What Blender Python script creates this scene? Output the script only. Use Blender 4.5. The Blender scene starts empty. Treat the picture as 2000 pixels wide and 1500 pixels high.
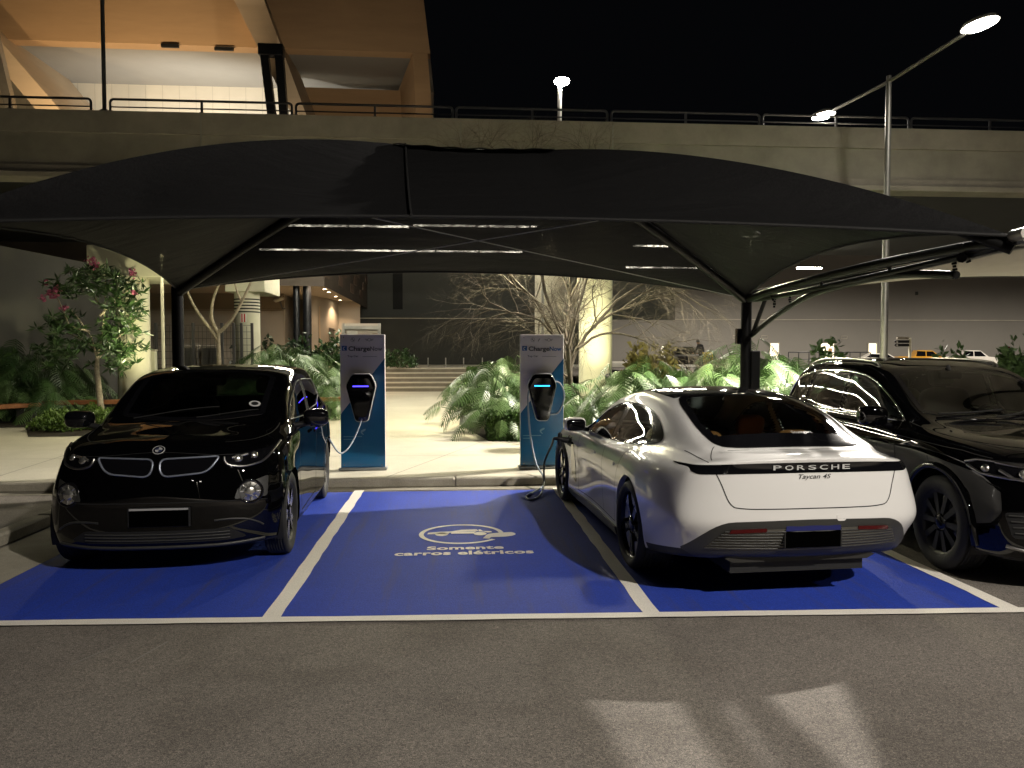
import bpy, bmesh, math, random
import numpy as np
from mathutils import Vector, Matrix, Quaternion
from mathutils.bvhtree import BVHTree
from mathutils.geometry import delaunay_2d_cdt

# ------------------------------------------------------------------ camera, sky, exposure
scene = bpy.context.scene
COL = scene.collection
R = math.radians
CAM_H, F_PX, YAW, PITCH = 1.75, 1502.0, R(4.26), R(2.29)
cam_data = bpy.data.cameras.new("camera")
cam_data.sensor_width = 36.0
cam_data.lens = 36.0 * F_PX / 2000.0
cam_data.clip_start, cam_data.clip_end = 0.05, 2000.0
cam = bpy.data.objects.new("camera", cam_data)
cam.location = (0, 0, CAM_H)
cam.rotation_euler = (R(90) - PITCH, 0, -YAW)
COL.objects.link(cam)
scene.camera = cam

world = bpy.data.worlds.new("World")
scene.world = world
world.use_nodes = True
wn = world.node_tree.nodes
wn["Background"].inputs[0].default_value = (0.55, 0.6, 0.75, 1)
wn["Background"].inputs[1].default_value = 0.0022          # a night sky over a city

scene.view_settings.view_transform = 'Standard'
scene.view_settings.look = 'None'
scene.view_settings.gamma = 1
scene.view_settings.exposure = 0.17
scene.cycles.use_denoising = True
try:
    scene.cycles.denoiser = 'OPENIMAGEDENOISE'
except Exception:
    pass
scene.cycles.max_bounces = 6
scene.cycles.diffuse_bounces = 3
scene.cycles.glossy_bounces = 3
scene.cycles.transparent_max_bounces = 12
scene.cycles.transmission_bounces = 4
scene.cycles.caustics_reflective = False
scene.cycles.caustics_refractive = False
scene.cycles.sample_clamp_indirect = 3.0

# ------------------------------------------------------------------ helpers
_CM = cam.rotation_euler.to_matrix()
def ray(u, v):
    return (_CM @ Vector(((u - 1000) / F_PX, (750 - v) / F_PX, -1.0)))
def ground(u, v, z=0.0):          # where the photographed point (u, v) meets the level z
    d = ray(u, v); k = (z - CAM_H) / d.z
    return Vector((d.x * k, d.y * k, z))
def at(u, v, Y):                  # ... or the upright plane at distance Y
    d = ray(u, v); k = Y / d.y
    return Vector((d.x * k, Y, CAM_H + d.z * k))

def N(nt, typ, **kw):
    n = nt.nodes.new(typ)
    for k, val in kw.items():
        if k.startswith('i_'):
            n.inputs[k[2:].replace('_', ' ')].default_value = val
        else:
            setattr(n, k, val)
    return n

MATS = {}
def mat(name, col, rough=0.5, metal=0.0, coat=0.0, spec=0.5, noise=0.0, nscale=8.0, bump=0.0, bscale=60.0,
        emit=None, estr=0.0, alpha=1.0, rvar=0.0, sheen=0.0, stretch=(1, 1, 1), col2=None, coat_rough=0.03):
    m = bpy.data.materials.new(name); m.use_nodes = True
    nt = m.node_tree; b = nt.nodes["Principled BSDF"]
    b.inputs['Base Color'].default_value = (*col, 1)
    b.inputs['Roughness'].default_value = rough
    b.inputs['Metallic'].default_value = metal
    b.inputs['Coat Weight'].default_value = coat
    b.inputs['Coat Roughness'].default_value = coat_rough
    b.inputs['Specular IOR Level'].default_value = spec
    b.inputs['Alpha'].default_value = alpha
    if emit:
        b.inputs['Emission Color'].default_value = (*emit, 1)
        b.inputs['Emission Strength'].default_value = estr
    if noise or bump or rvar:
        tc = N(nt, 'ShaderNodeTexCoord')
        mp = N(nt, 'ShaderNodeMapping'); mp.inputs['Scale'].default_value = stretch
        nt.links.new(tc.outputs['Object'], mp.inputs['Vector'])
    if noise or rvar:
        nz = N(nt, 'ShaderNodeTexNoise', i_Scale=nscale, i_Detail=6.0, i_Roughness=0.65)
        nt.links.new(mp.outputs[0], nz.inputs['Vector'])
        if noise:
            cr = N(nt, 'ShaderNodeValToRGB')
            cr.color_ramp.elements[0].position = 0.3; cr.color_ramp.elements[1].position = 0.7
            c2 = col2 if col2 else tuple(c * (1 - noise) for c in col)
            c1 = col if col2 else tuple(min(1, c * (1 + noise * .6)) for c in col)
            cr.color_ramp.elements[0].color = (*c2, 1); cr.color_ramp.elements[1].color = (*c1, 1)
            nt.links.new(nz.outputs[0], cr.inputs[0])
            nt.links.new(cr.outputs[0], b.inputs['Base Color'])
        if rvar:
            mr = N(nt, 'ShaderNodeMapRange'); mr.inputs['To Min'].default_value = rough - rvar; mr.inputs['To Max'].default_value = rough + rvar
            nt.links.new(nz.outputs[0], mr.inputs['Value']); nt.links.new(mr.outputs[0], b.inputs['Roughness'])
    if bump:
        n2 = N(nt, 'ShaderNodeTexNoise', i_Scale=bscale, i_Detail=4.0)
        nt.links.new(mp.outputs[0], n2.inputs['Vector'])
        bp = N(nt, 'ShaderNodeBump'); bp.inputs['Strength'].default_value = bump; bp.inputs['Distance'].default_value = 0.02
        nt.links.new(n2.outputs[0], bp.inputs['Height']); nt.links.new(bp.outputs[0], b.inputs['Normal'])
    MATS[name] = m
    return m

class MB:
    """collects shapes for ONE mesh"""
    def __init__(s): s.v = []; s.f = []; s.m = []; s.sm = []
    def add(s, vs, fs, mi=0, smooth=False):
        o = len(s.v); s.v += [tuple(p) for p in vs]
        for f in fs:
            s.f.append(tuple(o + i for i in f)); s.m.append(mi); s.sm.append(smooth)
        return s
    def box(s, c, d, mi=0, rot=None, bev=0.0):
        x, y, z = d[0] / 2, d[1] / 2, d[2] / 2
        if bev > 0:
            e = min(bev, x * .95, y * .95, z * .95)
            vs = []; idx = {}
            for sx in (-1, 1):
                for sy in (-1, 1):
                    for sz in (-1, 1):
                        for a in range(3):
                            p = [sx * (x - e), sy * (y - e), sz * (z - e)]
                            p[a] = (sx * x, sy * y, sz * z)[a]
                            idx[(sx, sy, sz, a)] = len(vs); vs.append(Vector(p))
            fs = []
            for a in range(3):
                b, c2 = (a + 1) % 3, (a + 2) % 3
                for sg in (-1, 1):
                    q = []
                    for (p1, p2) in ((-1, -1), (1, -1), (1, 1), (-1, 1)):
                        k = [0, 0, 0]; k[a] = sg; k[b] = p1; k[c2] = p2
                        q.append(idx[(*k, a)])
                    fs.append(q if sg > 0 else q[::-1])
                for p1 in (-1, 1):
                    for p2 in (-1, 1):   # edge bevel faces along axis a
                        k0 = [0, 0, 0]; k1 = [0, 0, 0]
                        k0[a], k1[a] = -1, 1; k0[b] = k1[b] = p1; k0[c2] = k1[c2] = p2
                        q = [idx[(*k0, b)], idx[(*k1, b)], idx[(*k1, c2)], idx[(*k0, c2)]]
                        fs.append(q if p1 * p2 < 0 else q[::-1])
            for sx in (-1, 1):
                for sy in (-1, 1):
                    for sz in (-1, 1):
                        t = [idx[(sx, sy, sz, a)] for a in range(3)]
                        fs.append(t if sx * sy * sz > 0 else t[::-1])
        else:
            vs = [Vector((sx * x, sy * y, sz * z)) for sx in (-1, 1) for sy in (-1, 1) for sz in (-1, 1)]
            fs = [(0, 1, 3, 2), (4, 6, 7, 5), (0, 4, 5, 1), (2, 3, 7, 6), (0, 2, 6, 4), (1, 5, 7, 3)]
        if rot is not None: vs = [rot @ p for p in vs]
        c = Vector(c)
        return s.add([p + c for p in vs], fs, mi)
    def tube(s, path, r, n=8, mi=0, cap=True, smooth=True, square=False):
        P = [Vector(p) for p in path]
        rr = r if isinstance(r, (list, tuple)) else [r] * len(P)
        t0 = (P[1] - P[0]).normalized()
        a = t0.orthogonal().normalized()
        if square:
            a = t0.cross(Vector((0, 0, 1)));
            a = a.normalized() if a.length > .1 else Vector((1, 0, 0))
        vs = []; fs = []
        for i, p in enumerate(P):
            if i == 0: t = P[1] - P[0]
            elif i == len(P) - 1: t = P[-1] - P[-2]
            else: t = (P[i + 1] - p).normalized() + (p - P[i - 1]).normalized()
            t.normalize()
            a = (a - t * a.dot(t)).normalized(); b = t.cross(a)
            for k in range(n):
                w = 2 * math.pi * (k + (.5 if square else 0)) / n
                vs.append(p + (a * math.cos(w) + b * math.sin(w)) * rr[i])
        for i in range(len(P) - 1):
            for k in range(n):
                k2 = (k + 1) % n
                fs.append((i * n + k, i * n + k2, (i + 1) * n + k2, (i + 1) * n + k))
        s.add(vs, fs, mi, smooth and not square)
        if cap:
            s.add([vs[k] for k in range(n)], [tuple(range(n))[::-1]], mi)
            s.add([vs[(len(P) - 1) * n + k] for k in range(n)], [tuple(range(n))], mi)
        return s
    def blob(s, c, d, e=.55, rot=None, mi=0, n=16, m=24):
        """rounded box (superellipsoid) with full size d"""
        def p_(a, k): return math.copysign(abs(a) ** k, a)
        vs = []; fs = []
        for i in range(n + 1):
            u = -math.pi / 2 + math.pi * i / n
            for j in range(m):
                w = 2 * math.pi * j / m
                q = Vector((d[0] / 2 * p_(math.cos(u), e) * p_(math.cos(w), e), d[1] / 2 * p_(math.cos(u), e) * p_(math.sin(w), e), d[2] / 2 * p_(math.sin(u), e)))
                vs.append((rot @ q if rot is not None else q) + Vector(c))
        for i in range(n):
            for j in range(m):
                j2 = (j + 1) % m; fs.append((i * m + j, i * m + j2, (i + 1) * m + j2, (i + 1) * m + j))
        return s.add(vs, fs, mi, True)
    def lathe(s, prof, M=Matrix(), n=32, mi=0, smooth=True, closed=False):
        """prof: list of (radius, height); axis = local z"""
        vs = []; fs = []
        for (r, h) in prof:
            for k in range(n):
                w = 2 * math.pi * k / n
                vs.append(M @ Vector((r * math.cos(w), r * math.sin(w), h)))
        m = len(prof)
        for i in range(m if closed else m - 1):
            i2 = (i + 1) % m
            for k in range(n):
                k2 = (k + 1) % n
                fs.append((i * n + k, i * n + k2, i2 * n + k2, i2 * n + k))
        return s.add(vs, fs, mi, smooth)
    def prism(s, poly, M, d, mi=0, mi_side=None):
        """poly in local xy, extruded 0..d along local z"""
        n = len(poly)
        a = [M @ Vector((p[0], p[1], d)) for p in poly]; b = [M @ Vector((p[0], p[1], 0)) for p in poly]
        s.add(a, [tuple(range(n))], mi); s.add(b, [tuple(range(n))[::-1]], mi)
        s.add(b + a, [(k, (k + 1) % n, n + (k + 1) % n, n + k) for k in range(n)], mi if mi_side is None else mi_side)
        return s
    def mesh(s, name):
        me = bpy.data.meshes.new(name)
        me.from_pydata(s.v, [], s.f)
        me.polygons.foreach_set('material_index', s.m)
        me.polygons.foreach_set('use_smooth', s.sm)
        me.update()
        return me
    def build(s, name, mats, parent=None, loc=None, rotz=0.0):
        return link(name, s.mesh(name), mats, parent, loc, rotz)

def link(name, me, mats, parent=None, loc=None, rotz=0.0):
    o = bpy.data.objects.new(name, me)
    for m in (mats if isinstance(mats, (list, tuple)) else [mats]): me.materials.append(m)
    COL.objects.link(o)
    if parent is not None: o.parent = parent
    if loc is not None: o.location = loc
    o.rotation_euler = (0, 0, rotz)
    return o
def tag(o, label=None, cat=None, group=None, kind=None):
    if label: o['label'] = label
    if cat: o['category'] = cat
    if group: o['group'] = group
    if kind: o['kind'] = kind
    return o
def empty(name, loc=(0, 0, 0), rotz=0.0, label=None, cat=None, group=None):
    o = bpy.data.objects.new(name, None); COL.objects.link(o)
    o.location = loc; o.rotation_euler = (0, 0, rotz); o.empty_display_size = .1
    return tag(o, label, cat, group)
def struct(name, mb, mats):
    return tag(mb.build(name, mats), kind='structure')
def copy_tree(o, parent=None):
    c = o.copy(); COL.objects.link(c); c.parent = parent
    for ch in list(o.children): copy_tree(ch, c)
    return c

def text_mesh(s, size=1.0, bold=0.0, shear=0.0, extr=0.0, space=1.0, align='CENTER', res=4):
    cu = bpy.data.curves.new("t", 'FONT'); cu.body = s; cu.size = size; cu.offset = bold; cu.shear = shear
    cu.extrude = extr; cu.space_character = space; cu.align_x = align; cu.resolution_u = res
    o = bpy.data.objects.new("t", cu); COL.objects.link(o)
    dg = bpy.context.evaluated_depsgraph_get()
    me = bpy.data.meshes.new_from_object(o.evaluated_get(dg))
    vs = [v.co.copy() for v in me.vertices]; fs = [tuple(p.vertices) for p in me.polygons]
    bpy.data.objects.remove(o); bpy.data.curves.remove(cu); bpy.data.meshes.remove(me)
    return vs, fs
def fit_text(s, width, height=None, **kw):
    vs, fs = text_mesh(s, **kw)
    x0, x1 = min(v.x for v in vs), max(v.x for v in vs); y0, y1 = min(v.y for v in vs), max(v.y for v in vs)
    sx = width / (x1 - x0); sy = sx if height is None else height / (y1 - y0)
    return [Vector(((v.x - (x0 + x1) / 2) * sx, (v.y - y0) * sy, v.z)) for v in vs], fs

def akima(xs, ys, q):
    """cubic Hermite with modified-Akima tangents; ys (n,k)"""
    xs = np.asarray(xs, float); ys = np.asarray(ys, float)
    n = len(xs)
    if n == 2:
        w = ((q - xs[0]) / (xs[1] - xs[0]))[:, None]; return ys[0] * (1 - w) + ys[1] * w
    d = np.diff(ys, axis=0) / np.diff(xs)[:, None]
    dd = np.vstack([2 * d[0] * 1.0 - d[1], d[0] * 0 + (2 * d[0] - d[1]), d, 2 * d[-1] - d[-2], 2 * d[-1] - d[-2]])
    dd[0] = 2 * dd[1] - dd[2]; dd[-1] = 2 * dd[-2] - dd[-3]
    t = np.zeros_like(ys)
    for i in range(n):
        m1, m2, m3, m4 = dd[i], dd[i + 1], dd[i + 2], dd[i + 3]
        w1 = np.abs(m4 - m3) + np.abs(m4 + m3) / 2 + 1e-9; w2 = np.abs(m2 - m1) + np.abs(m2 + m1) / 2 + 1e-9
        t[i] = (w1 * m2 + w2 * m3) / (w1 + w2)
    k = np.clip(np.searchsorted(xs, q, side='right') - 1, 0, n - 2)
    h = (xs[k + 1] - xs[k])[:, None]; s = ((q - xs[k]) / (xs[k + 1] - xs[k]))[:, None]
    return ((2 * s**3 - 3 * s**2 + 1) * ys[k] + (s**3 - 2 * s**2 + s) * h * t[k]
            + (-2 * s**3 + 3 * s**2) * ys[k + 1] + (s**3 - s**2) * h * t[k + 1])
def spline(pts, n, closed=False):
    pts = [tuple(p) for p in pts]
    if closed: pts = pts[-3:] + pts + pts[:3]
    P = np.array(pts, float)
    t = np.concatenate([[0], np.cumsum(np.sqrt(np.linalg.norm(np.diff(P, axis=0), axis=1)))])
    if closed:
        q = np.linspace(t[3], t[-3], n, endpoint=False)
    else: q = np.linspace(0, t[-1], n)
    return akima(t, P, q)
def roundpoly(pts, r=0.02, n=4):
    """polygon with filleted corners; pts may carry their own radius as third value"""
    out = []
    m = len(pts)
    for i in range(m):
        p = Vector(pts[i][:2]); a = Vector(pts[i - 1][:2]); b = Vector(pts[(i + 1) % m][:2])
        rr = pts[i][2] if len(pts[i]) > 2 else r
        da, db = a - p, b - p
        la, lb = min(rr, da.length * .48), min(rr, db.length * .48)
        p0, p1 = p + da.normalized() * la, p + db.normalized() * lb
        for k in range(n + 1):
            t = k / n
            q = p0 * (1 - t)**2 + p * 2 * t * (1 - t) + p1 * t * t
            out.append((q.x, q.y))
    return out
def in_poly(x, y, poly):
    c = False; n = len(poly); j = n - 1
    for i in range(n):
        xi, yi = poly[i][0], poly[i][1]; xj, yj = poly[j][0], poly[j][1]
        if (yi > y) != (yj > y) and x < (xj - xi) * (y - yi) / (yj - yi) + xi: c = not c
        j = i
    return c
def inset(poly, d):
    n = len(poly); area = sum(poly[i][0] * poly[(i + 1) % n][1] - poly[(i + 1) % n][0] * poly[i][1] for i in range(n))
    sg = 1 if area > 0 else -1; out = []
    for i in range(n):
        a, p, b = Vector(poly[i - 1]), Vector(poly[i]), Vector(poly[(i + 1) % n])
        t = (b - a); t.normalize()
        out.append((p.x - t.y * d * sg, p.y + t.x * d * sg))
    return out
def densify(poly, step, closed=True):
    out = []
    n = len(poly)
    for i in range(n if closed else n - 1):
        a, b = Vector(poly[i]), Vector(poly[(i + 1) % n])
        k = max(1, int((b - a).length / step))
        for j in range(k): out.append(tuple(a.lerp(b, j / k)))
    if not closed: out.append(tuple(poly[-1]))
    return out

# ------------------------------------------------------------------ cars: body surface, fitted panels, wheels
class Car:
    DIRS = {'L': Vector((0, 1, 0)), 'R': Vector((0, -1, 0)), 'F': Vector((1, 0, 0)), 'B': Vector((-1, 0, 0)), 'T': Vector((0, 0, 1))}
    def __init__(s, rings, tmax, nt=200, nr=84, smooth=2, rw=None):
        q = np.linspace(0, tmax, nt)
        rows = []
        for rg in rings:
            ts = sorted(rg); rows.append(akima(ts, [rg[t] for t in ts], q))
        A = np.array(rows)                               # ring, t, 3
        rp = np.arange(len(rings)) if rw is None else np.array(rw, float)
        rq = np.linspace(rp[0], rp[-1], nr)
        G = akima(rp, A.reshape(len(rings), -1), rq).reshape(nr, nt, 3)
        for _ in range(smooth):
            g = G.copy()
            g[1:-1, 1:-1] = .5 * G[1:-1, 1:-1] + .125 * (G[2:, 1:-1] + G[:-2, 1:-1] + G[1:-1, 2:] + G[1:-1, :-2])
            g[-1, 1:-1] = .5 * G[-1, 1:-1] + .125 * (2 * G[-2, 1:-1] + G[-1, 2:] + G[-1, :-2])
            g[1:-1, 0] = .5 * G[1:-1, 0] + .125 * (2 * G[1:-1, 1] + G[2:, 0] + G[:-2, 0])
            g[1:-1, -1] = .5 * G[1:-1, -1] + .125 * (2 * G[1:-1, -2] + G[2:, -1] + G[:-2, -1])
            g[-1, :, 1] = 0; g[:, 0, 1] = 0; g[:, -1, 1] = 0
            G = g
        s.G = G; s.tq = q; s.rq = rq; s.nr, s.nt = nr, nt
        V = [Vector(p) for p in G.reshape(-1, 3)]
        Vm = [Vector((p.x, -p.y, p.z)) for p in V]
        F = []
        for j in range(nr - 1):
            for i in range(nt - 1):
                a = j * nt + i
                F.append((a, a + 1, a + nt + 1, a + nt))
        o = len(V)
        s.bvh = BVHTree.FromPolygons(V + Vm, F + [tuple(o + k for k in f) for f in F])
        s.cuts = []
    def hit(s, ax, a, b):
        d = s.DIRS[ax]
        if ax in 'LR': o = Vector((a, 3 * d.y, b))
        elif ax in 'FB': o = Vector((8 * d.x, a, b))
        else: o = Vector((a, b, 5))
        p, n, _, _ = s.bvh.ray_cast(o, -d)
        if p is None:
            base = Vector((a, .9 * d.y, b)) if ax in 'LR' else Vector((4 * d.x if d.x > 0 else -1, a, b)) if ax in 'FB' else Vector((a, b, 1))
            p, n, _, _ = s.bvh.find_nearest(base)
        if n.dot(d) < 0: n = -n
        return p, n
    def patch(s, name, polys, axes, mats, parent, off=.004, thick=.006, step=.03, frit=0.0, mi=0, mirror=False, lift=None):
        """panels that follow the body: outline polygons given in the view along `axes`"""
        mb = MB()
        for poly, ax in zip(polys, axes):
            P = densify(poly, step)
            rings_ = [P]
            if frit: rings_.append(densify(inset(P, frit), step))
            pts = []; edges = []
            for rg in rings_:
                o = len(pts); pts += [Vector(p) for p in rg]
                edges += [(o + k, o + (k + 1) % len(rg)) for k in range(len(rg))]
            x0, x1 = min(p[0] for p in P), max(p[0] for p in P); y0, y1 = min(p[1] for p in P), max(p[1] for p in P)
            small = inset(P, step * .45)
            x = x0 + step * .5
            while x < x1:
                y = y0 + step * .5
                while y < y1:
                    if in_poly(x, y, small): pts.append(Vector((x, y)))
                    y += step
                x += step
            vs, es, fs, *_ = delaunay_2d_cdt(pts, edges, [], 1, 1e-5)
            out = []; nb = len(vs)
            for p in vs:
                h, n = s.hit(ax, p.x, p.y)
                k = off if lift is None else off + lift(p.x, p.y)
                out.append(h + n * k)
            inner = rings_[1] if frit else None
            d = s.DIRS[ax]
            for f in fs:
                m_ = mi
                if inner is not None:
                    c = (vs[f[0]] + vs[f[1]] + vs[f[2]]) / 3
                    m_ = 1 if in_poly(c.x, c.y, inner) else 0
                nn = (out[f[1]] - out[f[0]]).cross(out[f[2]] - out[f[0]])
                mb.add([], [])
                ff = f if nn.dot(d) > 0 else f[::-1]
                mb.f.append(tuple(len(mb.v) + i for i in ff)); mb.m.append(m_); mb.sm.append(True)
            base = len(mb.v)
            mb.v += [tuple(p) for p in out]
            if thick:                                   # rim so that the panel has an edge
                cnt = {}
                for f in fs:
                    for k in range(3):
                        e = (f[k], f[(k + 1) % 3]); cnt[tuple(sorted(e))] = cnt.get(tuple(sorted(e)), 0) + 1
                be = [e for e, c_ in cnt.items() if c_ == 1]
                for e in be:
                    a, b = out[e[0]], out[e[1]]
                    mb.add([a, b, b - d * thick, a - d * thick], [(0, 1, 2, 3)], mi if not frit else 0)
        if mirror:
            n0 = len(mb.v); nf = len(mb.f)
            mb.v += [(x, -y, z) for (x, y, z) in mb.v]
            mb.f += [tuple(n0 + i for i in f[::-1]) for f in mb.f[:nf]]
            mb.m += mb.m[:nf]; mb.sm += mb.sm[:nf]
        return mb.build(name, mats, parent)
    def strip(s, mb, line, ax, w=.006, off=.0015, step=.025, mi=0, closed=False):
        L = densify(line, step, closed)
        if closed: L.append(L[0])
        H = [s.hit(ax, *p) for p in L]
        vs = []
        for i, (p, n) in enumerate(H):
            t = (H[min(i + 1, len(H) - 1)][0] - H[max(i - 1, 0)][0])
            if t.length < 1e-6: t = Vector((0, 0, 1))
            sd = t.cross(n).normalized() * (w / 2)
            vs += [p + n * off + sd, p + n * off - sd]
        mb.add(vs, [(2 * i, 2 * i + 1, 2 * i + 3, 2 * i + 2) for i in range(len(H) - 1)], mi, True)
    def gaps(s, root, m, lines):
        for (ln, ax, w) in lines:
            g = MB(); s.strip(g, ln, ax, w); g.build('panel_gap', m, root)
    def bead(s, mb, line, ax, r=.006, off=.002, step=.025, mi=0, closed=False, n=6):
        L = densify(line, step, closed)
        if closed: L.append(L[0])
        mb.tube([s.hit(ax, *p)[0] + s.hit(ax, *p)[1] * off for p in L], r, n, mi)
    def cut(s, poly, ax, margin=.012):
        s.cuts.append((inset(poly, margin), ax))
    def body(s, name, mats, parent, arches, matfn=None, lip=.05):
        G = s.G.copy(); nr, nt = s.nr, s.nt
        inside = np.zeros((nr, nt), bool); flat = G.reshape(-1, 3)
        hitc = np.full((nr, nt), -1)
        for k, (ax_, az_, r_) in enumerate(arches):
            d = np.hypot(G[..., 0] - ax_, G[..., 2] - az_)
            m = (d < r_) & (G[..., 1] > .4)
            inside |= m; hitc[m] = k
        keep = []
        ins = inside.reshape(-1); hc = hitc.reshape(-1)
        moved = set()
        for j in range(nr - 1):
            for i in range(nt - 1):
                a = j * nt + i; q = (a, a + 1, a + nt + 1, a + nt)
                c = sum(ins[k] for k in q)
                if c == 4: continue
                if c:
                    for k in q:
                        if ins[k]: moved.add(k)
                keep.append((q, j, i))
        for k in moved:
            ax_, az_, r_ = arches[hc[k]]
            d = np.array([flat[k][0] - ax_, flat[k][2] - az_]); d = d / (np.linalg.norm(d) + 1e-9) * r_
            flat[k][0] = ax_ + d[0]; flat[k][2] = az_ + d[1]
        mb = MB()
        for side in (1, -1):
            vid = {}; fs = []
            for q, j, i in keep:
                c = (flat[q[0]] + flat[q[1]] + flat[q[2]] + flat[q[3]]) / 4; c = np.array([c[0], c[1] * side, c[2]])
                nrm = np.cross(flat[q[2]] - flat[q[0]], flat[q[3]] - flat[q[1]]); nrm = np.array([nrm[0], nrm[1] * side, nrm[2]])
                l = np.linalg.norm(nrm) + 1e-9; nrm = nrm / l
                out_ = 1 if np.dot(nrm, [c[0] - 1.35, c[1], c[2] - .6]) > 0 else -1
                nrm = nrm * out_
                dead = False
                for poly, ax in s.cuts:
                    d = s.DIRS[ax]
                    if nrm[0] * d.x + nrm[1] * d.y + nrm[2] * d.z < .08: continue
                    if ax in 'LR' and c[1] * d.y < .2: continue
                    pr = (c[0], c[2]) if ax in 'LR' else (c[1], c[2]) if ax in 'FB' else (c[0], c[1])
                    if in_poly(pr[0], pr[1], poly): dead = True; break
                if dead: continue
                ids = []
                for k in q:
                    if k not in vid:
                        vid[k] = len(mb.v); mb.v.append((flat[k][0], flat[k][1] * side, flat[k][2]))
                    ids.append(vid[k])
                mb.f.append(tuple(ids[::-1] if side > 0 else ids)); mb.sm.append(True)
                mb.m.append(matfn(s.tq[i], s.rq[j]) if matfn else 0)
            if lip:
                cnt = {}
                for q, j, i in keep:
                    for k in range(4):
                        e = tuple(sorted((q[k], q[(k + 1) % 4]))); cnt[e] = cnt.get(e, 0) + 1
                for e, c_ in cnt.items():
                    if c_ == 1 and e[0] in moved and e[1] in moved:
                        a, b = flat[e[0]], flat[e[1]]
                        mb.add([(a[0], a[1] * side, a[2]), (b[0], b[1] * side, b[2]), (b[0], (b[1] - lip) * side, b[2]), (a[0], (a[1] - lip) * side, a[2])], [(0, 1, 2, 3)], 0)
        o = mb.build(name, mats, parent)
        bm = bmesh.new(); bm.from_mesh(o.data)
        bmesh.ops.remove_doubles(bm, verts=[v for v in bm.verts if abs(v.co.y) < 1e-4], dist=1e-4)
        bmesh.ops.recalc_face_normals(bm, faces=bm.faces)
        bm.to_mesh(o.data); bm.free()
        return o

def make_wheel(parent, loc, r_tyre, r_rim, w, side, style, M, name='wheel'):
    """axis along y; outer face towards side*y"""
    T = Matrix.Translation(Vector(loc)) @ Matrix.Rotation(R(-90) * side, 4, 'X')     # local z -> side*y
    h = w / 2
    rb = MB()
    rr = r_rim
    rb.lathe([(rr, -h * .9), (rr - .012, -h * .5), (rr - .03, 0), (rr - .025, h * .6), (rr - .008, h * .82), (rr + .004, h * .86)], T, 40, 0)
    rb.lathe([(.001, h * .05), (rr - .05, -h * .1), (rr - .03, -h * .1)], T, 40, 1)     # dark back of the rim
    rb.lathe([(rr * .62, h * .1), (rr * .62, h * .2), (.05, h * .2)], T, 32, 3)             # brake disc
    rim = rb.build(name, [M['rim'], M['black_part'], M['tyre'], M['disc']], parent)
    tb = MB()
    prof = [(rr + .0, -h * .88), (rr + .02, -h * .98), (rr + (r_tyre - rr) * .55, -h * 1.03), (r_tyre - .025, -h * .99), (r_tyre - .006, -h * .88)]
    for k in range(-3, 4):
        c = k * h * .235
        prof += [(r_tyre, c - h * .095), (r_tyre, c + h * .095), (r_tyre - .007, c + h * .1), (r_tyre - .007, c + h * .135)] if k < 3 else [(r_tyre, c - h * .095), (r_tyre, c + h * .095)]
    prof += [(r_tyre - .006, h * .88), (r_tyre - .025, h * .99), (rr + (r_tyre - rr) * .55, h * 1.03), (rr + .02, h * .98), (rr + .002, h * .86)]
    tb.lathe(prof, T, 56, 0)
    tb.build('tyre', M['tyre'], rim)
    def spoke(poly, z0, z1, mi=0):
        sb = MB()
        sb.prism(poly, T @ Matrix.Translation((0, 0, z0)), z1 - z0, 0, 1)
        sb.build('spoke', [M['spoke'], M['spoke_side']], rim)
    if style == 'five_blade':             # five broad two-tone blades
        for k in range(5):
            a = 2 * math.pi * k / 5 + .3
            def rot(p): return (p[0] * math.cos(a) - p[1] * math.sin(a), p[0] * math.sin(a) + p[1] * math.cos(a))
            spoke([rot(p) for p in ((.05, -.03), (rr * .55, -.028), (rr - .012, -.058), (rr - .012, .058), (rr * .55, .028), (.05, .03))], h * .55, h * .78)
        bl = MB()
        for k in range(5):                # aero blades between the spokes
            a = 2 * math.pi * k / 5 + .3
            n = 8; a0, a1 = a + .2, a + .95
            pl = [((rr - .016) * math.cos(a0 + (a1 - a0) * j / n), (rr - .016) * math.sin(a0 + (a1 - a0) * j / n)) for j in range(n + 1)]
            pl += [(rr * .62 * math.cos(a1 - .12), rr * .62 * math.sin(a1 - .12)), (rr * .52 * math.cos(a0 + .05), rr * .52 * math.sin(a0 + .05))]
            bl.prism(pl, T @ Matrix.Translation((0, 0, h * .45)), h * .2, 0, 1)
        bl.build('aero_blade', [M['blade'], M['spoke_side']], rim)
    elif style == 'twin':
        for k in range(5):
            for dd in (-.17, .17):
                a = 2 * math.pi * k / 5 + dd
                def rot(p): return (p[0] * math.cos(a) - p[1] * math.sin(a), p[0] * math.sin(a) + p[1] * math.cos(a))
                spoke([rot(p) for p in ((.04, -.016), (rr - .012, -.02 - .01), (rr - .012, .02), (.04, .016))], h * .45, h * .76)
    else:
        for k in range(10):
            a = 2 * math.pi * k / 10
            def rot(p): return (p[0] * math.cos(a) - p[1] * math.sin(a), p[0] * math.sin(a) + p[1] * math.cos(a))
            spoke([rot(p) for p in ((.04, -.018), (rr - .012, -.026), (rr - .012, .026), (.04, .018))], h * .45, h * .76)
    cb = MB(); cb.lathe([(.075, h * .4), (.072, h * .8), (.03, h * .86), (.001, h * .86)], T, 20)
    for k in range(5):
        a = 2 * math.pi * k / 5
        cb.lathe([(.008, h * .78), (.008, h * .86), (.001, h * .86)], T @ Matrix.Translation((.055 * math.cos(a), .055 * math.sin(a), 0)), 8)
    cb.build('hub_cap', M['hub'], rim)
    return rim

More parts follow.
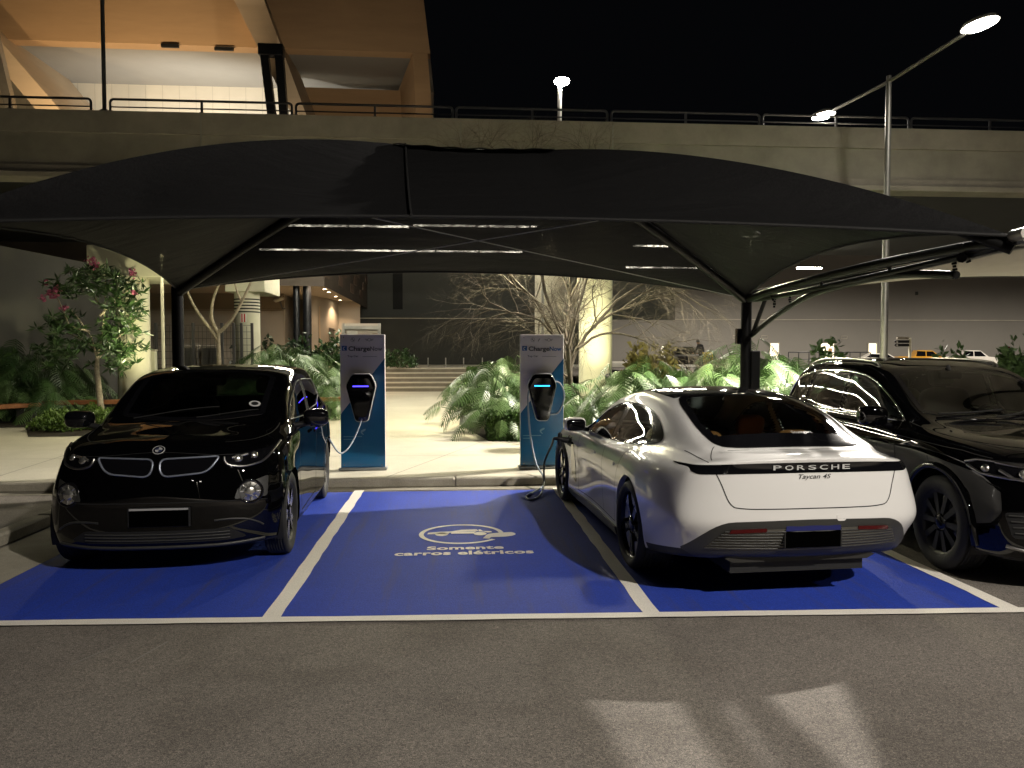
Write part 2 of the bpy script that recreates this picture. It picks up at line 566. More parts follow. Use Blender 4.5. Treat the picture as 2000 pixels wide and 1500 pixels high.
def wheel_wells(car_root, arches, ws, M, y_in=.5, y_out=.9, x0=-.9, x1=3.6, z0=.2, z1=.48):
    mb = MB()
    for (x, z, r) in arches:
        for sd in (1, -1):
            n = 20; vs = []
            for k in range(n + 1):
                a = math.pi * (-.12 + 1.24 * k / n)
                for y in (y_in, y_out): vs.append((x + (r + .012) * math.cos(a), y * sd, z + (r + .012) * math.sin(a)))
            mb.add(vs, [(2 * k, 2 * k + 1, 2 * k + 3, 2 * k + 2) for k in range(n)], 0, True)
            c = [(x + (r + .012) * math.cos(math.pi * (-.12 + 1.24 * k / n)), y_in * sd, z + (r + .012) * math.sin(math.pi * (-.12 + 1.24 * k / n))) for k in range(n + 1)]
            mb.add(c, [tuple(range(n + 1))], 0)
    mb.box(((x0 + x1) / 2, 0, (z0 + z1) / 2), (x1 - x0, 1.0, z1 - z0), 0)
    mb.box(((arches[0][0] + arches[1][0]) / 2, 0, (z0 + z1) / 2), (arches[1][0] - arches[0][0] - 2 * arches[0][2] - .05, 1.62, z1 - z0), 0)
    return mb.build('underbody', M['black_part'], car_root)

def seat_part(root, x, y, z, m, w=.5, face=1, head=True, hgt=.62, tilt=.22):
    """face=1 looks towards +x"""
    b = MB()
    b.blob((x, y, z), (.52, w, .18), .4)
    rot = Matrix.Rotation(-tilt * face, 3, 'Y')
    b.blob(Vector((x - .27 * face, y, z + .05 + hgt / 2)), (.17, w, hgt), .4, rot)
    s = b.build('seat', m, root)
    if head:
        h = MB(); h.blob((x - (.29 + hgt * .5 * tilt * 1.4) * face, y, z + hgt + .15), (.11, w * .5, .18), .5, rot)
        h.build('headrest', m, s)
    return s
def steering(root, c, r, m, tilt=.45, face=1):
    b = MB(); T = Matrix.Translation(Vector(c)) @ Matrix.Rotation(R(90) * face - tilt * face, 4, 'Y')
    ring = [T @ Vector((r * math.cos(a), r * math.sin(a), 0)) for a in [2 * math.pi * k / 28 for k in range(29)]]
    b.tube(ring, .016, 7); b.lathe([(.06, -.02), (.07, .02), (.001, .03)], T, 16)
    for a in (0.0, 2.2, 4.1): b.tube([T @ Vector((.05 * math.cos(a), .05 * math.sin(a), 0)), T @ Vector((r * math.cos(a), r * math.sin(a), 0))], .012, 6)
    return b.build('steering_wheel', m, root)

# ------------------------------------------------------------------ shared vehicle materials
mat('white_paint', (.68, .67, .655), .3, 0, 1.0, coat_rough=.02)
mat('black_paint', (.0012, .0012, .0014), .3, 0, 1.0, spec=0.0, coat_rough=.015)
mat('grey_paint', (.05, .055, .062), .25, .4, 1.0)
mat('black_part', (.006, .006, .006), .6)
mat('gloss_black', (.004, .004, .005), .06, spec=.6)
mat('dark_plastic', (.03, .03, .028), .45, bump=.1, bscale=300)
mat('diffuser_grey', (.018, .017, .015), .5)
mat('slat_grey', (.10, .095, .08), .4)
mat('tyre', (.012, .012, .012), .75, bump=.12, bscale=40)
mat('rim', (.02, .02, .022), .25, .8)
mat('rim_silver', (.55, .54, .52), .25, .95)
mat('blade_silver', (.62, .58, .53), .4, .0)
mat('disc', (.18, .17, .16), .4, .9)
mat('chrome', (.7, .7, .7), .12, 1.0)
mat('satin_trim', (.35, .34, .33), .3, 1.0)
mat('gap', (.002, .002, .002), .8)
mat('plate_black', (.0008, .0008, .0008), .8, spec=0.0)
mat('plate_blue', (.006, .010, .10), .5)
mat('plate_grey', (.3, .3, .3), .4)
mat('red_lens', (.07, .002, .003), .12)
mat('tan_leather', (.36, .16, .05), .55, bump=.1, bscale=90)
mat('dark_leather', (.012, .012, .012), .55)
mat('grey_leather', (.30, .29, .26), .6)
mat('lamp_reflector', (.55, .54, .5), .22, .9)
mat('letter_silver', (.45, .45, .44), .35)
mat('white_ink', (.5, .5, .5), .5)
def glass_mat(name, tint, clear, rough=.01):
    m = bpy.data.materials.new(name); m.use_nodes = True; nt = m.node_tree
    for n in list(nt.nodes): nt.nodes.remove(n)
    o = N(nt, 'ShaderNodeOutputMaterial'); mx = N(nt, 'ShaderNodeMixShader'); fr = N(nt, 'ShaderNodeFresnel', i_IOR=1.5)
    tr = N(nt, 'ShaderNodeBsdfTransparent'); tr.inputs[0].default_value = (*[c * clear for c in tint], 1)
    gl = N(nt, 'ShaderNodeBsdfGlossy', i_Roughness=rough); gl.inputs[0].default_value = (1, 1, 1, 1)
    mth = N(nt, 'ShaderNodeMath', operation='MULTIPLY'); mth.inputs[1].default_value = 1.6
    nt.links.new(fr.outputs[0], mth.inputs[0])
    nt.links.new(mth.outputs[0], mx.inputs[0]); nt.links.new(tr.outputs[0], mx.inputs[1]); nt.links.new(gl.outputs[0], mx.inputs[2])
    nt.links.new(mx.outputs[0], o.inputs[0]); MATS[name] = m; return m
glass_mat('car_glass', (.85, .95, .9), .75)
glass_mat('dark_glass', (.8, .9, .85), .30)
glass_mat('lamp_glass', (1, 1, 1), .8)

# ------------------------------------------------------------------ the white sedan (rear axle at its origin, nose to +x)
def build_sedan():
    T = [
     {0: (3.70, 0, .2), 1: (3.66, .45, .2), 2: (3.45, .75, .2), 3: (3.25, .80, .18), 4: (2.9, .80, .17), 6: (2.0, .80, .15), 8: (.9, .8, .15), 10: (0, .78, .2), 11: (-.5, .76, .24), 12: (-.88, .65, .31), 13: (-.98, .4, .33), 14: (-1.0, 0, .33)},
     {0: (3.80, 0, .17), 1: (3.76, .48, .17), 2: (3.56, .82, .18), 3: (3.3, .9, .19), 4: (2.9, .93, .19), 5: (2.4, .92, .18), 7: (1.5, .91, .17), 9: (.5, .93, .18), 10: (0, .945, .2), 11: (-.45, .93, .27), 12: (-.86, .82, .33), 13: (-1.02, .46, .35), 14: (-1.05, 0, .35)},
     {0: (3.83, 0, .32), 1: (3.79, .5, .32), 2: (3.6, .86, .33), 3: (3.3, .935, .33), 4: (2.9, .955, .33), 5: (2.4, .93, .3), 7: (1.5, .90, .28), 9: (.5, .945, .32), 10: (0, .97, .36), 11: (-.45, .965, .40), 12: (-.9, .86, .45), 13: (-1.08, .5, .47), 14: (-1.12, 0, .47)},
     {0: (3.84, 0, .47), 1: (3.8, .5, .47), 2: (3.6, .85, .49), 3: (3.3, .94, .5), 4: (2.9, .965, .52), 5: (2.4, .92, .52), 7: (1.5, .907, .5), 9: (.5, .96, .54), 10: (0, .985, .58), 11: (-.45, .98, .6), 12: (-.95, .90, .6), 13: (-1.12, .53, .61), 14: (-1.15, 0, .61)},
     {0: (3.83, 0, .58), 1: (3.79, .5, .59), 2: (3.58, .82, .63), 3: (3.3, .915, .67), 4: (2.9, .95, .72), 5: (2.4, .925, .7), 7: (1.5, .925, .68), 9: (.5, .955, .72), 10: (0, .98, .76), 11: (-.45, .965, .78), 12: (-.93, .87, .79), 13: (-1.10, .52, .80), 14: (-1.13, 0, .80)},
     {0: (3.80, 0, .66), 1: (3.74, .48, .68), 2: (3.5, .74, .76), 3: (3.25, .83, .835), 4: (2.9, .87, .885), 5: (2.4, .885, .86), 7: (1.5, .90, .85), 9: (.5, .915, .89), 10: (0, .92, .93), 11: (-.45, .90, .95), 12: (-.92, .825, .93), 13: (-1.08, .515, .948), 14: (-1.11, 0, .955)},
     {0: (3.76, 0, .70), 1: (3.68, .42, .72), 2: (3.4, .62, .80), 3: (3.2, .72, .86), 4: (2.9, .77, .90), 5: (2.3, .83, .905), 7: (1.5, .845, .915), 9: (.5, .84, .96), 10: (0, .82, 1.0), 11: (-.45, .80, 1.015), 12: (-.91, .77, .985), 13: (-1.08, .48, 1.014), 14: (-1.12, 0, 1.025)},
     {0: (3.70, 0, .74), 1: (3.6, .36, .755), 2: (3.35, .48, .81), 3: (3.1, .58, .85), 4: (2.8, .66, .885), 5: (2.15, .775, .965), 6: (1.6, .76, 1.08), 7: (1.0, .745, 1.12), 8: (.4, .74, 1.13), 9: (-.05, .74, 1.10), 10: (-.36, .735, 1.06), 11: (-.62, .72, 1.04), 12: (-.87, .68, 1.01), 13: (-1.04, .42, 1.037), 14: (-1.08, 0, 1.046)},
     {0: (3.62, 0, .775), 1: (3.5, .28, .79), 2: (3.25, .36, .825), 3: (3.0, .42, .86), 4: (2.65, .55, .90), 5: (2.05, .72, 1.01), 6: (1.45, .63, 1.25), 7: (.75, .60, 1.325), 8: (.15, .60, 1.295), 9: (-.28, .61, 1.21), 10: (-.58, .63, 1.11), 11: (-.76, .63, 1.065), 12: (-.9, .55, 1.05), 13: (-1.0, .35, 1.052), 14: (-1.04, 0, 1.053)},
     {0: (3.56, 0, .80), 1: (3.42, .16, .812), 2: (3.18, .2, .838), 3: (2.95, .24, .875), 4: (2.6, .3, .915), 5: (2.12, .42, .985), 6: (1.36, .38, 1.315), 7: (.75, .36, 1.368), 8: (.15, .36, 1.34), 9: (-.30, .37, 1.24), 10: (-.60, .38, 1.135), 11: (-.78, .38, 1.078), 12: (-.9, .32, 1.055), 13: (-.97, .2, 1.055), 14: (-1.0, 0, 1.056)},
     {0: (3.52, 0, .81), 1: (3.36, 0, .825), 2: (3.12, 0, .85), 3: (2.9, 0, .885), 4: (2.55, 0, .925), 5: (2.18, 0, .975), 6: (1.32, 0, 1.335), 7: (.75, 0, 1.378), 8: (.15, 0, 1.35), 9: (-.30, 0, 1.25), 10: (-.60, 0, 1.145), 11: (-.79, 0, 1.083), 12: (-.88, 0, 1.06), 13: (-.93, 0, 1.058), 14: (-.97, 0, 1.058)},
    ]
    zs = lambda z: z if z < .93 else z + (z - .93) * .13
    T = [{k: (p[0], p[1], zs(p[2]) if i > 6 and p[0] < 2.3 and p[0] > -.86 else p[2]) for k, p in r.items()} for i, r in enumerate(T)]
    M = dict(MATS); M['spoke'] = MATS['gloss_black']; M['spoke_side'] = MATS['black_part']; M['blade'] = MATS['blade_silver']; M['hub'] = MATS['gloss_black']
    car = Car(T, 14, 230, 90)
    root = empty('parked_car', label='white sports sedan seen from behind, charging by cable in the right blue bay', cat='car')
    arches = [(0, .36, .395), (2.9, .355, .385)]
    # side windows as one dark daylight opening, with the rear window and roof
    dlo = roundpoly([(p[0], zs(p[1]), *p[2:]) for p in [(2.12, .93, .03), (1.2, .925, .1), (.3, .965, .2), (-.22, 1.03, .12), (-.20, 1.085, .1), (.15, 1.215, .3), (.75, 1.265, .3), (1.35, 1.215, .3)]], .05, 5)
    front_w = roundpoly([(p[0], zs(p[1]), *p[2:]) for p in [(2.04, .945), (1.05, .94), (.98, 1.25, .02), (1.36, 1.195, .3)]], .03, 4)
    rear_w = roundpoly([(p[0], zs(p[1]), *p[2:]) for p in [(.93, .945), (.33, .978, .1), (-.02, 1.03, .05), (.1, 1.16, .1), (.42, 1.235, .2), (.87, 1.25, .02)]], .03, 4)
    for ax in 'LR':
        car.cut(front_w, ax, -.002); car.cut(rear_w, ax, -.002)
    rw = roundpoly([(.14, -.50, .05), (.14, .50, .05), (-.05, .555, .15), (-.42, .585, .1), (-.80, .56, .12), (-.845, .42, .1), (-.845, -.42, .1), (-.80, -.56, .12), (-.42, -.585, .1), (-.05, -.555, .15)], .05, 5)
    clear = roundpoly([(.07, -.46, .05), (.07, .46, .05), (-.1, .50, .1), (-.42, .53, .1), (-.66, .50, .05), (-.66, -.50, .05), (-.42, -.53, .1), (-.1, -.50, .1)], .05, 5)
    car.cut(clear, 'T', -.004)
    ws = roundpoly([(2.05, -.66), (2.14, -.4, .2), (2.17, 0, .3), (2.14, .4, .2), (2.05, .66), (1.43, .53, .06), (1.36, 0, .3), (1.43, -.53, .06)], .03, 4)
    car.cut(inset(ws, .05), 'T', 0)
    grille = roundpoly([(-.85, .385, .02), (-.66, .60, .12), (0, .62, .3), (.66, .60, .12), (.85, .385, .02), (.74, .32, .02), (-.74, .32, .02)], .03, 5)
    body = car.body('body', [M['white_paint'], M['black_part']], root, arches, lambda t, r: 1 if r < (1.0 if t < 10.9 else 1.42) else 0)
    wheel_wells(root, arches, .3, M, .52, .93, -.93, 3.55, .2, .42)
    for ax in 'LR':
        car.patch('window_surround', [dlo], [ax], M['gloss_black'], root, .002, .003, .025).parent = root
    # glass: rebuilt over the opening of the surround
    for o in [c for c in root.children if c.name.startswith('window_surround')]:
        bm = bmesh.new(); bm.from_mesh(o.data)
        kill = [f for f in bm.faces if any(in_poly(f.calc_center_median().x, f.calc_center_median().z, inset(w, .012)) for w in (front_w, rear_w))]
        bmesh.ops.delete(bm, geom=kill, context='FACES'); bm.to_mesh(o.data); bm.free()
    for ax in 'LR':
        for w in (front_w, rear_w): car.patch('side_window', [w], [ax], [M['gloss_black'], M['car_glass']], root, .004, .004, .03, frit=.012)
        b = MB(); car.bead(b, dlo, ax, .005, .003, .02, 0, True); b.build('window_trim', M['gloss_black'], root)
    car.patch('windscreen', [ws], ['T'], [M['gloss_black'], M['car_glass']], root, .004, .004, .05, frit=.05)
    # roof glass, rear window with its black border
    roof = roundpoly([(1.28, -.50, .06), (1.28, .50, .06), (.6, .545, .2), (.3, .545, .2), (.155, .53, .03), (.155, -.53, .03), (.3, -.545, .2), (.6, -.545, .2)], .04, 5)
    car.patch('roof_glass', [roof], ['T'], M['gloss_black'], root, .004, .004, .05)
    rwo = car.patch('rear_window', [rw], ['T'], [M['gloss_black'], M['car_glass']], root, .006, .006, .025)
    for p in rwo.data.polygons:
        c = p.center
        if in_poly(c.x, c.y, clear): p.material_index = 1
    b = MB()
    vs, fs = fit_text('Stuttgart', .165, .02, bold=.01)
    for k in range(len(vs)):
        p, n = car.hit('B', -.17 - vs[k].x, 1.14 + vs[k].y); vs[k] = p + n * .009
    b.add(vs, fs); b.build('sticker', M['white_ink'], rwo)
    # tail light bar with lettering
    bar = roundpoly([(-.845, .968, .01), (-.5, .996, .2), (0, 1.004, .2), (.5, .996, .2), (.845, .968, .01), (.775, .915, .03), (.5, .926, .1), (0, .932, .2), (-.5, .926, .1), (-.775, .915, .03)], .02, 4)
    tl = car.patch('tail_light', [bar], ['B'], M['gloss_black'], root, .004, .01, .025)
    b = MB()
    for k, ch in enumerate('PORSCHE'):
        vs, fs = fit_text(ch, .058, .036, bold=.012)
        cx = .25 - k * .083
        for q in range(len(vs)):
            p, n = car.hit('B', cx - vs[q].x, .950 + vs[q].y); vs[q] = p + n * .012
        b.add(vs, fs)
    b.build('lettering', M['letter_silver'], tl)
    b = MB()
    vs, fs = fit_text('Taycan 4S', .235, .04, bold=.006, shear=.35)
    for q in range(len(vs)):
        p, n = car.hit('B', -.02 - vs[q].x, .880 + vs[q].y); vs[q] = p + n * .004
    b.add(vs, fs); b.build('badge', M['black_part'], root)
    # boot lid and door gaps
    gl_ = []
    def gap():
        gl_.append(MB()); return gl_[-1]
    car.strip(gap(), [tuple(p) for p in spline([(-.735, 1.035), (-.69, .99), (-.63, .86), (-.585, .74), (-.54, .70), (-.4, .69), (0, .69), (.4, .69), (.54, .70), (.585, .74), (.63, .86), (.69, .99), (.735, 1.035)], 60)], 'B', .007)
    car.strip(gap(), [(x, y) for x, y in spline([(-.80, -.57), (-.87, -.62), (-.98, -.66)], 10)], 'T', .006)
    car.strip(gap(), [(x, y) for x, y in spline([(-.80, .57), (-.87, .62), (-.98, .66)], 10)], 'T', .006)
    for ax in 'LR':
        car.strip(gap(), [tuple(p) for p in spline([(.98, .94), (1.0, .8), (1.0, .5), (.97, .28)], 24)], ax, .008)
        car.strip(gap(), [tuple(p) for p in spline([(2.05, .93), (2.12, .8), (2.13, .5), (2.08, .28)], 24)], ax, .008)
        car.strip(gap(), [tuple(p) for p in spline([(.02, 1.02), (.28, .90), (.40, .72), (.46, .5), (.5, .28)], 30)], ax, .007)
        car.strip(gap(), [(.5, .275), (2.1, .27)], ax, .007)
    for g in gl_: g.build('panel_gap', M['gap'], root)
    cap = car.patch('tow_eye_cover', [roundpoly([(-.24, .645), (-.165, .645), (-.17, .60), (-.235, .60)], .02, 5)], ['B'], M['white_paint'], root, .003, .004, .02)
    # sill blade, side vent, door handles
    for ax in 'LR':
        car.patch('sill', [roundpoly([(.42, .17), (2.5, .17), (2.5, .225), (.45, .235)], .01, 2)], [ax], M['dark_plastic'], root, .02, .04, .06)
        car.patch('side_vent', [roundpoly([(2.42, .76, .03), (2.30, .74, .05), (2.26, .55, .2), (2.18, .33, .03), (2.36, .36, .1), (2.45, .5, .1)], .03, 5)], [ax], M['gloss_black'], root, .004, .006, .03)
        sgn = 1 if ax == 'L' else -1
        for hx in (.52, 1.32):
            car.patch('door_handle', [roundpoly([(hx, .79), (hx + .2, .785), (hx + .2, .755), (hx, .76)], .014, 4)], [ax], M['white_paint'], root, .006, .006, .02)
    # rear apron: dark recess, ribbed insert, reflectors, plate, diffuser
    apron = car.patch('bumper_insert', [grille], ['B'], M['dark_plastic'], root, .003, .006, .03)
    gi = roundpoly([(-.72, .395, .02), (-.60, .545, .06), (0, .56, .3), (.60, .545, .06), (.72, .395, .02)], .02, 4)
    car.patch('grille_panel', [gi], ['B'], M['slat_grey'], apron, .005, .004, .03)
    b = MB()
    for k in range(7):
        z = .41 + k * .021; hw = .705 - k * .016
        car.bead(b, [(-hw, z), (hw, z)], 'B', .0045, .007, .04)
    b.build('slat', M['dark_plastic'], apron)
    for sg in (1, -1):
        car.patch('reflector', [roundpoly([(sg * .33, .563), (sg * .57, .553), (sg * .58, .526), (sg * .33, .538)], .008, 3)], ['B'], M['red_lens'], root, .012, .012, .03)
    b = MB()
    p, n = car.hit('B', 0, .5)
    b.box((p.x - .012, 0, .50), (.012, .42, .16), 0, None, .004)
    b.box((p.x - .0195, 0, .481), (.005, .395, .112), 1)
    b.box((p.x - .020, 0, .556), (.004, .395, .034), 2)
    b.build('number_plate', [M['black_part'], M['plate_black'], M['plate_blue']], root)
    b = MB()
    pl = [(-.56, 0.0), (-.48, .028), (.48, .028), (.56, 0.0), (.50, -.03), (-.50, -.03)]
    b.prism([(p_[0], p_[1]) for p_ in pl], Matrix(((0, 0, 1, -.985), (1, 0, 0, 0), (0, 1, 0, .318), (0, 0, 0, 1))), .42, 0)
    b.build('diffuser', M['diffuser_grey'], root)
    # spoiler gap line
    g = MB(); car.strip(g, [(-.87, -.5), (-.885, 0), (-.87, .5)], 'T', .006); g.build('spoiler_gap', M['gap'], root)
    # mirrors
    for sg in (1, -1):
        b = MB()
        prof = [(0, 0), (.05, .10), (.03, .21), (-.05, .235), (-.10, .2), (-.105, .03)]
        vs = []
        b.blob((1.92, sg * 1.0, 1.0), (.18, .23, .145), .6, Matrix.Rotation(.12 * sg, 3, 'Z'))
        b.blob((1.865, sg * 1.0, .995), (.11, .20, .125), .5, Matrix.Rotation(.12 * sg, 3, 'Z'), 1)
        b.tube([(1.95, sg * .84, .93), (1.94, sg * .93, .955)], .022, 8, 1)
        b.build('side_mirror', [M['white_paint'], M['gloss_black']], root)
    # headlights (seen from behind only as the nose edge)
    for ax, sg in (('L', 1), ('R', -1)):
        car.patch('headlight', [roundpoly([(3.62, .55), (3.3, .72), (3.28, .76), (3.5, .70)], .03, 3)], [ax], M['gloss_black'], root, .003, .004, .03)
        car.patch('charging_flap', [roundpoly([(2.43, .80), (2.62, .81), (2.62, .70), (2.43, .69)], .03, 3)], [ax], M['black_part'], root, .003, .004, .03)
    # cabin
    b = MB(); b.box((.9, 0, .5), (2.5, 1.5, .12)); b.box((.95, 0, .7), (1.9, .22, .34), 0, None, .05); b.box((-.45, 0, .93), (.5, 1.25, .04), 0, None, .01)
    b.build('cabin_floor', M['dark_leather'], root)
    b = MB(); b.box((1.95, 0, .85), (.45, 1.45, .2), 0, None, .08); b.build('dashboard', M['dark_leather'], root)
    for y in (.38, -.38):
        seat_part(root, 1.05, y, .44, M["tan_leather"], .52, 1, True, .50)
        seat_part(root, .26, y, .46, M["tan_leather"], .56, 1, True, .42, .35)
    steering(root, (1.62, .38, .86), .18, M['dark_leather'])
    # door cards in tan
    for sg in (1, -1):
        b = MB(); b.box((1.0, sg * .80, .78), (1.8, .04, .28), 0, None, .02); b.build('door_card', M['tan_leather'], root)
    b = MB(); b.tube([(1.25, 0, 1.26), (1.28, 0, 1.2)], .015, 6); b.box((1.28, 0, 1.17), (.04, .22, .07), 0, None, .02); b.build('rear_view_mirror', M['dark_leather'], root)
    for (x, sty) in ((0, 0), (2.9, 0)):
        for sg in (1, -1):
            w = .30 if x == 0 else .265
            yy = (.975 if x == 0 else .955) - w / 2
            make_wheel(root, (x, sg * yy, .355), .355, .268, w, sg, 'five_blade', M)
    return root

# ------------------------------------------------------------------ the black compact hatchback (front towards us)
mat('ink_navy', (.01, .015, .05), .4)
def build_hatchback():
    T = [
     {0: (3.15, 0, .24), 1: (3.1, .42, .24), 2: (2.95, .66, .23), 3: (2.85, .7, .2), 4: (2.57, .7, .2), 7: (1.2, .72, .18), 10: (0, .7, .2), 12: (-.45, .62, .25), 13: (-.6, .4, .28), 14: (-.64, 0, .28)},
     {0: (3.25, 0, .22), 1: (3.2, .45, .22), 2: (3.03, .74, .225), 3: (2.88, .815, .22), 4: (2.57, .85, .22), 5: (2.1, .85, .2), 7: (1.25, .85, .19), 9: (.5, .86, .2), 10: (0, .865, .22), 11: (-.3, .84, .25), 12: (-.52, .72, .28), 13: (-.65, .42, .3), 14: (-.69, 0, .3)},
     {0: (3.28, 0, .36), 1: (3.23, .46, .36), 2: (3.05, .77, .37), 3: (2.9, .845, .37), 4: (2.57, .875, .37), 5: (2.1, .86, .35), 7: (1.25, .85, .33), 9: (.5, .87, .35), 10: (0, .885, .38), 11: (-.3, .865, .4), 12: (-.55, .74, .42), 13: (-.68, .44, .43), 14: (-.72, 0, .43)},
     {0: (3.28, 0, .56), 1: (3.23, .46, .56), 2: (3.05, .765, .57), 3: (2.9, .845, .58), 4: (2.57, .88, .6), 5: (2.1, .855, .58), 7: (1.25, .855, .55), 9: (.5, .875, .58), 10: (0, .8875, .6), 11: (-.3, .87, .62), 12: (-.55, .75, .63), 13: (-.68, .45, .64), 14: (-.72, 0, .64)},
     {0: (3.26, 0, .76), 1: (3.2, .45, .765), 2: (3.0, .74, .78), 3: (2.83, .82, .80), 4: (2.5, .86, .84), 5: (2.05, .86, .82), 7: (1.25, .865, .8), 9: (.5, .875, .82), 10: (0, .88, .85), 11: (-.3, .86, .86), 12: (-.54, .74, .86), 13: (-.66, .44, .86), 14: (-.7, 0, .86)},
     {0: (3.2, 0, .93), 1: (3.13, .44, .935), 2: (2.92, .69, .955), 3: (2.72, .775, .975), 4: (2.4, .825, 1.0), 5: (2.0, .84, 1.0), 7: (1.25, .845, .99), 9: (.45, .85, 1.03), 10: (0, .85, 1.07), 11: (-.28, .83, 1.08), 12: (-.5, .7, 1.08), 13: (-.62, .42, 1.08), 14: (-.66, 0, 1.08)},
     {0: (3.12, 0, 1.0), 1: (3.03, .40, 1.005), 2: (2.8, .60, 1.02), 3: (2.6, .70, 1.035), 4: (2.35, .765, 1.05), 5: (2.05, .79, 1.06), 7: (1.25, .80, 1.05), 9: (.45, .80, 1.09), 10: (0, .80, 1.15), 11: (-.26, .77, 1.17), 12: (-.46, .66, 1.17), 13: (-.58, .4, 1.17), 14: (-.62, 0, 1.17)},
     {0: (3.04, 0, 1.03), 1: (2.94, .3, 1.04), 2: (2.72, .46, 1.055), 3: (2.52, .6, 1.075), 4: (2.3, .70, 1.10), 5: (1.95, .745, 1.18), 6: (1.5, .735, 1.32), 7: (1.0, .73, 1.36), 8: (.4, .725, 1.37), 9: (.1, .72, 1.37), 10: (-.12, .71, 1.36), 11: (-.28, .68, 1.35), 12: (-.42, .57, 1.34), 13: (-.5, .34, 1.34), 14: (-.53, 0, 1.34)},
     {0: (2.98, 0, 1.045), 1: (2.86, .2, 1.055), 2: (2.65, .32, 1.075), 3: (2.45, .48, 1.10), 4: (2.2, .64, 1.16), 5: (1.8, .665, 1.36), 6: (1.4, .655, 1.50), 7: (.95, .645, 1.545), 8: (.4, .64, 1.545), 9: (.1, .635, 1.53), 10: (-.1, .62, 1.51), 11: (-.22, .59, 1.49), 12: (-.33, .48, 1.475), 13: (-.4, .28, 1.47), 14: (-.42, 0, 1.47)},
     {0: (2.93, 0, 1.055), 1: (2.8, .1, 1.065), 2: (2.58, .16, 1.09), 3: (2.38, .24, 1.12), 4: (2.2, .36, 1.20), 5: (1.75, .4, 1.42), 6: (1.35, .4, 1.555), 7: (.92, .4, 1.592), 8: (.4, .4, 1.59), 9: (.1, .39, 1.575), 10: (-.08, .37, 1.555), 11: (-.18, .34, 1.54), 12: (-.26, .27, 1.525), 13: (-.31, .15, 1.52), 14: (-.33, 0, 1.515)},
     {0: (2.9, 0, 1.06), 1: (2.75, 0, 1.075), 2: (2.52, 0, 1.105), 3: (2.36, 0, 1.135), 4: (2.2, 0, 1.215), 5: (1.74, 0, 1.44), 6: (1.34, 0, 1.57), 7: (.9, 0, 1.602), 8: (.4, 0, 1.60), 9: (.1, 0, 1.585), 10: (-.06, 0, 1.57), 11: (-.15, 0, 1.555), 12: (-.2, 0, 1.545), 13: (-.24, 0, 1.54), 14: (-.27, 0, 1.53)},
    ]
    M = dict(MATS); M['rim'] = MATS['black_part']; M['spoke'] = MATS['rim_silver']; M['spoke_side'] = MATS['gloss_black']; M['hub'] = MATS['gloss_black']
    car = Car(T, 14, 200, 84)
    root = empty('parked_car', label='black compact hatchback facing us in the left blue bay, cable in its rear wing', cat='car')
    arches = [(0, .35, .385), (2.57, .35, .385)]
    ws = roundpoly([(2.22, -.58, .06), (2.33, -.3, .3), (2.36, 0, .3), (2.33, .3, .3), (2.22, .58, .06), (1.52, .575, .08), (1.45, .3, .3), (1.43, 0, .3), (1.45, -.3, .3), (1.52, -.575, .08)], .05, 4)
    car.cut(inset(ws, .04), 'T', 0)
    fw = roundpoly([(2.08, 1.11, .04), (1.05, 1.085, .05), (1.02, 1.44, .04), (1.35, 1.42, .2), (1.75, 1.29, .2)], .04, 5)
    rw_ = roundpoly([(.95, 1.12, .03), (.35, 1.14, .05), (.0, 1.24, .06), (.06, 1.42, .08), (.95, 1.445, .03)], .04, 5)
    for ax in 'LR':
        car.cut(inset(fw, .02), ax, 0); car.cut(inset(rw_, .02), ax, 0)
    bw = roundpoly([(-.50, 1.16), (.50, 1.16), (.46, 1.45), (-.46, 1.45)], .06, 4)
    car.cut(inset(bw, .03), 'B', 0)
    car.body('body', [M['black_paint'], M['black_part']], root, arches, lambda t, r: 1 if r < 1.0 else 0)
    wheel_wells(root, arches, .2, M, .5, .84, -.55, 2.95, .22, .45)
    car.patch('windscreen', [ws], ['T'], [M['gloss_black'], M['dark_glass']], root, .004, .004, .04, frit=.05)
    car.patch('rear_window', [bw], ['B'], [M['gloss_black'], M['dark_glass']], root, .004, .004, .05, frit=.04)
    for ax in 'LR':
        for w in (fw, rw_):
            car.patch('side_window', [w], [ax], [M['gloss_black'], M['dark_glass']], root, .004, .004, .03, frit=.03)
            b = MB(); car.bead(b, w, ax, .007, .003, .025, 0, True); b.build('window_trim', M['dark_plastic'], root)
    # the bonnet shut line, door gaps
    gl_ = []
    def gap():
        gl_.append(MB()); return gl_[-1]
    for sg in (1, -1):
        car.strip(gap(), [tuple(p) for p in spline([(2.28, sg * .715), (2.55, sg * .70), (2.8, sg * .62), (3.0, sg * .43)], 30)], 'T', .008)
    car.strip(gap(), [tuple(p) for p in spline([(-.76, .93), (-.45, .925), (0, .955), (.45, .925), (.76, .93)], 40)], 'F', .005)
    car.strip(gap(), [tuple(p) for p in spline([(-.74, .56), (-.5, .575), (0, .58), (.5, .575), (.74, .56)], 40)], 'F', .007)
    for ax in 'LR':
        car.strip(gap(), [tuple(p) for p in spline([(1.0, 1.08), (1.0, .7), (.98, .26)], 24)], ax, .008)
        car.strip(gap(), [tuple(p) for p in spline([(2.05, 1.06), (2.12, .8), (2.08, .5), (2.0, .26)], 24)], ax, .008)
        car.strip(gap(), [(1.0, .255), (2.0, .255)], ax, .008)
        car.strip(gap(), [tuple(p) for p in spline([(.45, .3), (.42, .6), (.25, .8), (.1, 1.0), (.05, 1.15)], 24)], ax, .007)
    for g in gl_: g.build('panel_gap', M['gap'], root)
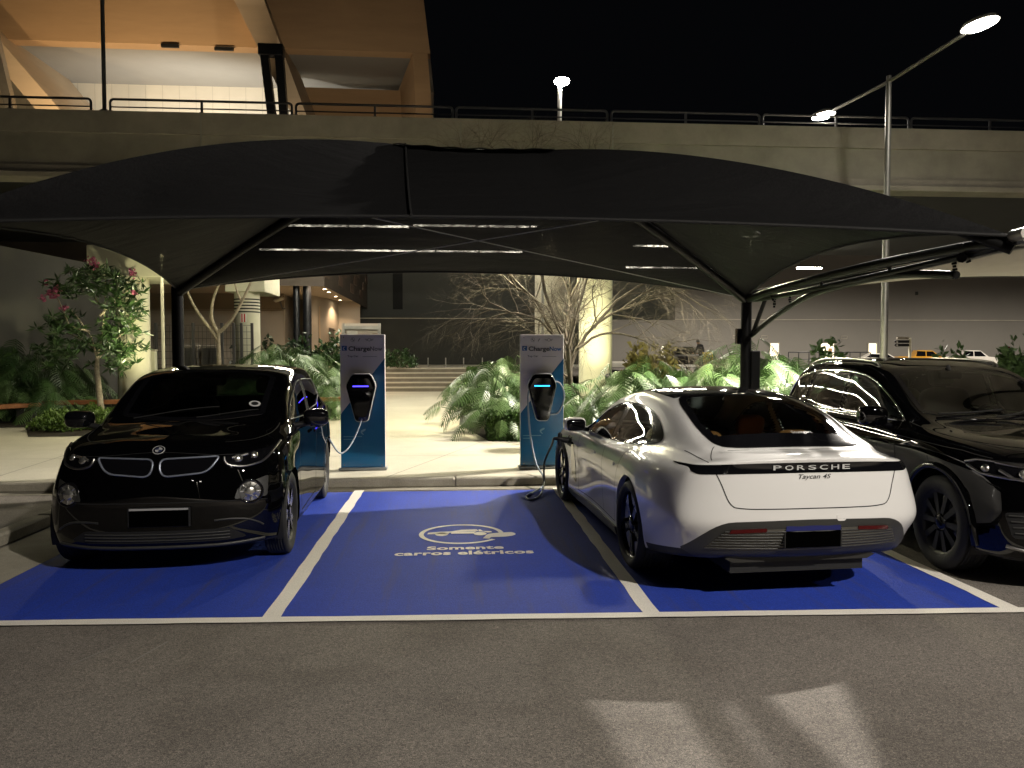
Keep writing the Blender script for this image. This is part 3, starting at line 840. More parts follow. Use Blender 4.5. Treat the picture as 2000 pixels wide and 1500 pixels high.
    # twin grilles with silver rings
    for sg in (1, -1):
        pl = roundpoly([(sg * .025, .905, .05), (sg * .425, .915, .03), (sg * .35, .80, .06), (sg * .06, .775, .04), (sg * .025, .82, .05)], .04, 5)
        gp = car.patch('kidney_grille', [pl], ['F'], M['gloss_black'], root, .004, .004, .03)
        b = MB(); car.bead(b, pl, 'F', .0075, .008, .02, 0, True); b.build('grille_ring', mat('ring_silver', (.30, .33, .40), .3, .6) if 'ring_silver' not in MATS else MATS['ring_silver'], gp)
        hl = roundpoly([(sg * .45, .915, .03), (sg * .475, .855, .05), (sg * .58, .825, .06), (sg * .70, .85, .06), (sg * .755, .915, .04), (sg * .785, .985, .02), (sg * .74, .955, .05), (sg * .62, .935, .1)], .03, 5)
        h = car.patch('headlight', [hl], ['F'], M['gloss_black'], root, .004, .006, .025)
        b = MB()
        car.bead(b, [tuple(p) for p in spline([(sg * .452, .905), (sg * .48, .85), (sg * .58, .828), (sg * .69, .85), (sg * .745, .91), (sg * .78, .98)], 40)], 'F', .009, .008, .015, 0, False, 8)
        b.build('light_guide', M['satin_trim'], h)
        b = MB()
        for (yy, zz, rr) in ((.545, .893, .034), (.645, .905, .028)):
            p, n = car.hit('F', sg * yy, zz)
            Q = Matrix.Translation(p) @ n.to_track_quat('Z', 'Y').to_matrix().to_4x4()
            b.lathe([(rr, .004), (rr * .95, .012), (rr * .6, .018), (.001, .02)], Q, 20)
        p0, n0 = car.hit('F', sg * .50, .895); p1, n1 = car.hit('F', sg * .60, .915)
        b.tube([p0 + n0 * .008, p1 + n1 * .008], .011, 8)
        b.build('lamp_lens', M['lamp_reflector'], h)
        fp = roundpoly([(sg * .53, .585), (sg * .56, .68), (sg * .745, .745), (sg * .745, .585)], .02, 3)
        f = car.patch('fog_panel', [fp], ['F'], M['dark_plastic'], root, .003, .004, .03)
        p, n = car.hit('F', sg * .635, .635)
        nn = (n + Vector((.6, 0, 0))).normalized()
        Q = Matrix.Translation(p) @ nn.to_track_quat('Z', 'Y').to_matrix().to_4x4()
        b = MB(); b.lathe([(.096, -.05), (.096, .012), (.082, .016), (.078, .004)], Q, 32); b.build('fog_bezel', M['gloss_black'], f)
        b = MB(); b.lathe([(.078, .004), (.07, .014), (.045, .008), (.04, .02), (.02, .024), (.001, .026)], Q, 32)
        for k in range(8):
            a = k * math.pi / 4; b.tube([Q @ Vector((.045 * math.cos(a), .045 * math.sin(a), .012)), Q @ Vector((.076 * math.cos(a), .076 * math.sin(a), .012))], .006, 5)
        b.build('fog_lamp', M['lamp_reflector'], f)
    # round emblem
    p, n = car.hit('F', 0, .968)
    Q = Matrix.Translation(p) @ n.to_track_quat('Z', 'Y').to_matrix().to_4x4()
    b = MB(); b.lathe([(.044, -.004), (.044, .006), (.040, .009), (.001, .009)], Q, 32, 0)
    b.lathe([(.044, .0075), (.0415, .0105), (.039, .0105), (.037, .0085)], Q, 32, 1)
    for q in range(4):
        a0 = q * math.pi / 2
        pl = [(0, 0)] + [(.026 * math.cos(a0 + math.pi / 2 * k / 6), .026 * math.sin(a0 + math.pi / 2 * k / 6)) for k in range(7)]
        b.prism(pl, Q @ Matrix.Translation((0, 0, .009)), .0015, 1 if q % 2 == 0 else 2)
    b.build('emblem', [M['gloss_black'], M['plate_grey'], M['ink_navy']], root)
    # plate, bumper creases, lower intake
    b = MB(); p, n = car.hit('F', 0, .47)
    b.box((p.x + .008, .03, .475), (.016, .43, .15), 0, None, .004)
    b.box((p.x + .018, .03, .468), (.006, .405, .125), 1); b.box((p.x + .019, .03, .536), (.006, .405, .014), 2)
    b.build('number_plate', [M['black_part'], M['plate_black'], M['plate_grey']], root)
    li = roundpoly([(-.50, .365, .03), (.50, .365, .03), (.62, .285, .04), (.48, .27, .03), (-.48, .27, .03), (-.62, .285, .04)], .02, 4)
    lo = car.patch('lower_intake', [li], ['F'], M['gap'], root, .003, .004, .04)
    b = MB()
    for z in (.292, .316, .34): car.bead(b, [(-.5, z), (.5, z)], 'F', .006, .006, .04)
    b.build('slat', M['dark_plastic'], lo)
    b = MB()
    car.bead(b, [tuple(q) for q in spline([(-.72, .36), (-.6, .425), (-.4, .43)], 12)], 'F', .008, .0, .03)
    car.bead(b, [tuple(q) for q in spline([(.72, .36), (.6, .425), (.4, .43)], 12)], 'F', .008, .0, .03)
    car.bead(b, [tuple(q) for q in spline([(-.72, .25), (-.4, .235), (0, .235), (.4, .235), (.72, .25)], 40)], 'F', .014, .0, .03)
    b.build('bumper_trim', M['dark_plastic'], root)
    # round sticker on the screen
    ell = [(2.075 + .044 * math.cos(a), .475 + .048 * math.sin(a)) for a in [2 * math.pi * k / 24 for k in range(24)]]
    st = car.patch('sticker', [ell], ['T'], M['white_ink'], root, .007, 0, .03)
    ell2 = [(2.075 + .027 * math.cos(a), .475 + .030 * math.sin(a)) for a in [2 * math.pi * k / 24 for k in range(24)]]
    car.patch('sticker_mark', [ell2], ['T'], M['black_part'], st, .009, 0, .03)
    # wipers
    b = MB()
    for (pts) in ([(2.30, -.45), (2.22, -.1), (2.16, .2)], [(2.32, .05), (2.24, .32), (2.16, .52)]):
        L = [tuple(p) for p in spline(pts, 14)]
        b.tube([car.hit('T', *p)[0] + car.hit('T', *p)[1] * .012 for p in L], .005, 6)
    b.build('wiper', M['gap'], root)
    for sg in (1, -1):
        b = MB()
        b.blob((2.0, sg * .985, 1.125), (.17, .22, .155), .6, Matrix.Rotation(.2 * sg, 3, 'Z'))
        b.blob((1.945, sg * .98, 1.12), (.1, .19, .13), .5, Matrix.Rotation(.2 * sg, 3, 'Z'), 1)
        b.tube([(2.02, sg * .80, 1.05), (2.01, sg * .93, 1.075)], .025, 8, 1)
        b.build('side_mirror', [M['gloss_black'], M['black_part']], root)
        b = MB(); b.box((1.2, sg * .885, .93), (.2, .02, .035), 0, None, .008); b.build('door_handle', M['gloss_black'], root)
    for sg in (1, -1):
        car.patch('tail_light', [roundpoly([(sg * .42, 1.02), (sg * .70, 1.03), (sg * .70, .93), (sg * .46, .92)], .03, 3)], ['B'], M['red_lens'], root, .003, .004, .03)
    car.patch('charging_flap', [roundpoly([(.05, .90), (-.2, .90), (-.2, .74), (.05, .74)], .05, 4)], ['L'], M['gloss_black'], root, .003, .004, .03)
    b = MB(); b.box((1.0, 0, .5), (2.0, 1.4, .12)); b.build('cabin_floor', M['dark_leather'], root)
    b = MB(); b.box((1.95, 0, .98), (.4, 1.35, .14), 0, None, .05); b.build('dashboard', M['dark_leather'], root)
    for y in (.36, -.36): seat_part(root, 1.1, y, .66, M['dark_leather'], .5, 1, True, .56)
    seat_part(root, .32, 0, .68, M['dark_leather'], 1.15, 1, False, .5)
    steering(root, (1.68, .36, 1.0), .18, M['dark_leather'])
    b = MB(); b.box((1.5, 0, 1.44), (.04, .22, .07), 0, None, .02); b.build('rear_view_mirror', M['dark_leather'], root)
    for x in (0, 2.57):
        for sg in (1, -1): make_wheel(root, (x, sg * .765, .35), .35, .252, .175, sg, 'twin', M)
    return root

# ------------------------------------------------------------------ the black SUV on the right (front towards us)
def build_suv():
    T = [
     {0: (3.55, 0, .28), 1: (3.5, .45, .28), 2: (3.3, .72, .27), 3: (3.15, .78, .25), 4: (2.82, .78, .25), 7: (1.4, .78, .22), 10: (0, .78, .25), 12: (-.62, .7, .32), 13: (-.8, .42, .34), 14: (-.84, 0, .34)},
     {0: (3.64, 0, .24), 1: (3.6, .5, .24), 2: (3.42, .8, .25), 3: (3.2, .885, .26), 4: (2.82, .915, .26), 5: (2.35, .905, .25), 7: (1.4, .9, .23), 9: (.5, .91, .25), 10: (0, .92, .27), 11: (-.4, .9, .31), 12: (-.74, .78, .35), 13: (-.9, .46, .37), 14: (-.93, 0, .37)},
     {0: (3.69, 0, .42), 1: (3.65, .52, .42), 2: (3.46, .83, .43), 3: (3.22, .92, .43), 4: (2.82, .945, .44), 5: (2.35, .92, .42), 7: (1.4, .905, .4), 9: (.5, .925, .42), 10: (0, .945, .45), 11: (-.4, .925, .47), 12: (-.78, .80, .5), 13: (-.93, .48, .5), 14: (-.96, 0, .5)},
     {0: (3.70, 0, .62), 1: (3.66, .52, .62), 2: (3.46, .82, .63), 3: (3.22, .92, .64), 4: (2.82, .947, .66), 5: (2.35, .925, .65), 7: (1.4, .92, .62), 9: (.5, .93, .64), 10: (0, .947, .67), 11: (-.4, .93, .69), 12: (-.78, .81, .7), 13: (-.93, .49, .7), 14: (-.96, 0, .7)},
     {0: (3.68, 0, .82), 1: (3.63, .5, .82), 2: (3.42, .79, .84), 3: (3.18, .895, .86), 4: (2.8, .935, .89), 5: (2.35, .935, .88), 7: (1.4, .935, .87), 9: (.5, .94, .88), 10: (0, .945, .9), 11: (-.4, .925, .92), 12: (-.77, .81, .92), 13: (-.91, .49, .92), 14: (-.94, 0, .92)},
     {0: (3.62, 0, .93), 1: (3.56, .48, .935), 2: (3.34, .73, .965), 3: (3.08, .835, .99), 4: (2.75, .88, 1.01), 5: (2.3, .90, 1.02), 7: (1.4, .905, 1.02), 9: (.5, .905, 1.03), 10: (0, .90, 1.05), 11: (-.4, .88, 1.07), 12: (-.75, .76, 1.08), 13: (-.88, .45, 1.08), 14: (-.91, 0, 1.08)},
     {0: (3.54, 0, .985), 1: (3.46, .42, .99), 2: (3.2, .62, 1.015), 3: (2.95, .73, 1.035), 4: (2.65, .79, 1.055), 5: (2.2, .845, 1.075), 7: (1.4, .85, 1.085), 9: (.5, .845, 1.10), 10: (0, .84, 1.12), 11: (-.4, .81, 1.14), 12: (-.7, .70, 1.15), 13: (-.82, .42, 1.15), 14: (-.85, 0, 1.15)},
     {0: (3.46, 0, 1.005), 1: (3.36, .32, 1.015), 2: (3.1, .46, 1.04), 3: (2.85, .58, 1.06), 4: (2.55, .68, 1.08), 5: (2.05, .79, 1.16), 6: (1.6, .775, 1.32), 7: (1.1, .765, 1.37), 8: (.5, .755, 1.38), 9: (.05, .745, 1.38), 10: (-.3, .735, 1.37), 11: (-.5, .70, 1.36), 12: (-.66, .58, 1.35), 13: (-.73, .34, 1.35), 14: (-.76, 0, 1.35)},
     {0: (3.4, 0, 1.02), 1: (3.28, .2, 1.03), 2: (3.0, .3, 1.055), 3: (2.75, .42, 1.075), 4: (2.42, .6, 1.105), 5: (1.9, .71, 1.30), 6: (1.45, .665, 1.53), 7: (1.05, .645, 1.60), 8: (.5, .635, 1.605), 9: (.05, .63, 1.59), 10: (-.25, .61, 1.565), 11: (-.42, .575, 1.545), 12: (-.55, .48, 1.53), 13: (-.62, .28, 1.525), 14: (-.64, 0, 1.525)},
     {0: (3.35, 0, 1.03), 1: (3.2, .1, 1.04), 2: (2.93, .15, 1.065), 3: (2.65, .22, 1.09), 4: (2.3, .34, 1.12), 5: (1.82, .4, 1.37), 6: (1.38, .39, 1.58), 7: (1.0, .385, 1.645), 8: (.5, .38, 1.65), 9: (.05, .375, 1.635), 10: (-.22, .36, 1.61), 11: (-.38, .34, 1.59), 12: (-.48, .26, 1.575), 13: (-.53, .15, 1.57), 14: (-.55, 0, 1.565)},
     {0: (3.32, 0, 1.035), 1: (3.15, 0, 1.05), 2: (2.88, 0, 1.075), 3: (2.6, 0, 1.1), 4: (2.25, 0, 1.13), 5: (1.8, 0, 1.385), 6: (1.36, 0, 1.595), 7: (1.0, 0, 1.655), 8: (.5, 0, 1.66), 9: (.05, 0, 1.645), 10: (-.2, 0, 1.62), 11: (-.34, 0, 1.60), 12: (-.42, 0, 1.59), 13: (-.46, 0, 1.58), 14: (-.48, 0, 1.575)},
    ]
    M = dict(MATS); M['rim'] = MATS['black_part']; M['spoke'] = MATS['black_part']; M['spoke_side'] = MATS['black_part']; M['hub'] = MATS['gloss_black']
    car = Car(T, 14, 200, 84)
    root = empty('parked_car', label='black sport utility vehicle facing us at the right edge beside the white sedan', cat='car')
    arches = [(0, .37, .42), (2.82, .37, .42)]
    ws = roundpoly([(2.16, -.68, .05), (2.22, -.4, .3), (2.24, 0, .3), (2.22, .4, .3), (2.16, .68, .05), (1.52, .60, .07), (1.45, .3, .3), (1.43, 0, .3), (1.45, -.3, .3), (1.52, -.60, .07)], .05, 4)
    car.cut(inset(ws, .04), 'T', 0)
    fw = roundpoly([(2.08, 1.13, .02), (1.02, 1.125, .02), (1.0, 1.50, .02), (1.38, 1.46, .15), (1.72, 1.32, .2)], .03, 5)
    rw_ = roundpoly([(.93, 1.125, .02), (.12, 1.145, .03), (.12, 1.495, .03), (.93, 1.50, .02)], .03, 4)
    qw = roundpoly([(.05, 1.15, .02), (-.50, 1.20, .06), (-.33, 1.41, .12), (.05, 1.485, .03)], .03, 5)
    dlo = roundpoly([(2.14, 1.115, .02), (1.0, 1.11, .1), (.1, 1.13, .1), (-.57, 1.185, .07), (-.36, 1.43, .14), (.1, 1.515, .2), (.9, 1.525, .2), (1.40, 1.48, .2), (1.76, 1.33, .2)], .05, 6)
    for ax in 'LR':
        for w in (fw, rw_, qw): car.cut(w, ax, 0.0)
    bw = roundpoly([(-.56, 1.16), (.56, 1.16), (.48, 1.47), (-.48, 1.47)], .06, 4)
    car.cut(inset(bw, .03), 'B', 0)
    car.body('body', [M['black_paint'], M['black_part']], root, arches, lambda t, r: 1 if r < 1.0 else 0)
    wheel_wells(root, arches, .2, M, .5, .90, -.75, 3.35, .27, .5)
    car.patch('windscreen', [ws], ['T'], [M['gloss_black'], M['dark_glass']], root, .004, .004, .04, frit=.05)
    car.patch('rear_window', [bw], ['B'], [M['gloss_black'], M['car_glass']], root, .004, .004, .05, frit=.04)
    for ax in 'LR':
        for w in (fw, rw_, qw): car.patch('side_window', [w], [ax], [M['gloss_black'], M['dark_glass']], root, .005, .005, .03, frit=.018)
        b = MB()
        car.bead(b, dlo, ax, .010, .004, .025, 0, True); b.build('window_trim', M['chrome'], root)
        sg = 1 if ax == 'L' else -1
        b = MB()
        b.tube([(p[0], sg * p[1], p[2]) for p in spline([(1.32, .60, 1.57), (1.22, .60, 1.618), (.6, .585, 1.648), (0, .575, 1.635), (-.28, .57, 1.592), (-.36, .57, 1.56)], 30)], .014, 8)
        b.build('roof_rail', M['satin_trim'], root)
    gl_ = []
    def gap():
        gl_.append(MB()); return gl_[-1]
    for ax in 'LR':
        car.strip(gap(), [tuple(p) for p in spline([(.97, 1.12), (.98, .8), (.95, .32)], 24)], ax, .008)
        car.strip(gap(), [tuple(p) for p in spline([(2.12, 1.1), (2.2, .8), (2.12, .32)], 24)], ax, .008)
        car.strip(gap(), [tuple(p) for p in spline([(-.02, 1.13), (.2, .95), (.4, .75), (.5, .32)], 24)], ax, .008)
        car.strip(gap(), [(2.2, 1.0), (3.05, .97), (3.3, .94)], ax, .007)
    for sg in (1, -1):
        car.strip(gap(), [tuple(p) for p in spline([(2.2, sg * .80), (2.7, sg * .78), (3.1, sg * .72), (3.4, sg * .52), (3.5, 0)], 40)], 'T', .008)
    for g in gl_: g.build('panel_gap', M['gap'], root)
    # headlights with bright light guides
    for sg in (1, -1):
        hl = roundpoly([(sg * .80, .925, .02), (sg * .53, .885, .02), (sg * .46, .80, .03), (sg * .56, .775, .03), (sg * .76, .80, .03), (sg * .83, .86, .03)], .03, 4)
        h = car.patch('headlight', [hl], ['F'], M['gloss_black'], root, .004, .006, .025)
        b = MB()
        car.bead(b, [(sg * .80, .912), (sg * .54, .873), (sg * .48, .81)], 'F', .010, .008, .015, 0)
        car.bead(b, [(sg * .80, .865), (sg * .755, .815), (sg * .635, .80), (sg * .60, .848)], 'F', .012, .008, .015, 0)
        car.bead(b, [(sg * .615, .79), (sg * .57, .845)], 'F', .010, .008, .015, 0)
        car.bead(b, [(sg * .61, .787), (sg * .49, .785)], 'F', .010, .008, .015, 0)
        b.build('light_guide', M['satin_trim'], h)
        b = MB()
        p, n = car.hit('F', sg * .70, .85)
        Q = Matrix.Translation(p + n * .004) @ (n + Vector((1, 0, 0))).to_track_quat('Z', 'Y').to_matrix().to_4x4()
        b.lathe([(.036, 0), (.034, .012), (.02, .018), (.001, .02)], Q, 20)
        b.build('lamp_lens', M['lamp_reflector'], h)
        side = 'L' if sg > 0 else 'R'
        hs = roundpoly([(3.10, .90, .02), (3.20, .935, .03), (3.50, .925, .01), (3.50, .80, .01), (3.28, .815, .04)], .02, 4)
        car.patch('headlight_side', [hs], [side], M['gloss_black'], h, .004, .006, .025)
        b = MB(); car.bead(b, [(3.13, .895), (3.22, .922), (3.48, .912)], side, .009, .008, .015); car.bead(b, [(3.16, .875), (3.29, .828), (3.48, .812)], side, .011, .008, .015)
        p, n = car.hit(side, 3.30, .868); Q = Matrix.Translation(p + n * .004) @ n.to_track_quat('Z', 'Y').to_matrix().to_4x4(); b.lathe([(.03, 0), (.028, .01), (.001, .016)], Q, 16)
        b.build('light_guide', M['satin_trim'], h)
        iv = roundpoly([(sg * .82, .58), (sg * .56, .60), (sg * .50, .42), (sg * .78, .40)], .03, 3)
        v = car.patch('air_intake', [iv], ['F'], M['gap'], root, .003, .004, .04)
        b = MB()
        for k in range(4): car.bead(b, [(sg * (.80 - .01 * k), .56 - .04 * k), (sg * (.555 - .015 * k), .575 - .04 * k)], 'F', .006, .005, .03)
        b.build('slat', M['dark_plastic'], v)
    gr = roundpoly([(-.46, .86, .05), (.46, .86, .05), (.50, .72, .1), (.40, .46, .06), (-.40, .46, .06), (-.50, .72, .1)], .05, 5)
    gp = car.patch('grille', [gr], ['F'], M['gap'], root, .003, .004, .04)
    b = MB(); car.bead(b, gr, 'F', .014, .006, .03, 0, True); b.build('grille_frame', M['satin_trim'], gp)
    b = MB()
    for k in range(6): car.bead(b, [(-.42, .51 + .06 * k), (.42, .51 + .06 * k)], 'F', .009, .008, .04)
    b.build('slat', M['dark_plastic'], gp)
    b = MB(); car.bead(b, [tuple(p) for p in spline([(-.80, .34), (-.5, .295), (0, .29), (.5, .295), (.80, .34)], 40)], 'F', .014, .006, .03); b.build('bumper_trim', M['satin_trim'], root)
    b = MB(); p, n = car.hit('F', 0, .6); b.box((p.x + .012, 0, .6), (.02, .42, .14), 0, None, .004); b.build('number_plate', M['plate_black'], root)
    for sg in (1, -1):
        b = MB()
        b.blob((1.98, sg * 1.03, 1.15), (.18, .25, .18), .55, Matrix.Rotation(.15 * sg, 3, 'Z'))
        b.blob((1.925, sg * 1.03, 1.145), (.11, .21, .14), .5, Matrix.Rotation(.15 * sg, 3, 'Z'), 1)
        b.tube([(2.0, sg * .86, 1.06), (1.99, sg * .96, 1.08)], .026, 8, 1)
        b.build('side_mirror', [M['black_paint'], M['gloss_black']], root)
        b = MB()
        for x in (1.12, .22):
            b = MB(); b.box((x, sg * .955, .95), (.2, .03, .035), 0, None, .012); b.build('door_handle', M['black_paint'], root)
        n_ = 26
        for (ax_, az_, r_) in arches:
            pts = []
            for k in range(n_ + 1):
                a = math.pi * (-.05 + 1.1 * k / n_)
                x, z = ax_ + (r_ + .03) * math.cos(a), az_ + (r_ + .03) * math.sin(a)
                p, nn = car.hit('L' if sg > 0 else 'R', x, z); pts.append(p + nn * .002)
            b = MB(); b.tube(pts, .03, 8)
            b.build('wheel_arch_trim', M['black_paint'], root)
    b = MB()
    for pts in ([(2.2, -.55), (2.14, -.2), (2.1, .1)], [(2.22, -.02), (2.14, .3), (2.06, .56)]):
        L = [tuple(p) for p in spline(pts, 14)]
        b.tube([car.hit('T', *p)[0] + car.hit('T', *p)[1] * .02 for p in L], .008, 6)
    b.build('wiper', M['gap'], root)
    b = MB(); b.box((1.0, 0, .5), (2.4, 1.5, .12)); b.build('cabin_floor', M['dark_leather'], root)
    b = MB(); b.box((1.92, 0, 1.0), (.4, 1.45, .14), 0, None, .05); b.box((1.7, 0, 1.08), (.03, .24, .12), 0, None, .01); b.build('dashboard', M['dark_leather'], root)
    for y in (.39, -.39): seat_part(root, 1.1, y, .72, M['dark_leather'], .52, 1, True, .58)
    seat_part(root, .25, 0, .74, M['grey_leather'], 1.25, 1, False, .54)
    for y in (.4, -.4):
        b = MB(); b.box((-.1, y, 1.36), (.08, .22, .15), 0, None, .04); b.build('headrest', M['dark_leather'], root)
    steering(root, (1.6, .39, 1.04), .185, M['dark_leather'])
    b = MB(); b.box((1.5, 0, 1.5), (.04, .25, .08), 0, None, .03); b.tube([(1.5, 0, 1.53), (1.46, 0, 1.585)], .02, 6); b.build('rear_view_mirror', M['dark_leather'], root)
    for x in (0, 2.82):
        for sg in (1, -1): make_wheel(root, (x, sg * .80, .37), .37, .25, .245, sg, 'ten', M)
    return root

# ------------------------------------------------------------------ ground
def ground_mat(name, base, dark, speck, nscale=3.0, fine=220.0, rough=.85, bump=.5, cracks=False, streak=None, wear=None, spec=.35, stones=0.0, scuff=None):
    m = bpy.data.materials.new(name); m.use_nodes = True; nt = m.node_tree; b = nt.nodes["Principled BSDF"]
    L = nt.links.new
    tc = N(nt, 'ShaderNodeTexCoord')
    n1 = N(nt, 'ShaderNodeTexNoise', i_Scale=nscale * .25, i_Detail=8.0, i_Roughness=.7); L(tc.outputs['Object'], n1.inputs['Vector'])
    c1 = N(nt, 'ShaderNodeValToRGB'); c1.color_ramp.elements[0].position = .32; c1.color_ramp.elements[1].position = .68
    c1.color_ramp.elements[0].color = (*dark, 1); c1.color_ramp.elements[1].color = (*base, 1); L(n1.outputs[0], c1.inputs[0])
    n2 = N(nt, 'ShaderNodeTexNoise', i_Scale=fine, i_Detail=2.0); L(tc.outputs['Object'], n2.inputs['Vector'])
    c2 = N(nt, 'ShaderNodeValToRGB'); c2.color_ramp.elements[0].position = .35; c2.color_ramp.elements[1].position = .68
    c2.color_ramp.elements[0].color = (1 - speck, 1 - speck, 1 - speck, 1); c2.color_ramp.elements[1].color = (1 + speck, 1 + speck, 1 + speck, 1)
    L(n2.outputs[0], c2.inputs[0])
    mx = N(nt, 'ShaderNodeMix', data_type='RGBA', blend_type='MULTIPLY'); mx.inputs[0].default_value = 1
    L(c1.outputs[0], mx.inputs[6]); L(c2.outputs[0], mx.inputs[7]); out = mx.outputs[2]
    if streak:
        mp = N(nt, 'ShaderNodeMapping'); mp.inputs['Scale'].default_value = (1.2, 9, 1); L(tc.outputs['Object'], mp.inputs['Vector'])
        n3 = N(nt, 'ShaderNodeTexNoise', i_Scale=3.0, i_Detail=8.0, i_Roughness=.75); L(mp.outputs[0], n3.inputs['Vector'])
        c3 = N(nt, 'ShaderNodeValToRGB'); c3.color_ramp.elements[0].position = .56; c3.color_ramp.elements[1].position = .8
        c3.color_ramp.elements[0].color = (0, 0, 0, 1); c3.color_ramp.elements[1].color = (.55, .55, .55, 1); L(n3.outputs[0], c3.inputs[0])
        m2 = N(nt, 'ShaderNodeMix', data_type='RGBA'); m2.inputs[7].default_value = (*streak, 1)
        L(c3.outputs[0], m2.inputs[0]); L(out, m2.inputs[6]); out = m2.outputs[2]
    if wear:                                   # rubbed-through spots
        n4 = N(nt, 'ShaderNodeTexNoise', i_Scale=26.0, i_Detail=6.0, i_Roughness=.75); L(tc.outputs['Object'], n4.inputs['Vector'])
        c4 = N(nt, 'ShaderNodeValToRGB'); c4.color_ramp.elements[0].position = .62; c4.color_ramp.elements[1].position = .70
        c4.color_ramp.elements[0].color = (0, 0, 0, 1); c4.color_ramp.elements[1].color = (.7, .7, .7, 1); L(n4.outputs[0], c4.inputs[0])
        m2 = N(nt, 'ShaderNodeMix', data_type='RGBA'); m2.inputs[7].default_value = (*wear, 1)
        L(c4.outputs[0], m2.inputs[0]); L(out, m2.inputs[6]); out = m2.outputs[2]
    if stones:                                 # coarse aggregate and old stains
        v1 = N(nt, 'ShaderNodeTexVoronoi', i_Scale=105.0); L(tc.outputs['Object'], v1.inputs['Vector'])
        sp = N(nt, 'ShaderNodeSeparateColor'); L(v1.outputs['Color'], sp.inputs[0])
        c5 = N(nt, 'ShaderNodeValToRGB'); el = c5.color_ramp.elements
        el[0].position = .0; el[0].color = (1 - stones, 1 - stones, 1 - stones, 1); el[1].position = 1.0; el[1].color = (1 + stones * 1.1, 1 + stones, 1 + stones * .9, 1)
        for ps, k in ((.22, 1 - stones * .35), (.78, 1 + stones * .22)):
            q_ = el.new(ps); q_.color = (k, k, k, 1)
        L(sp.outputs[0], c5.inputs[0])
        m3 = N(nt, 'ShaderNodeMix', data_type='RGBA', blend_type='MULTIPLY'); m3.inputs[0].default_value = 1; L(out, m3.inputs[6]); L(c5.outputs[0], m3.inputs[7]); out = m3.outputs[2]
        n6 = N(nt, 'ShaderNodeTexNoise', i_Scale=1.1, i_Detail=7.0, i_Roughness=.62, i_Distortion=.6); L(tc.outputs['Object'], n6.inputs['Vector'])
        c6 = N(nt, 'ShaderNodeValToRGB'); c6.color_ramp.elements[0].position = .36; c6.color_ramp.elements[1].position = .52
        c6.color_ramp.elements[0].color = (.83, .82, .81, 1); c6.color_ramp.elements[1].color = (1, 1, 1, 1); L(n6.outputs[0], c6.inputs[0])
        m4 = N(nt, 'ShaderNodeMix', data_type='RGBA', blend_type='MULTIPLY'); m4.inputs[0].default_value = 1; L(out, m4.inputs[6]); L(c6.outputs[0], m4.inputs[7]); out = m4.outputs[2]
        v2 = N(nt, 'ShaderNodeTexVoronoi', i_Scale=3.2); L(tc.outputs['Object'], v2.inputs['Vector'])
        c7 = N(nt, 'ShaderNodeValToRGB'); c7.color_ramp.elements[0].position = .015; c7.color_ramp.elements[1].position = .03
        c7.color_ramp.elements[0].color = (2.4, 2.3, 2.2, 1); c7.color_ramp.elements[1].color = (1, 1, 1, 1); L(v2.outputs['Distance'], c7.inputs[0])
        m5 = N(nt, 'ShaderNodeMix', data_type='RGBA', blend_type='MULTIPLY'); m5.inputs[0].default_value = 1; L(out, m5.inputs[6]); L(c7.outputs[0], m5.inputs[7]); out = m5.outputs[2]
    if scuff:                                  # long faint tyre scuffs along the bays
        mp2 = N(nt, 'ShaderNodeMapping'); mp2.inputs['Scale'].default_value = (5.5, .35, 1); L(tc.outputs['Object'], mp2.inputs['Vector'])
        n8 = N(nt, 'ShaderNodeTexNoise', i_Scale=1.6, i_Detail=7.0, i_Roughness=.7); L(mp2.outputs[0], n8.inputs['Vector'])
        c8 = N(nt, 'ShaderNodeValToRGB'); c8.color_ramp.elements[0].position = .52; c8.color_ramp.elements[1].position = .78
        c8.color_ramp.elements[0].color = (0, 0, 0, 1); c8.color_ramp.elements[1].color = (.95, .95, .95, 1); L(n8.outputs[0], c8.inputs[0])
        m6 = N(nt, 'ShaderNodeMix', data_type='RGBA'); m6.inputs[7].default_value = (*scuff, 1); L(c8.outputs[0], m6.inputs[0]); L(out, m6.inputs[6]); out = m6.outputs[2]
    L(out, b.inputs['Base Color']); b.inputs['Roughness'].default_value = rough; b.inputs['Specular IOR Level'].default_value = spec
    if bump:
        bp = N(nt, 'ShaderNodeBump'); bp.inputs['Strength'].default_value = bump; bp.inputs['Distance'].default_value = .006
        L(n2.outputs[0], bp.inputs['Height']); L(bp.outputs[0], b.inputs['Normal'])
    MATS[name] = m; return m
ground_mat('asphalt', (.190, .170, .150), (.146, .131, .116), .5, 2.2, 190, .88, .55, stones=.40)
ground_mat('blue_paint', (.026, .060, .42), (.021, .047, .31), .22, 2.0, 120, .72, .45, streak=(.085, .10, .28), wear=(.022, .032, .18), spec=.18, scuff=(.055, .06, .15))
ground_mat('white_line', (.82, .78, .71), (.72, .68, .61), .14, 4.0, 160, .65, .35, wear=(.50, .46, .40))
ground_mat('concrete_walk', (.60, .56, .46), (.48, .45, .36), .12, 1.6, 120, .8, .3, streak=(.30, .27, .20))
ground_mat('kerb_stone', (.38, .35, .28), (.25, .23, .18), .2, 9.0, 140, .85, .5)
ground_mat('soil', (.03, .022, .014), (.015, .011, .007), .4, 6.0, 60, .95, .6)
mat('concrete', (.42, .385, .31), .85, noise=.22, nscale=1.2, bump=.15, bscale=30)
mat('concrete_dark', (.38, .355, .285), .85, noise=.25, nscale=.9, bump=.15, bscale=30)
mat('column_concrete', (.62, .60, .46), .8, noise=.12, nscale=1.0, bump=.1, bscale=40)
mat('dark_wall', (.035, .036, .03), .8, noise=.2, nscale=.6)
mat('grey_wall', (.15, .145, .13), .85, noise=.15, nscale=.4, bump=.08, bscale=12)
mat('far_wall', (.20, .185, .16), .85, noise=.07, nscale=.15)
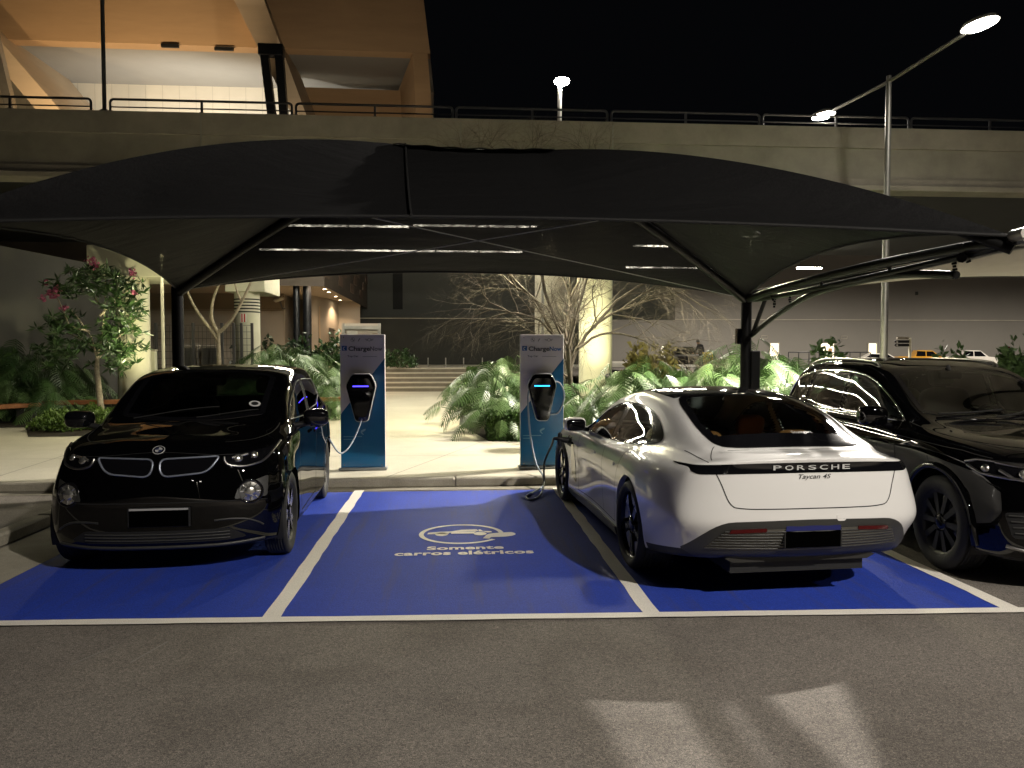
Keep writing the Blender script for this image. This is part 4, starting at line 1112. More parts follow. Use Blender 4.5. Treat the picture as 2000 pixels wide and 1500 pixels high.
mat('beige_wall', (.42, .37, .31), .8, noise=.07, nscale=.7)
mat('tan_band', (.27, .21, .145), .8, noise=.1, nscale=.7)
mat('black_steel', (.012, .013, .016), .35, .3, noise=.3, nscale=9)
mat('rail_metal', (.10, .098, .10), .45, .5)
mat('galvanised', (.36, .35, .32), .45, .75, noise=.15, nscale=5)
mat('wood', (.30, .115, .04), .6, noise=.3, nscale=3, stretch=(1, 12, 12))
mat('canopy_frame_paint', (.006, .006, .006), .38, spec=.09)
mat('white_cable', (.4, .4, .38), .5)

mb = MB(); mb.add([(-260, -120, 0), (260, -120, 0), (260, 420, 0), (-260, 420, 0)], [(0, 1, 2, 3)])
struct('ground', mb, MATS['asphalt'])
XL0, XL1, XR1, XR2 = -3.43, -1.21, 1.315, 3.79
yf = lambda x: 5.02 - .036 * (x + .0)            # front marking: slightly askew, as photographed
YB = 9.72
def flat(poly, z): return [(x, y, z) for x, y in poly]
def wobble(a, b, w, amp=.008, step=.22, seed=1):
    """a hand-rolled painted line"""
    rnd = random.Random(seed); a, b = Vector(a), Vector(b); n = max(2, int((b - a).length / step)); t = (b - a).normalized(); s_ = Vector((-t.y, t.x))
    l = [a.lerp(b, k / n) + s_ * (w / 2 + rnd.uniform(-amp, amp)) for k in range(n + 1)]
    r = [a.lerp(b, k / n) - s_ * (w / 2 + rnd.uniform(-amp, amp)) for k in range(n + 1)]
    return [tuple(p) for p in l], [tuple(p) for p in r]
mb = MB(); mb.add(flat([(XL0, yf(XL0) - .02), (XR2, yf(XR2) - .02), (XR2, YB), (XL0, YB + .03)], .004), [(0, 1, 2, 3)])
struct('road_paint', mb, MATS['blue_paint'])
mb = MB()
for i, x in enumerate((XL1, XR1, XR2)):
    l, r = wobble((x, yf(x) + .02), (x, YB + .12), .118, .007, .2, i)
    mb.add([(p[0], p[1], .008) for p in l] + [(p[0], p[1], .008) for p in r], [(k, k + 1, len(l) + k + 1, len(l) + k) for k in range(len(l) - 1)])
l, r = wobble((-8, yf(-8)), (4.6, yf(4.6)), .098, .004, .3, 9)
mb.add([(p[0], p[1], .012) for p in l] + [(p[0], p[1], .012) for p in r], [(k, k + 1, len(l) + k + 1, len(l) + k) for k in range(len(l) - 1)])
struct('road_markings', mb, MATS['white_line'])
# stencilled sign: ring with a car and a plug-leaf, two lines of words
mb = MB()
C0 = Vector((.06, 7.38)); zs = .009
n = 64
ro, ri = .40, .355
mb.add([(C0.x + ro * 1.02 * math.cos(2 * math.pi * k / n), C0.y + ro * math.sin(2 * math.pi * k / n), zs) for k in range(n)] +
       [(C0.x + ri * 1.02 * math.cos(2 * math.pi * k / n), C0.y + ri * math.sin(2 * math.pi * k / n), zs) for k in range(n)],
       [(k, (k + 1) % n, n + (k + 1) % n, n + k) for k in range(n) if not (57 <= k <= 63)])
def spoly(pts, z=zs): mb.add([(C0.x + x, C0.y + y, z) for x, y in pts], [tuple(range(len(pts)))])
spoly([(-.33, .0), (-.32, .06), (-.22, .09), (-.10, .10), (.0, .165), (.15, .175), (.17, .10), (.10, .095), (.02, .09), (-.12, .045), (-.12, .0), (-.14, .055), (-.19, .075), (-.24, .055), (-.26, .0)][:11] + [(-.26, .0)])
spoly([(-.10, .0), (-.10, .055), (.02, .085), (.15, .085), (.13, .05), (.12, .0)])
spoly([(.19, .165), (.21, .10), (.29, .085), (.30, .04), (.25, .03), (.22, .075), (.17, .085), (.17, .165)])
for cx in (-.19, .18):
    spoly([(cx + .062 * math.cos(2 * math.pi * k / 24), -.012 + .07 * math.sin(2 * math.pi * k / 24)) for k in range(24)])
spoly([tuple(p) for p in spline([(.22, -.17), (.27, -.02), (.40, .02), (.48, .03), (.52, -.03), (.50, -.10), (.40, -.15), (.30, -.16)], 40, True)])
spoly([(.20, -.20), (.22, -.13), (.28, -.15), (.26, -.22)])
for s_, w, y0, h in (('Somente', .685, 6.775, .125), ('carros elétricos', 1.21, 6.60, .13)):
    vs, fs = fit_text(s_, w, h, bold=.035, space=1.05)
    cx = .09 if w < 1 else .08
    mb.add([(cx + p.x, y0 + p.y, .010) for p in vs], fs)
struct('pavement_sign', mb, MATS['white_line'])
# pale chalk scrapes on the asphalt
mb = MB()
for a, b in (((138, 1300), (226, 1262)), ((255, 1295), (328, 1254))):
    p, q = ground(*a), ground(*b); t = (q - p).normalized(); s_ = Vector((-t.y, t.x, 0)) * .006
    mb.add([p + s_ + Vector((0, 0, .004)), p - s_ + Vector((0, 0, .004)), q - s_ + Vector((0, 0, .004)), q + s_ + Vector((0, 0, .004))], [(0, 1, 2, 3)])
struct('road_scrape', mb, mat('scrape', (.2, .19, .17), .9))
# kerb, gutter, pavement
KY = 10.03
mb = MB()
mb.add(flat([(-30, KY - .22), (30, KY - .22), (30, KY + .01), (-30, KY + .01)], .006), [(0, 1, 2, 3)])
mb.add(flat([(-4.05, 6.3), (XL0, 6.0), (XL0, KY - .22), (-4.05, KY - .22)], .007), [(0, 1, 2, 3)])
struct('gutter', mb, MATS['kerb_stone'])
mb = MB()
x = -30.0
while x < 30:                                     # kerb stones, butted with narrow joints
    mb.box((x + 1, KY + .075, .06), (1.996, .15, .122), 0, None, .018); x += 2.0
def kerb_run(pts, w=.15, h=.12):
    for a, b in zip(pts, pts[1:]):
        a, b = Vector((*a, 0)), Vector((*b, 0)); d = b - a
        mb.box((a + b) / 2 + Vector((0, 0, h / 2)), (d.length - .012, w, h + .004), 0, Matrix.Rotation(math.atan2(d.y, d.x), 3, 'Z'), .018)
kerb_run([(-4.15, KY), (-4.15, 9.05), (-4.15, 8.05), (-4.15, 7.05), (-4.22, 6.75), (-4.45, 6.55), (-4.8, 6.5), (-5.8, 6.5), (-7, 6.5), (-9, 6.5)])
struct('kerb', mb, MATS['kerb_stone'])
mb = MB(); mb.add([(-60, KY + .15, .115), (60, KY + .15, .115), (60, 33, .115), (-60, 33, .115)], [(0, 1, 2, 3)])
struct('pavement', mb, MATS['concrete_walk'])
mb = MB()
for (a, b) in (((-.9, KY + .15), (.55, 14.3)), ((1.55, KY + .15), (1.2, 12.0)), ((-6.0, KY + .15), (-6.3, 13.5)), ((-12, 12.4), (10, 12.2)), ((-3.1, 18), (-.2, 18)), ((-3.2, 25), (-.3, 25))):
    a, b = Vector(a), Vector(b); t = (b - a).normalized(); s_ = Vector((-t.y, t.x)) * .006
    mb.add([(*(a + s_), .119), (*(a - s_), .119), (*(b - s_), .119), (*(b + s_), .119)], [(0, 1, 2, 3)])
struct('pavement_joint', mb, mat('joint', (.16, .15, .12), .9))
# planting beds (soil), the path's steps and the upper terrace
def bed(poly, z=.122):
    m_ = MB(); m_.add(flat(poly, z), [tuple(range(len(poly)))]); return struct('soil', m_, MATS['soil'])
bed([(.62, 14.25), (1.3, 14.3), (1.7, 12.3), (7, 11.4), (13, 11.4), (13, 27), (.4, 32.6), (-.25, 32.6), (.2, 24), (.1, 17.6)])
bed([(-3.1, 19), (-3.1, 32.6), (-30, 32.6), (-30, 17.4), (-9.4, 17.6), (-8.3, 15.6), (-6.0, 15.8), (-6.6, 18.6)])
mb = MB()
for k in range(5):
    z0 = .115 + .197 * k; y0 = 33.0 + .34 * k
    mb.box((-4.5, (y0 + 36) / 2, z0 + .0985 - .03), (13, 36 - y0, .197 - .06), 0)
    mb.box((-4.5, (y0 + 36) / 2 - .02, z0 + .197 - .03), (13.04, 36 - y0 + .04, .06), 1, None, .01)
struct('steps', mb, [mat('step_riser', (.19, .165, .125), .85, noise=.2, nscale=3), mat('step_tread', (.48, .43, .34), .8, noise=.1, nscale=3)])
mb = MB(); mb.add([(-40, 36, 1.098), (14, 36, 1.098), (14, 60, 1.098), (-40, 60, 1.098)], [(0, 1, 2, 3)])
struct('terrace', mb, MATS['concrete_walk'])
mb = MB(); mb.add([(6, 33, .72), (60, 33, .72), (60, 52, .72), (14, 52, .72), (14, 36, .72), (6, 36, .72)], [tuple(range(6))])
struct('upper_path', mb, MATS['asphalt'])
mb = MB(); mb.add([(14, 56, .3), (160, 56, .3), (160, 100, .3), (14, 100, .3)], [(0, 1, 2, 3)])
struct('far_car_park', mb, MATS['asphalt'])

# ------------------------------------------------------------------ viaduct with railings
VY = 18.0
zt, zb = at(1195, 238, VY).z, at(1195, 366, VY).z
ov = empty('viaduct', (0, VY, 0), 0, 'long concrete viaduct crossing behind the black canopy, railings on top', 'viaduct')
mb = MB()
h = zt - zb
mb.box((0, .25, zt - h * .16), (160, .5, h * .32), 0)                               # parapet, stands proud
mb.box((0, .28, zb + h * .44), (159.9, .44, h * .485), 1)
mb.build('parapet', [MATS['concrete'], MATS['concrete_dark']], ov)
mb = MB()
mb.box((0, .24, zb + h * .135), (159.8, .5, h * .125), 0); mb.box((0, .17, zb + h * .045), (159.7, .62, h * .09), 0, None, .02)
mb.build('cornice', MATS['concrete'], ov)
mb = MB(); mb.box((0, 7.3, zb + .55), (159, 13.4, .5), 0)
mb.build('deck', MATS['dark_wall'], ov)
mat('joint_fill', (.40, .39, .33), .8)
for u in (392, 900, 1197):
    x_ = at(u, 250, VY).x; mb = MB(); mb.box((x_, -.004, zt - h * .3), (.035, .012, h * .5), 0); mb.build('movement_joint', MATS['joint_fill'], ov)
def rail_section(u0, u1, label):
    x0, x1 = at(u0, 230, VY).x, at(u1, 230, VY).x
    o = empty('railing', (x0, VY + .25, zt), 0, label, 'railing', 'metal railing sections along the viaduct')
    L = x1 - x0; H = .33
    mb = MB()
    mb.tube([(0, 0, .0), (0, 0, H - .08)] + [(.08 - .08 * math.cos(a), 0, H - .08 + .08 * math.sin(a)) for a in [math.pi / 8 * k for k in range(1, 5)]] + [(L - .08, 0, H)] +
            [(L - .08 + .08 * math.sin(a), 0, H - .08 + .08 * math.cos(a)) for a in [math.pi / 8 * k for k in range(1, 5)]] + [(L, 0, 0)], .028, 8)
    mb.build('top_rail', MATS['rail_metal'], o)
    mb = MB(); mb.tube([(0, 0, H * .48), (L, 0, H * .48)], .016, 8); mb.build('mid_rail', MATS['rail_metal'], o)
    n = max(2, round(L / 1.75))
    for k in range(n + 1):
        x_ = L * k / n
        p_ = MB(); p_.box((x_, 0, .02), (.16, .16, .04)); p_.box((x_, 0, .05), (.09, .09, .04))
        if 0 < k < n: p_.box((x_, 0, H * .5), (.05, .04, H))
        p_.build('railing_post', MATS['rail_metal'], o)
    return o
secs = [(-320, 168, 'railing section left of the thin pole on the viaduct'), (206, 566, 'railing section between the thin pole and the slanting steel columns'),
        (574, 884, 'railing section in front of the dim recess and the corner of the tan building'), (891, 1190, 'railing section below the far roof lamp, bare twigs in front'),
        (1198, 1491, 'railing section right of the pale joint in the viaduct wall'), (1498, 1786, 'railing section crossed by the twin street lamp pole'),
        (1792, 2100, 'rightmost railing section on the viaduct, cut by the picture edge')]
for s_ in secs: rail_section(*s_)
p = at(204, 206, VY + .2)
o = empty('pole', (p.x, p.y, zt), 0, 'tall thin dark pole standing on the viaduct parapet at left', 'pole')
mb = MB(); mb.tube([(0, 0, 0), (0, 0, 9)], .045, 10); mb.build('shaft', MATS['rail_metal'], o)
mb = MB(); mb.lathe([(.11, 0), (.11, .05), (.05, .09)], Matrix(), 12); mb.build('base_plate', MATS['rail_metal'], o)

# columns below it
def column(u, w_px, Y, label, mat_, cap=None, bands=False, z0=.1):
    p = at(u, 690, Y); r = w_px / 2 / F_PX * Y * 1.02
    o = empty('concrete_column', (p.x, p.y, z0), 0, label, 'column')
    top = zb + .3 - z0
    mb = MB(); mb.lathe([(r, 0), (r, top)], Matrix(), 40); mb.build('shaft', mat_, o)
    if cap:
        mb = MB(); (u0, v0), (u1, v1) = cap; a = at(u0, v0, Y - r * 1.15); b = at(u1, v1, Y - r * 1.15)
        mb.box(((a.x + b.x) / 2 - p.x, .6, (a.z + b.z) / 2 - z0), (b.x - a.x, r * 2.3 + 1.2, a.z - b.z), 0, None, .02); mb.build('beam', mat_, o)
    if bands:
        mb = MB()
        for k in range(5):
            v = 584 + k * 6.2; z = at(u, v, Y - r).z - z0
            mb.lathe([(r + .006, z - .02), (r + .006, z + .02)], Matrix(), 40)
        mb.build('painted_band', MATS['gap'], o)
        mb = MB()
        for k in range(-2, 3):
            a0 = -math.pi / 2 - .05 + .1 * k
            zc = at(u, 621, Y - r).z - z0
            q = [( (r + .008) * math.cos(a0 + d), (r + .008) * math.sin(a0 + d), zc + s2) for d, s2 in ((-.05, -.13), (.05, -.13), (.05, .13), (-.05, .13))]
            mb.add(q, [(0, 1, 2, 3)], k % 2)
        mb.build('warning_sign', [mat('sign_white', (.7, .68, .62), .5), mat('sign_red', (.55, .03, .02), .5)], o)
    return o
column(262, 56, 20.5, 'round floodlit pale column behind the flowering tree', MATS['column_concrete'], ((168, 478), (322, 541)))
column(484, 46, 25, 'round column with dark painted rings and a small red sign', MATS['column_concrete'], ((438, 520), (517, 570)), True)
column(1163, 64, 20.5, 'bright floodlit round column behind the bare tree', MATS['column_concrete'])
column(1075, 60, 25.5, 'grey column half hidden by the bare tree, left of the bright one', MATS['concrete'])
# ------------------------------------------------------------------ buildings beyond
# upper building with slanting fins
BY = 26.0
ub = empty('upper_building', (0, BY, 0), 0, 'tan and white building with slanting fins and deep recess above the viaduct at upper left', 'building')
z_f = at(300, 85, BY).z; xr = at(828, 105, BY).x; x_l = -28.0
def BX(u, v, Y): p = at(u, v, Y); return Vector((p.x, p.y - BY, p.z))
mat('orange_panel', (.50, .335, .19), .7, noise=.10, nscale=.5, stretch=(1, 1, 6))
mat('white_panel', (.66, .63, .54), .7, noise=.06, nscale=1.5)
mat('soffit_grey', (.30, .29, .27), .8, noise=.05, nscale=1)
zfl = 5.9
mb = MB()
A, B2 = BX(-70, 74, BY), BX(840, 104, BY)
mb.add([A, B2, BX(822, -45, BY), BX(-70, -45, BY), A + Vector((0, .5, 0)), B2 + Vector((0, .5, 0))], [(0, 1, 2, 3), (1, 0, 4, 5)])
mb.build('fascia', MATS['orange_panel'], ub)
mb = MB(); yb_ = BY + 4.6
s0, s1 = BX(-260, 60, BY) + Vector((0, .02, 0)), BX(840, 104, BY) + Vector((0, .02, 0))
zback = at(300, 166, yb_).z
mb.add([s0, s1, (s1.x, yb_ - BY, zback), (s0.x, yb_ - BY, zback)], [(0, 1, 2, 3)])
mb.build('soffit', MATS['soffit_grey'], ub)
mb = MB(); mb.add([(x_l - 12, yb_ - BY, zfl), (s1.x, yb_ - BY, zfl), (s1.x, yb_ - BY, zback + .02), (x_l - 12, yb_ - BY, zback + .02)], [(0, 1, 2, 3)])
mb.build('wall', MATS['white_panel'], ub)
mb = MB()
xx = x_l - 6
while xx < s1.x:                                     # panel joints of the white cladding
    mb.box((xx, yb_ - BY - .004, (zfl + zback) / 2), (.018, .006, zback - zfl), 0); xx += .62
for k in range(1, 5): mb.box(((x_l + s1.x) / 2, yb_ - BY - .003, zfl + (zback - zfl) * k / 5), (s1.x - x_l, .005, .014), 0)
mb.build('panel_joint', mat('joint_pale', (.50, .48, .42), .8), ub)
# end wall
mb = MB()
e = [BX(806, 104, BY), BX(835, 104, BY), BX(846, 240, BY), BX(814, 240, BY)]
mb.add(e + [q + Vector((-.9, 4.5, 0)) for q in e], [(0, 1, 2, 3), (1, 5, 6, 2), (4, 0, 3, 7)])
mb.build('end_wall', MATS['orange_panel'], ub)
mb = MB()
q = [BX(588, 170, BY + 3.2), BX(815, 178, BY + 3.2), BX(815, 250, BY + 3.2), BX(588, 250, BY + 3.2)]
mb.add(q, [(0, 1, 2, 3)]); mb.build('recess_wall', MATS['orange_panel'], ub)
mat('fin_panel', (.58, .47, .34), .7, noise=.08, nscale=.6, stretch=(1, 1, 6))
def fin(pts_front, depth, label=None):
    """slanting folded fin: front face polygon in the facade plane, running back to the wall"""
    mb = MB(); f = [BX(u, v, BY - 1.1) for u, v in pts_front]; g = [p_ + Vector((0, depth + .7, 0)) for p_ in f]; n = len(f)
    mb.add(f + g, [tuple(range(n))] + [(k, (k + 1) % n, n + (k + 1) % n, n + k) for k in range(n)])
    bm = bmesh.new()
    o = mb.build('fin', MATS['fin_panel'], ub)
    bm.from_mesh(o.data); bmesh.ops.recalc_face_normals(bm, faces=bm.faces); bm.to_mesh(o.data); bm.free()
fin([(452, -10), (512, -10), (604, 240), (578, 240)], 3.4)
fin([(-40, 30), (4, 84), (140, 240), (92, 240), (-60, 60)], 4.7)
mb = MB()
mb.box(Vector((0, 0, 0)) + BX(395, 88, BY) + Vector((-1.0, -.03, -.07)), (.55, .08, .1)); mb.box(BX(438, 92, BY) + Vector((0, -.03, -.07)), (.6, .08, .1))
mb.build('floodlight', MATS['black_part'], ub)
o = empty('steel_column', BX(530, 218, BY - 1.7) + Vector((0, BY, 0)), 0, 'pair of slanting black steel columns before the orange fin', 'column')
base = Vector(o.location)
mb = MB()
for ua, ub_, in ((516, 533), (545, 556)):
    mb.tube([at(ua, 98, BY - 1.7) - base, at(ub_, 240, BY - 1.7) - base], .17, 4, 0, True, True, True)
mb.build('leg', MATS['black_steel'], o)
mb = MB(); mb.box(at(530, 99, BY - 1.7) - base, (.75, .3, .35), 0, None, .02); mb.build('head_plate', MATS['black_steel'], o)
o = empty('steel_column', at(10, 218, BY - 1.7), 0, 'slanting grey steel column at the left picture edge above the viaduct', 'column')
base = Vector(o.location); mb = MB(); mb.tube([at(-14, 60, BY - 1.7) - base, at(28, 240, BY - 1.7) - base], .17, 4, 0, True, True, True); mb.build('leg', MATS['galvanised'], o)

# lower building with lit entrance
lb = empty('lower_building', (0, 30, 0), 0, 'beige building with downlit entrance under a dark overhang, behind the left charger', 'building')
def LX(u, v, Y): p = at(u, v, Y); return Vector((p.x, p.y - 30, p.z))
def wall_quad(mb, u0, u1, Y, z0, z1, mi=0, Y1=None):
    a = at(u0, 690, Y).x; b = at(u1, 690, Y if Y1 is None else Y1).x; Yb = Y if Y1 is None else Y1
    mb.add([(a, Y - 30, z0), (b, Yb - 30, z0), (b, Yb - 30, z1), (a, Y - 30, z1)], [(0, 1, 2, 3)], mi)
mb = MB()
z1 = 4.62
zband = at(450, 604, 38).z
wall_quad(mb, 230, 556, 38, 0, zband, 0); wall_quad(mb, 230, 556, 37.98, zband, z1, 1)
wall_quad(mb, 556, 578, 38, 0, z1, 0, 42); wall_quad(mb, 578, 600, 42, 0, z1, 0)
wall_quad(mb, 600, 662, 38.2, 0, z1, 0, 43.0); wall_quad(mb, 662, 704, 43, 0, z1, 0)
mb.build('wall', [MATS['beige_wall'], MATS['tan_band']], lb)
mb = MB()
for v in (574, 606): 
    z = at(450, v, 38).z; a, b = at(230, 690, 38).x, at(556, 690, 38).x; mb.box(((a + b) / 2, 7.96, z), (b - a, .03, .04))
mb.build('wall_trim', MATS['tan_band'], lb)
mb = MB()
for (ua, ub_, va, vb_, mi) in ((621, 633, 598, 700, 0), (640, 652, 640, 700, 1)):
    a, b = at(ua, va, 39.8), at(ub_, vb_, 41.2)
    mb.add([(a.x + .05, a.y - 30, b.z), (b.x + .05, b.y - 30, b.z), (b.x + .05, b.y - 30, a.z), (a.x + .05, a.y - 30, a.z)], [(0, 1, 2, 3)], mi)
mb.build('door', [mat('lit_panel', (.55, .42, .28), .6), MATS['black_steel']], lb)
# overhang with brown fascia
x_r = -5.05
mb = MB(); mb.add([(-26, .5, z1), (x_r, .5, z1), (x_r, 18, z1), (-26, 18, z1)], [(0, 1, 2, 3)]); mb.build('soffit', mat('soffit_beige', (.42, .35, .26), .7), lb)
mb = MB()
mb.add([(x_r + .02, .4, z1 - .28), (x_r + .02, 18, z1 - .28), (x_r + .02, 18, z1 + 4), (x_r + .02, .4, z1 + 4), (-26, .4, z1 - .05), (x_r + .02, .4, z1 - .28), (x_r + .02, .4, z1 + 4), (-26, .4, z1 + 4)], [(0, 1, 2, 3), (4, 5, 6, 7)], 0)
for k in range(14):
    mb.box((x_r + .03, .9 + k * 1.25, z1 + .3 + (k % 3) * .5), (.03, 1.1, .42), 1)
mb.build('fascia', [mat('brown_panel', (.06, .045, .032), .7, noise=.3, nscale=.8), mat('brown_panel_light', (.10, .062, .04), .7)], lb)
# downlights of the entrance
EW = (1.0, .70, .42)
def spot(name, loc, target, power, col, angle=60, blend=.6, rad=.1, parent=None):
    l = bpy.data.lights.new(name, 'SPOT'); l.energy = power; l.color = col; l.spot_size = R(angle); l.spot_blend = blend; l.shadow_soft_size = rad
    o = bpy.data.objects.new(name, l); COL.objects.link(o)
    d = Vector(target) - Vector(loc)
    if parent is not None:
        o.parent = parent
    o.location = loc; o.rotation_euler = d.to_track_quat('-Z', 'Y').to_euler()
    return o
def emis(name, col, s):
    m = bpy.data.materials.new(name); m.use_nodes = True; nt = m.node_tree
    for n_ in list(nt.nodes): nt.nodes.remove(n_)
    e_ = N(nt, 'ShaderNodeEmission'); e_.inputs[0].default_value = (*col, 1); e_.inputs[1].default_value = s
    o_ = N(nt, 'ShaderNodeOutputMaterial'); nt.links.new(e_.outputs[0], o_.inputs[0]); MATS[name] = m; return m
emis('warm_lens', (1, .78, .5), 40.0)
dl = [(613, 558), (624, 564), (634, 569.5), (642.5, 574), (656, 580.5), (664.5, 586)]
ords = ['nearest downlight of the row under the entrance soffit', 'second downlight of the soffit row from the near end', 'third downlight of the soffit row from the near end',
        'fourth downlight of the soffit row, last before the gap', 'dim fifth downlight by the wall of the entrance soffit', 'farthest downlight, alone above the bright end wall']
for (u, v), lab in zip(dl, ords):
    Y = 30 + (1.0 / (690 - v) - 1 / 132.) / (1 / 104. - 1 / 132.) * 11 + .8
    p = at(u, v, Y)
    o = empty('downlight', (p.x, p.y, z1), 0, lab, 'downlight', 'downlights under the entrance soffit')
    mb = MB(); mb.lathe([(.001, -.03), (.10, -.03)], Matrix(), 16); mb.build('lens', MATS['warm_lens'], o)
    mb = MB(); mb.lathe([(.10, -.031), (.125, -.04), (.125, .0)], Matrix(), 16); mb.build('rim', MATS['satin_trim'], o)
    spot('downlight_lamp', (0, 0, -.08), (0, 0, -2), 260 if (u, v) != dl[4] else 90, EW, 120, .8, .08, o)
for (u, w, Y, lab) in ((580, 12, 31, 'left black steel column of the entrance overhang'), (601, 16, 31, 'right thicker black steel column of the entrance overhang')):
    p = at(u, 690, Y)
    o = empty('steel_column', (p.x, p.y, .1), 0, lab, 'column')
    mb = MB(); mb.lathe([(w / 2 * Y / F_PX, 0), (w / 2 * Y / F_PX, z1 - .12)], Matrix(), 20); mb.build('shaft', MATS['black_steel'], o)
p = at(545, 585, 37.4)
o = empty('security_camera', p, 0, 'white dome camera on an arm at the beige wall corner', 'camera')
mb = MB(); mb.box((0, 0, 0), (.5, .3, .16), 0, Matrix.Rotation(-.3, 3, 'Y'), .06); mb.build('housing', mat('cam_white', (.6, .58, .52), .5), o)
mb = MB(); mb.tube([(.05, 0, -.1), (.1, .2, -.4), (.15, .55, -.4)], .04, 6); mb.build('bracket', MATS['rail_metal'], o)
# bluish dark hall behind the steps
hb = empty('dark_building', (0, 44, 0), 0, 'unlit dark building wall behind the steps at the end of the path', 'building')
mb = MB(); zl = at(870, 622, 44).z
a, b = at(700, 690, 44).x, at(1130, 690, 44).x
mb.add([(a, 0, 1), (b, 0, 1), (b, 0, zl), (a, 0, zl)], [(0, 1, 2, 3)])
mb.add([(a, 1.2, zl), (b + 6, 1.2, zl), (b + 6, 1.2, 14), (a, 1.2, 14), (a, 0, zl), (b, 0, zl)], [(0, 1, 2, 3), (4, 5, 1, 0)], 1)
mb.build('wall', [MATS['dark_wall'], mat('dark_wall_upper', (.06, .062, .055), .8, noise=.1, nscale=.4)], hb)
mb = MB(); mb.box(((a + b) / 2, -.02, zl), (b - a, .06, .05)); mb.build('ledge', MATS['concrete_dark'], hb)
mb = MB()
xd0, xd1 = at(768, 690, 45.1).x, at(787, 690, 45.1).x
mb.box(((xd0 + xd1) / 2, 1.18, 8), (xd1 - xd0, .05, 7.4)); mb.build('shaft_opening', MATS['gap'], hb)
# wall on the far left
lw = empty('side_wall', (0, 24, 0), 0, 'plain dark grey wall under the viaduct at far left behind the flowering tree', 'wall')
mb = MB()
a = at(-90, 690, 21.5); b = at(232, 690, 26.5)
mb.add([(a.x, a.y - 24, 0), (b.x, b.y - 24, 0), (b.x, b.y - 24, 4.55), (a.x, a.y - 24, 4.85)], [(0, 1, 2, 3)])
mb.build('wall_face', MATS['grey_wall'], lw)
# far mall wall
FY = 85.0
fb = empty('far_building', (0, FY, 0), 0, 'huge plain grey building wall across the far car park at right', 'building')
mb = MB(); a, b = at(1120, 690, FY).x, at(2600, 690, FY).x; zm = at(1700, 625, FY).z
mb.add([(a, 0, 0), (b, 0, 0), (b, 0, 23.5), (a, 0, 23.5)], [(0, 1, 2, 3)])
mb.build('wall', MATS['far_wall'], fb)
mb = MB(); mb.box(((a + b) / 2, -.06, zm), (b - a, .12, .09)); mb.build('ledge', MATS['concrete'], fb)
emis('lit_doorway', (1.0, .86, .58), 2.6)
for (u0, u1, v0) in ((1503, 1521, 671), (1602, 1629, 671), (1695, 1712, 671)):
    mb = MB(); p0, p1 = at(u0, v0, FY), at(u1, v0, FY)
    mb.add([(p0.x, -.03, .3), (p1.x, -.03, .3), (p1.x, -.03, p0.z), (p0.x, -.03, p0.z)], [(0, 1, 2, 3)])
    d_ = mb.build('doorway', MATS['lit_doorway'], fb)
    mb = MB()
    for x_ in (p0.x, p1.x): mb.box((x_, -.08, p0.z / 2 + .15), (.1, .14, p0.z - .3))
    mb.box(((p0.x + p1.x) / 2, -.08, p0.z + .05), (p1.x - p0.x + .1, .14, .1)); mb.build('door_frame', MATS['concrete_dark'], d_)
mb = MB(); p0, p1 = at(1617, 680, FY), at(1624, 700, FY); mb.box(((p0.x + p1.x) / 2, -.1, (p0.z + p1.z) / 2), (p1.x - p0.x, .06, p0.z - p1.z)); mb.build('notice', mat('notice', (.5, .3, .15), .6), fb)
for u, v in ((1437, 658), (1493, 658), (1648, 659)):
    p = at(u, v, FY)
    mb = MB()
    for sx, sz, w, h_ in ((0, .16, .76, .04), (0, -.16, .76, .04), (.36, 0, .04, .36), (-.36, 0, .04, .36)): mb.box((p.x + sx, -.05, p.z + sz), (w, .06, h_))
    mb.build('vent', MATS['concrete'], fb)
p = at(1790, 573, FY); mb = MB(); mb.box((p.x, -.05, p.z), (.3, .1, .38)); mb.build('wall_box', MATS['dark_wall'], fb)

# ------------------------------------------------------------------ the cars take their places
sedan = build_sedan(); sedan.location = (2.37, 6.18, .004); sedan.rotation_euler = (0, 0, math.atan2(1.0, -.058))
hatch = build_hatchback(); hatch.location = (-2.47, 9.36, .004); hatch.rotation_euler = (0, 0, math.atan2(-2.57, .125)); hatch.scale = (1, 1.075, 1.015)
suv = build_suv(); suv.location = (4.90, 8.72, 0); suv.rotation_euler = (0, 0, R(-91.6)); suv.scale = (1, 1, 1.025)

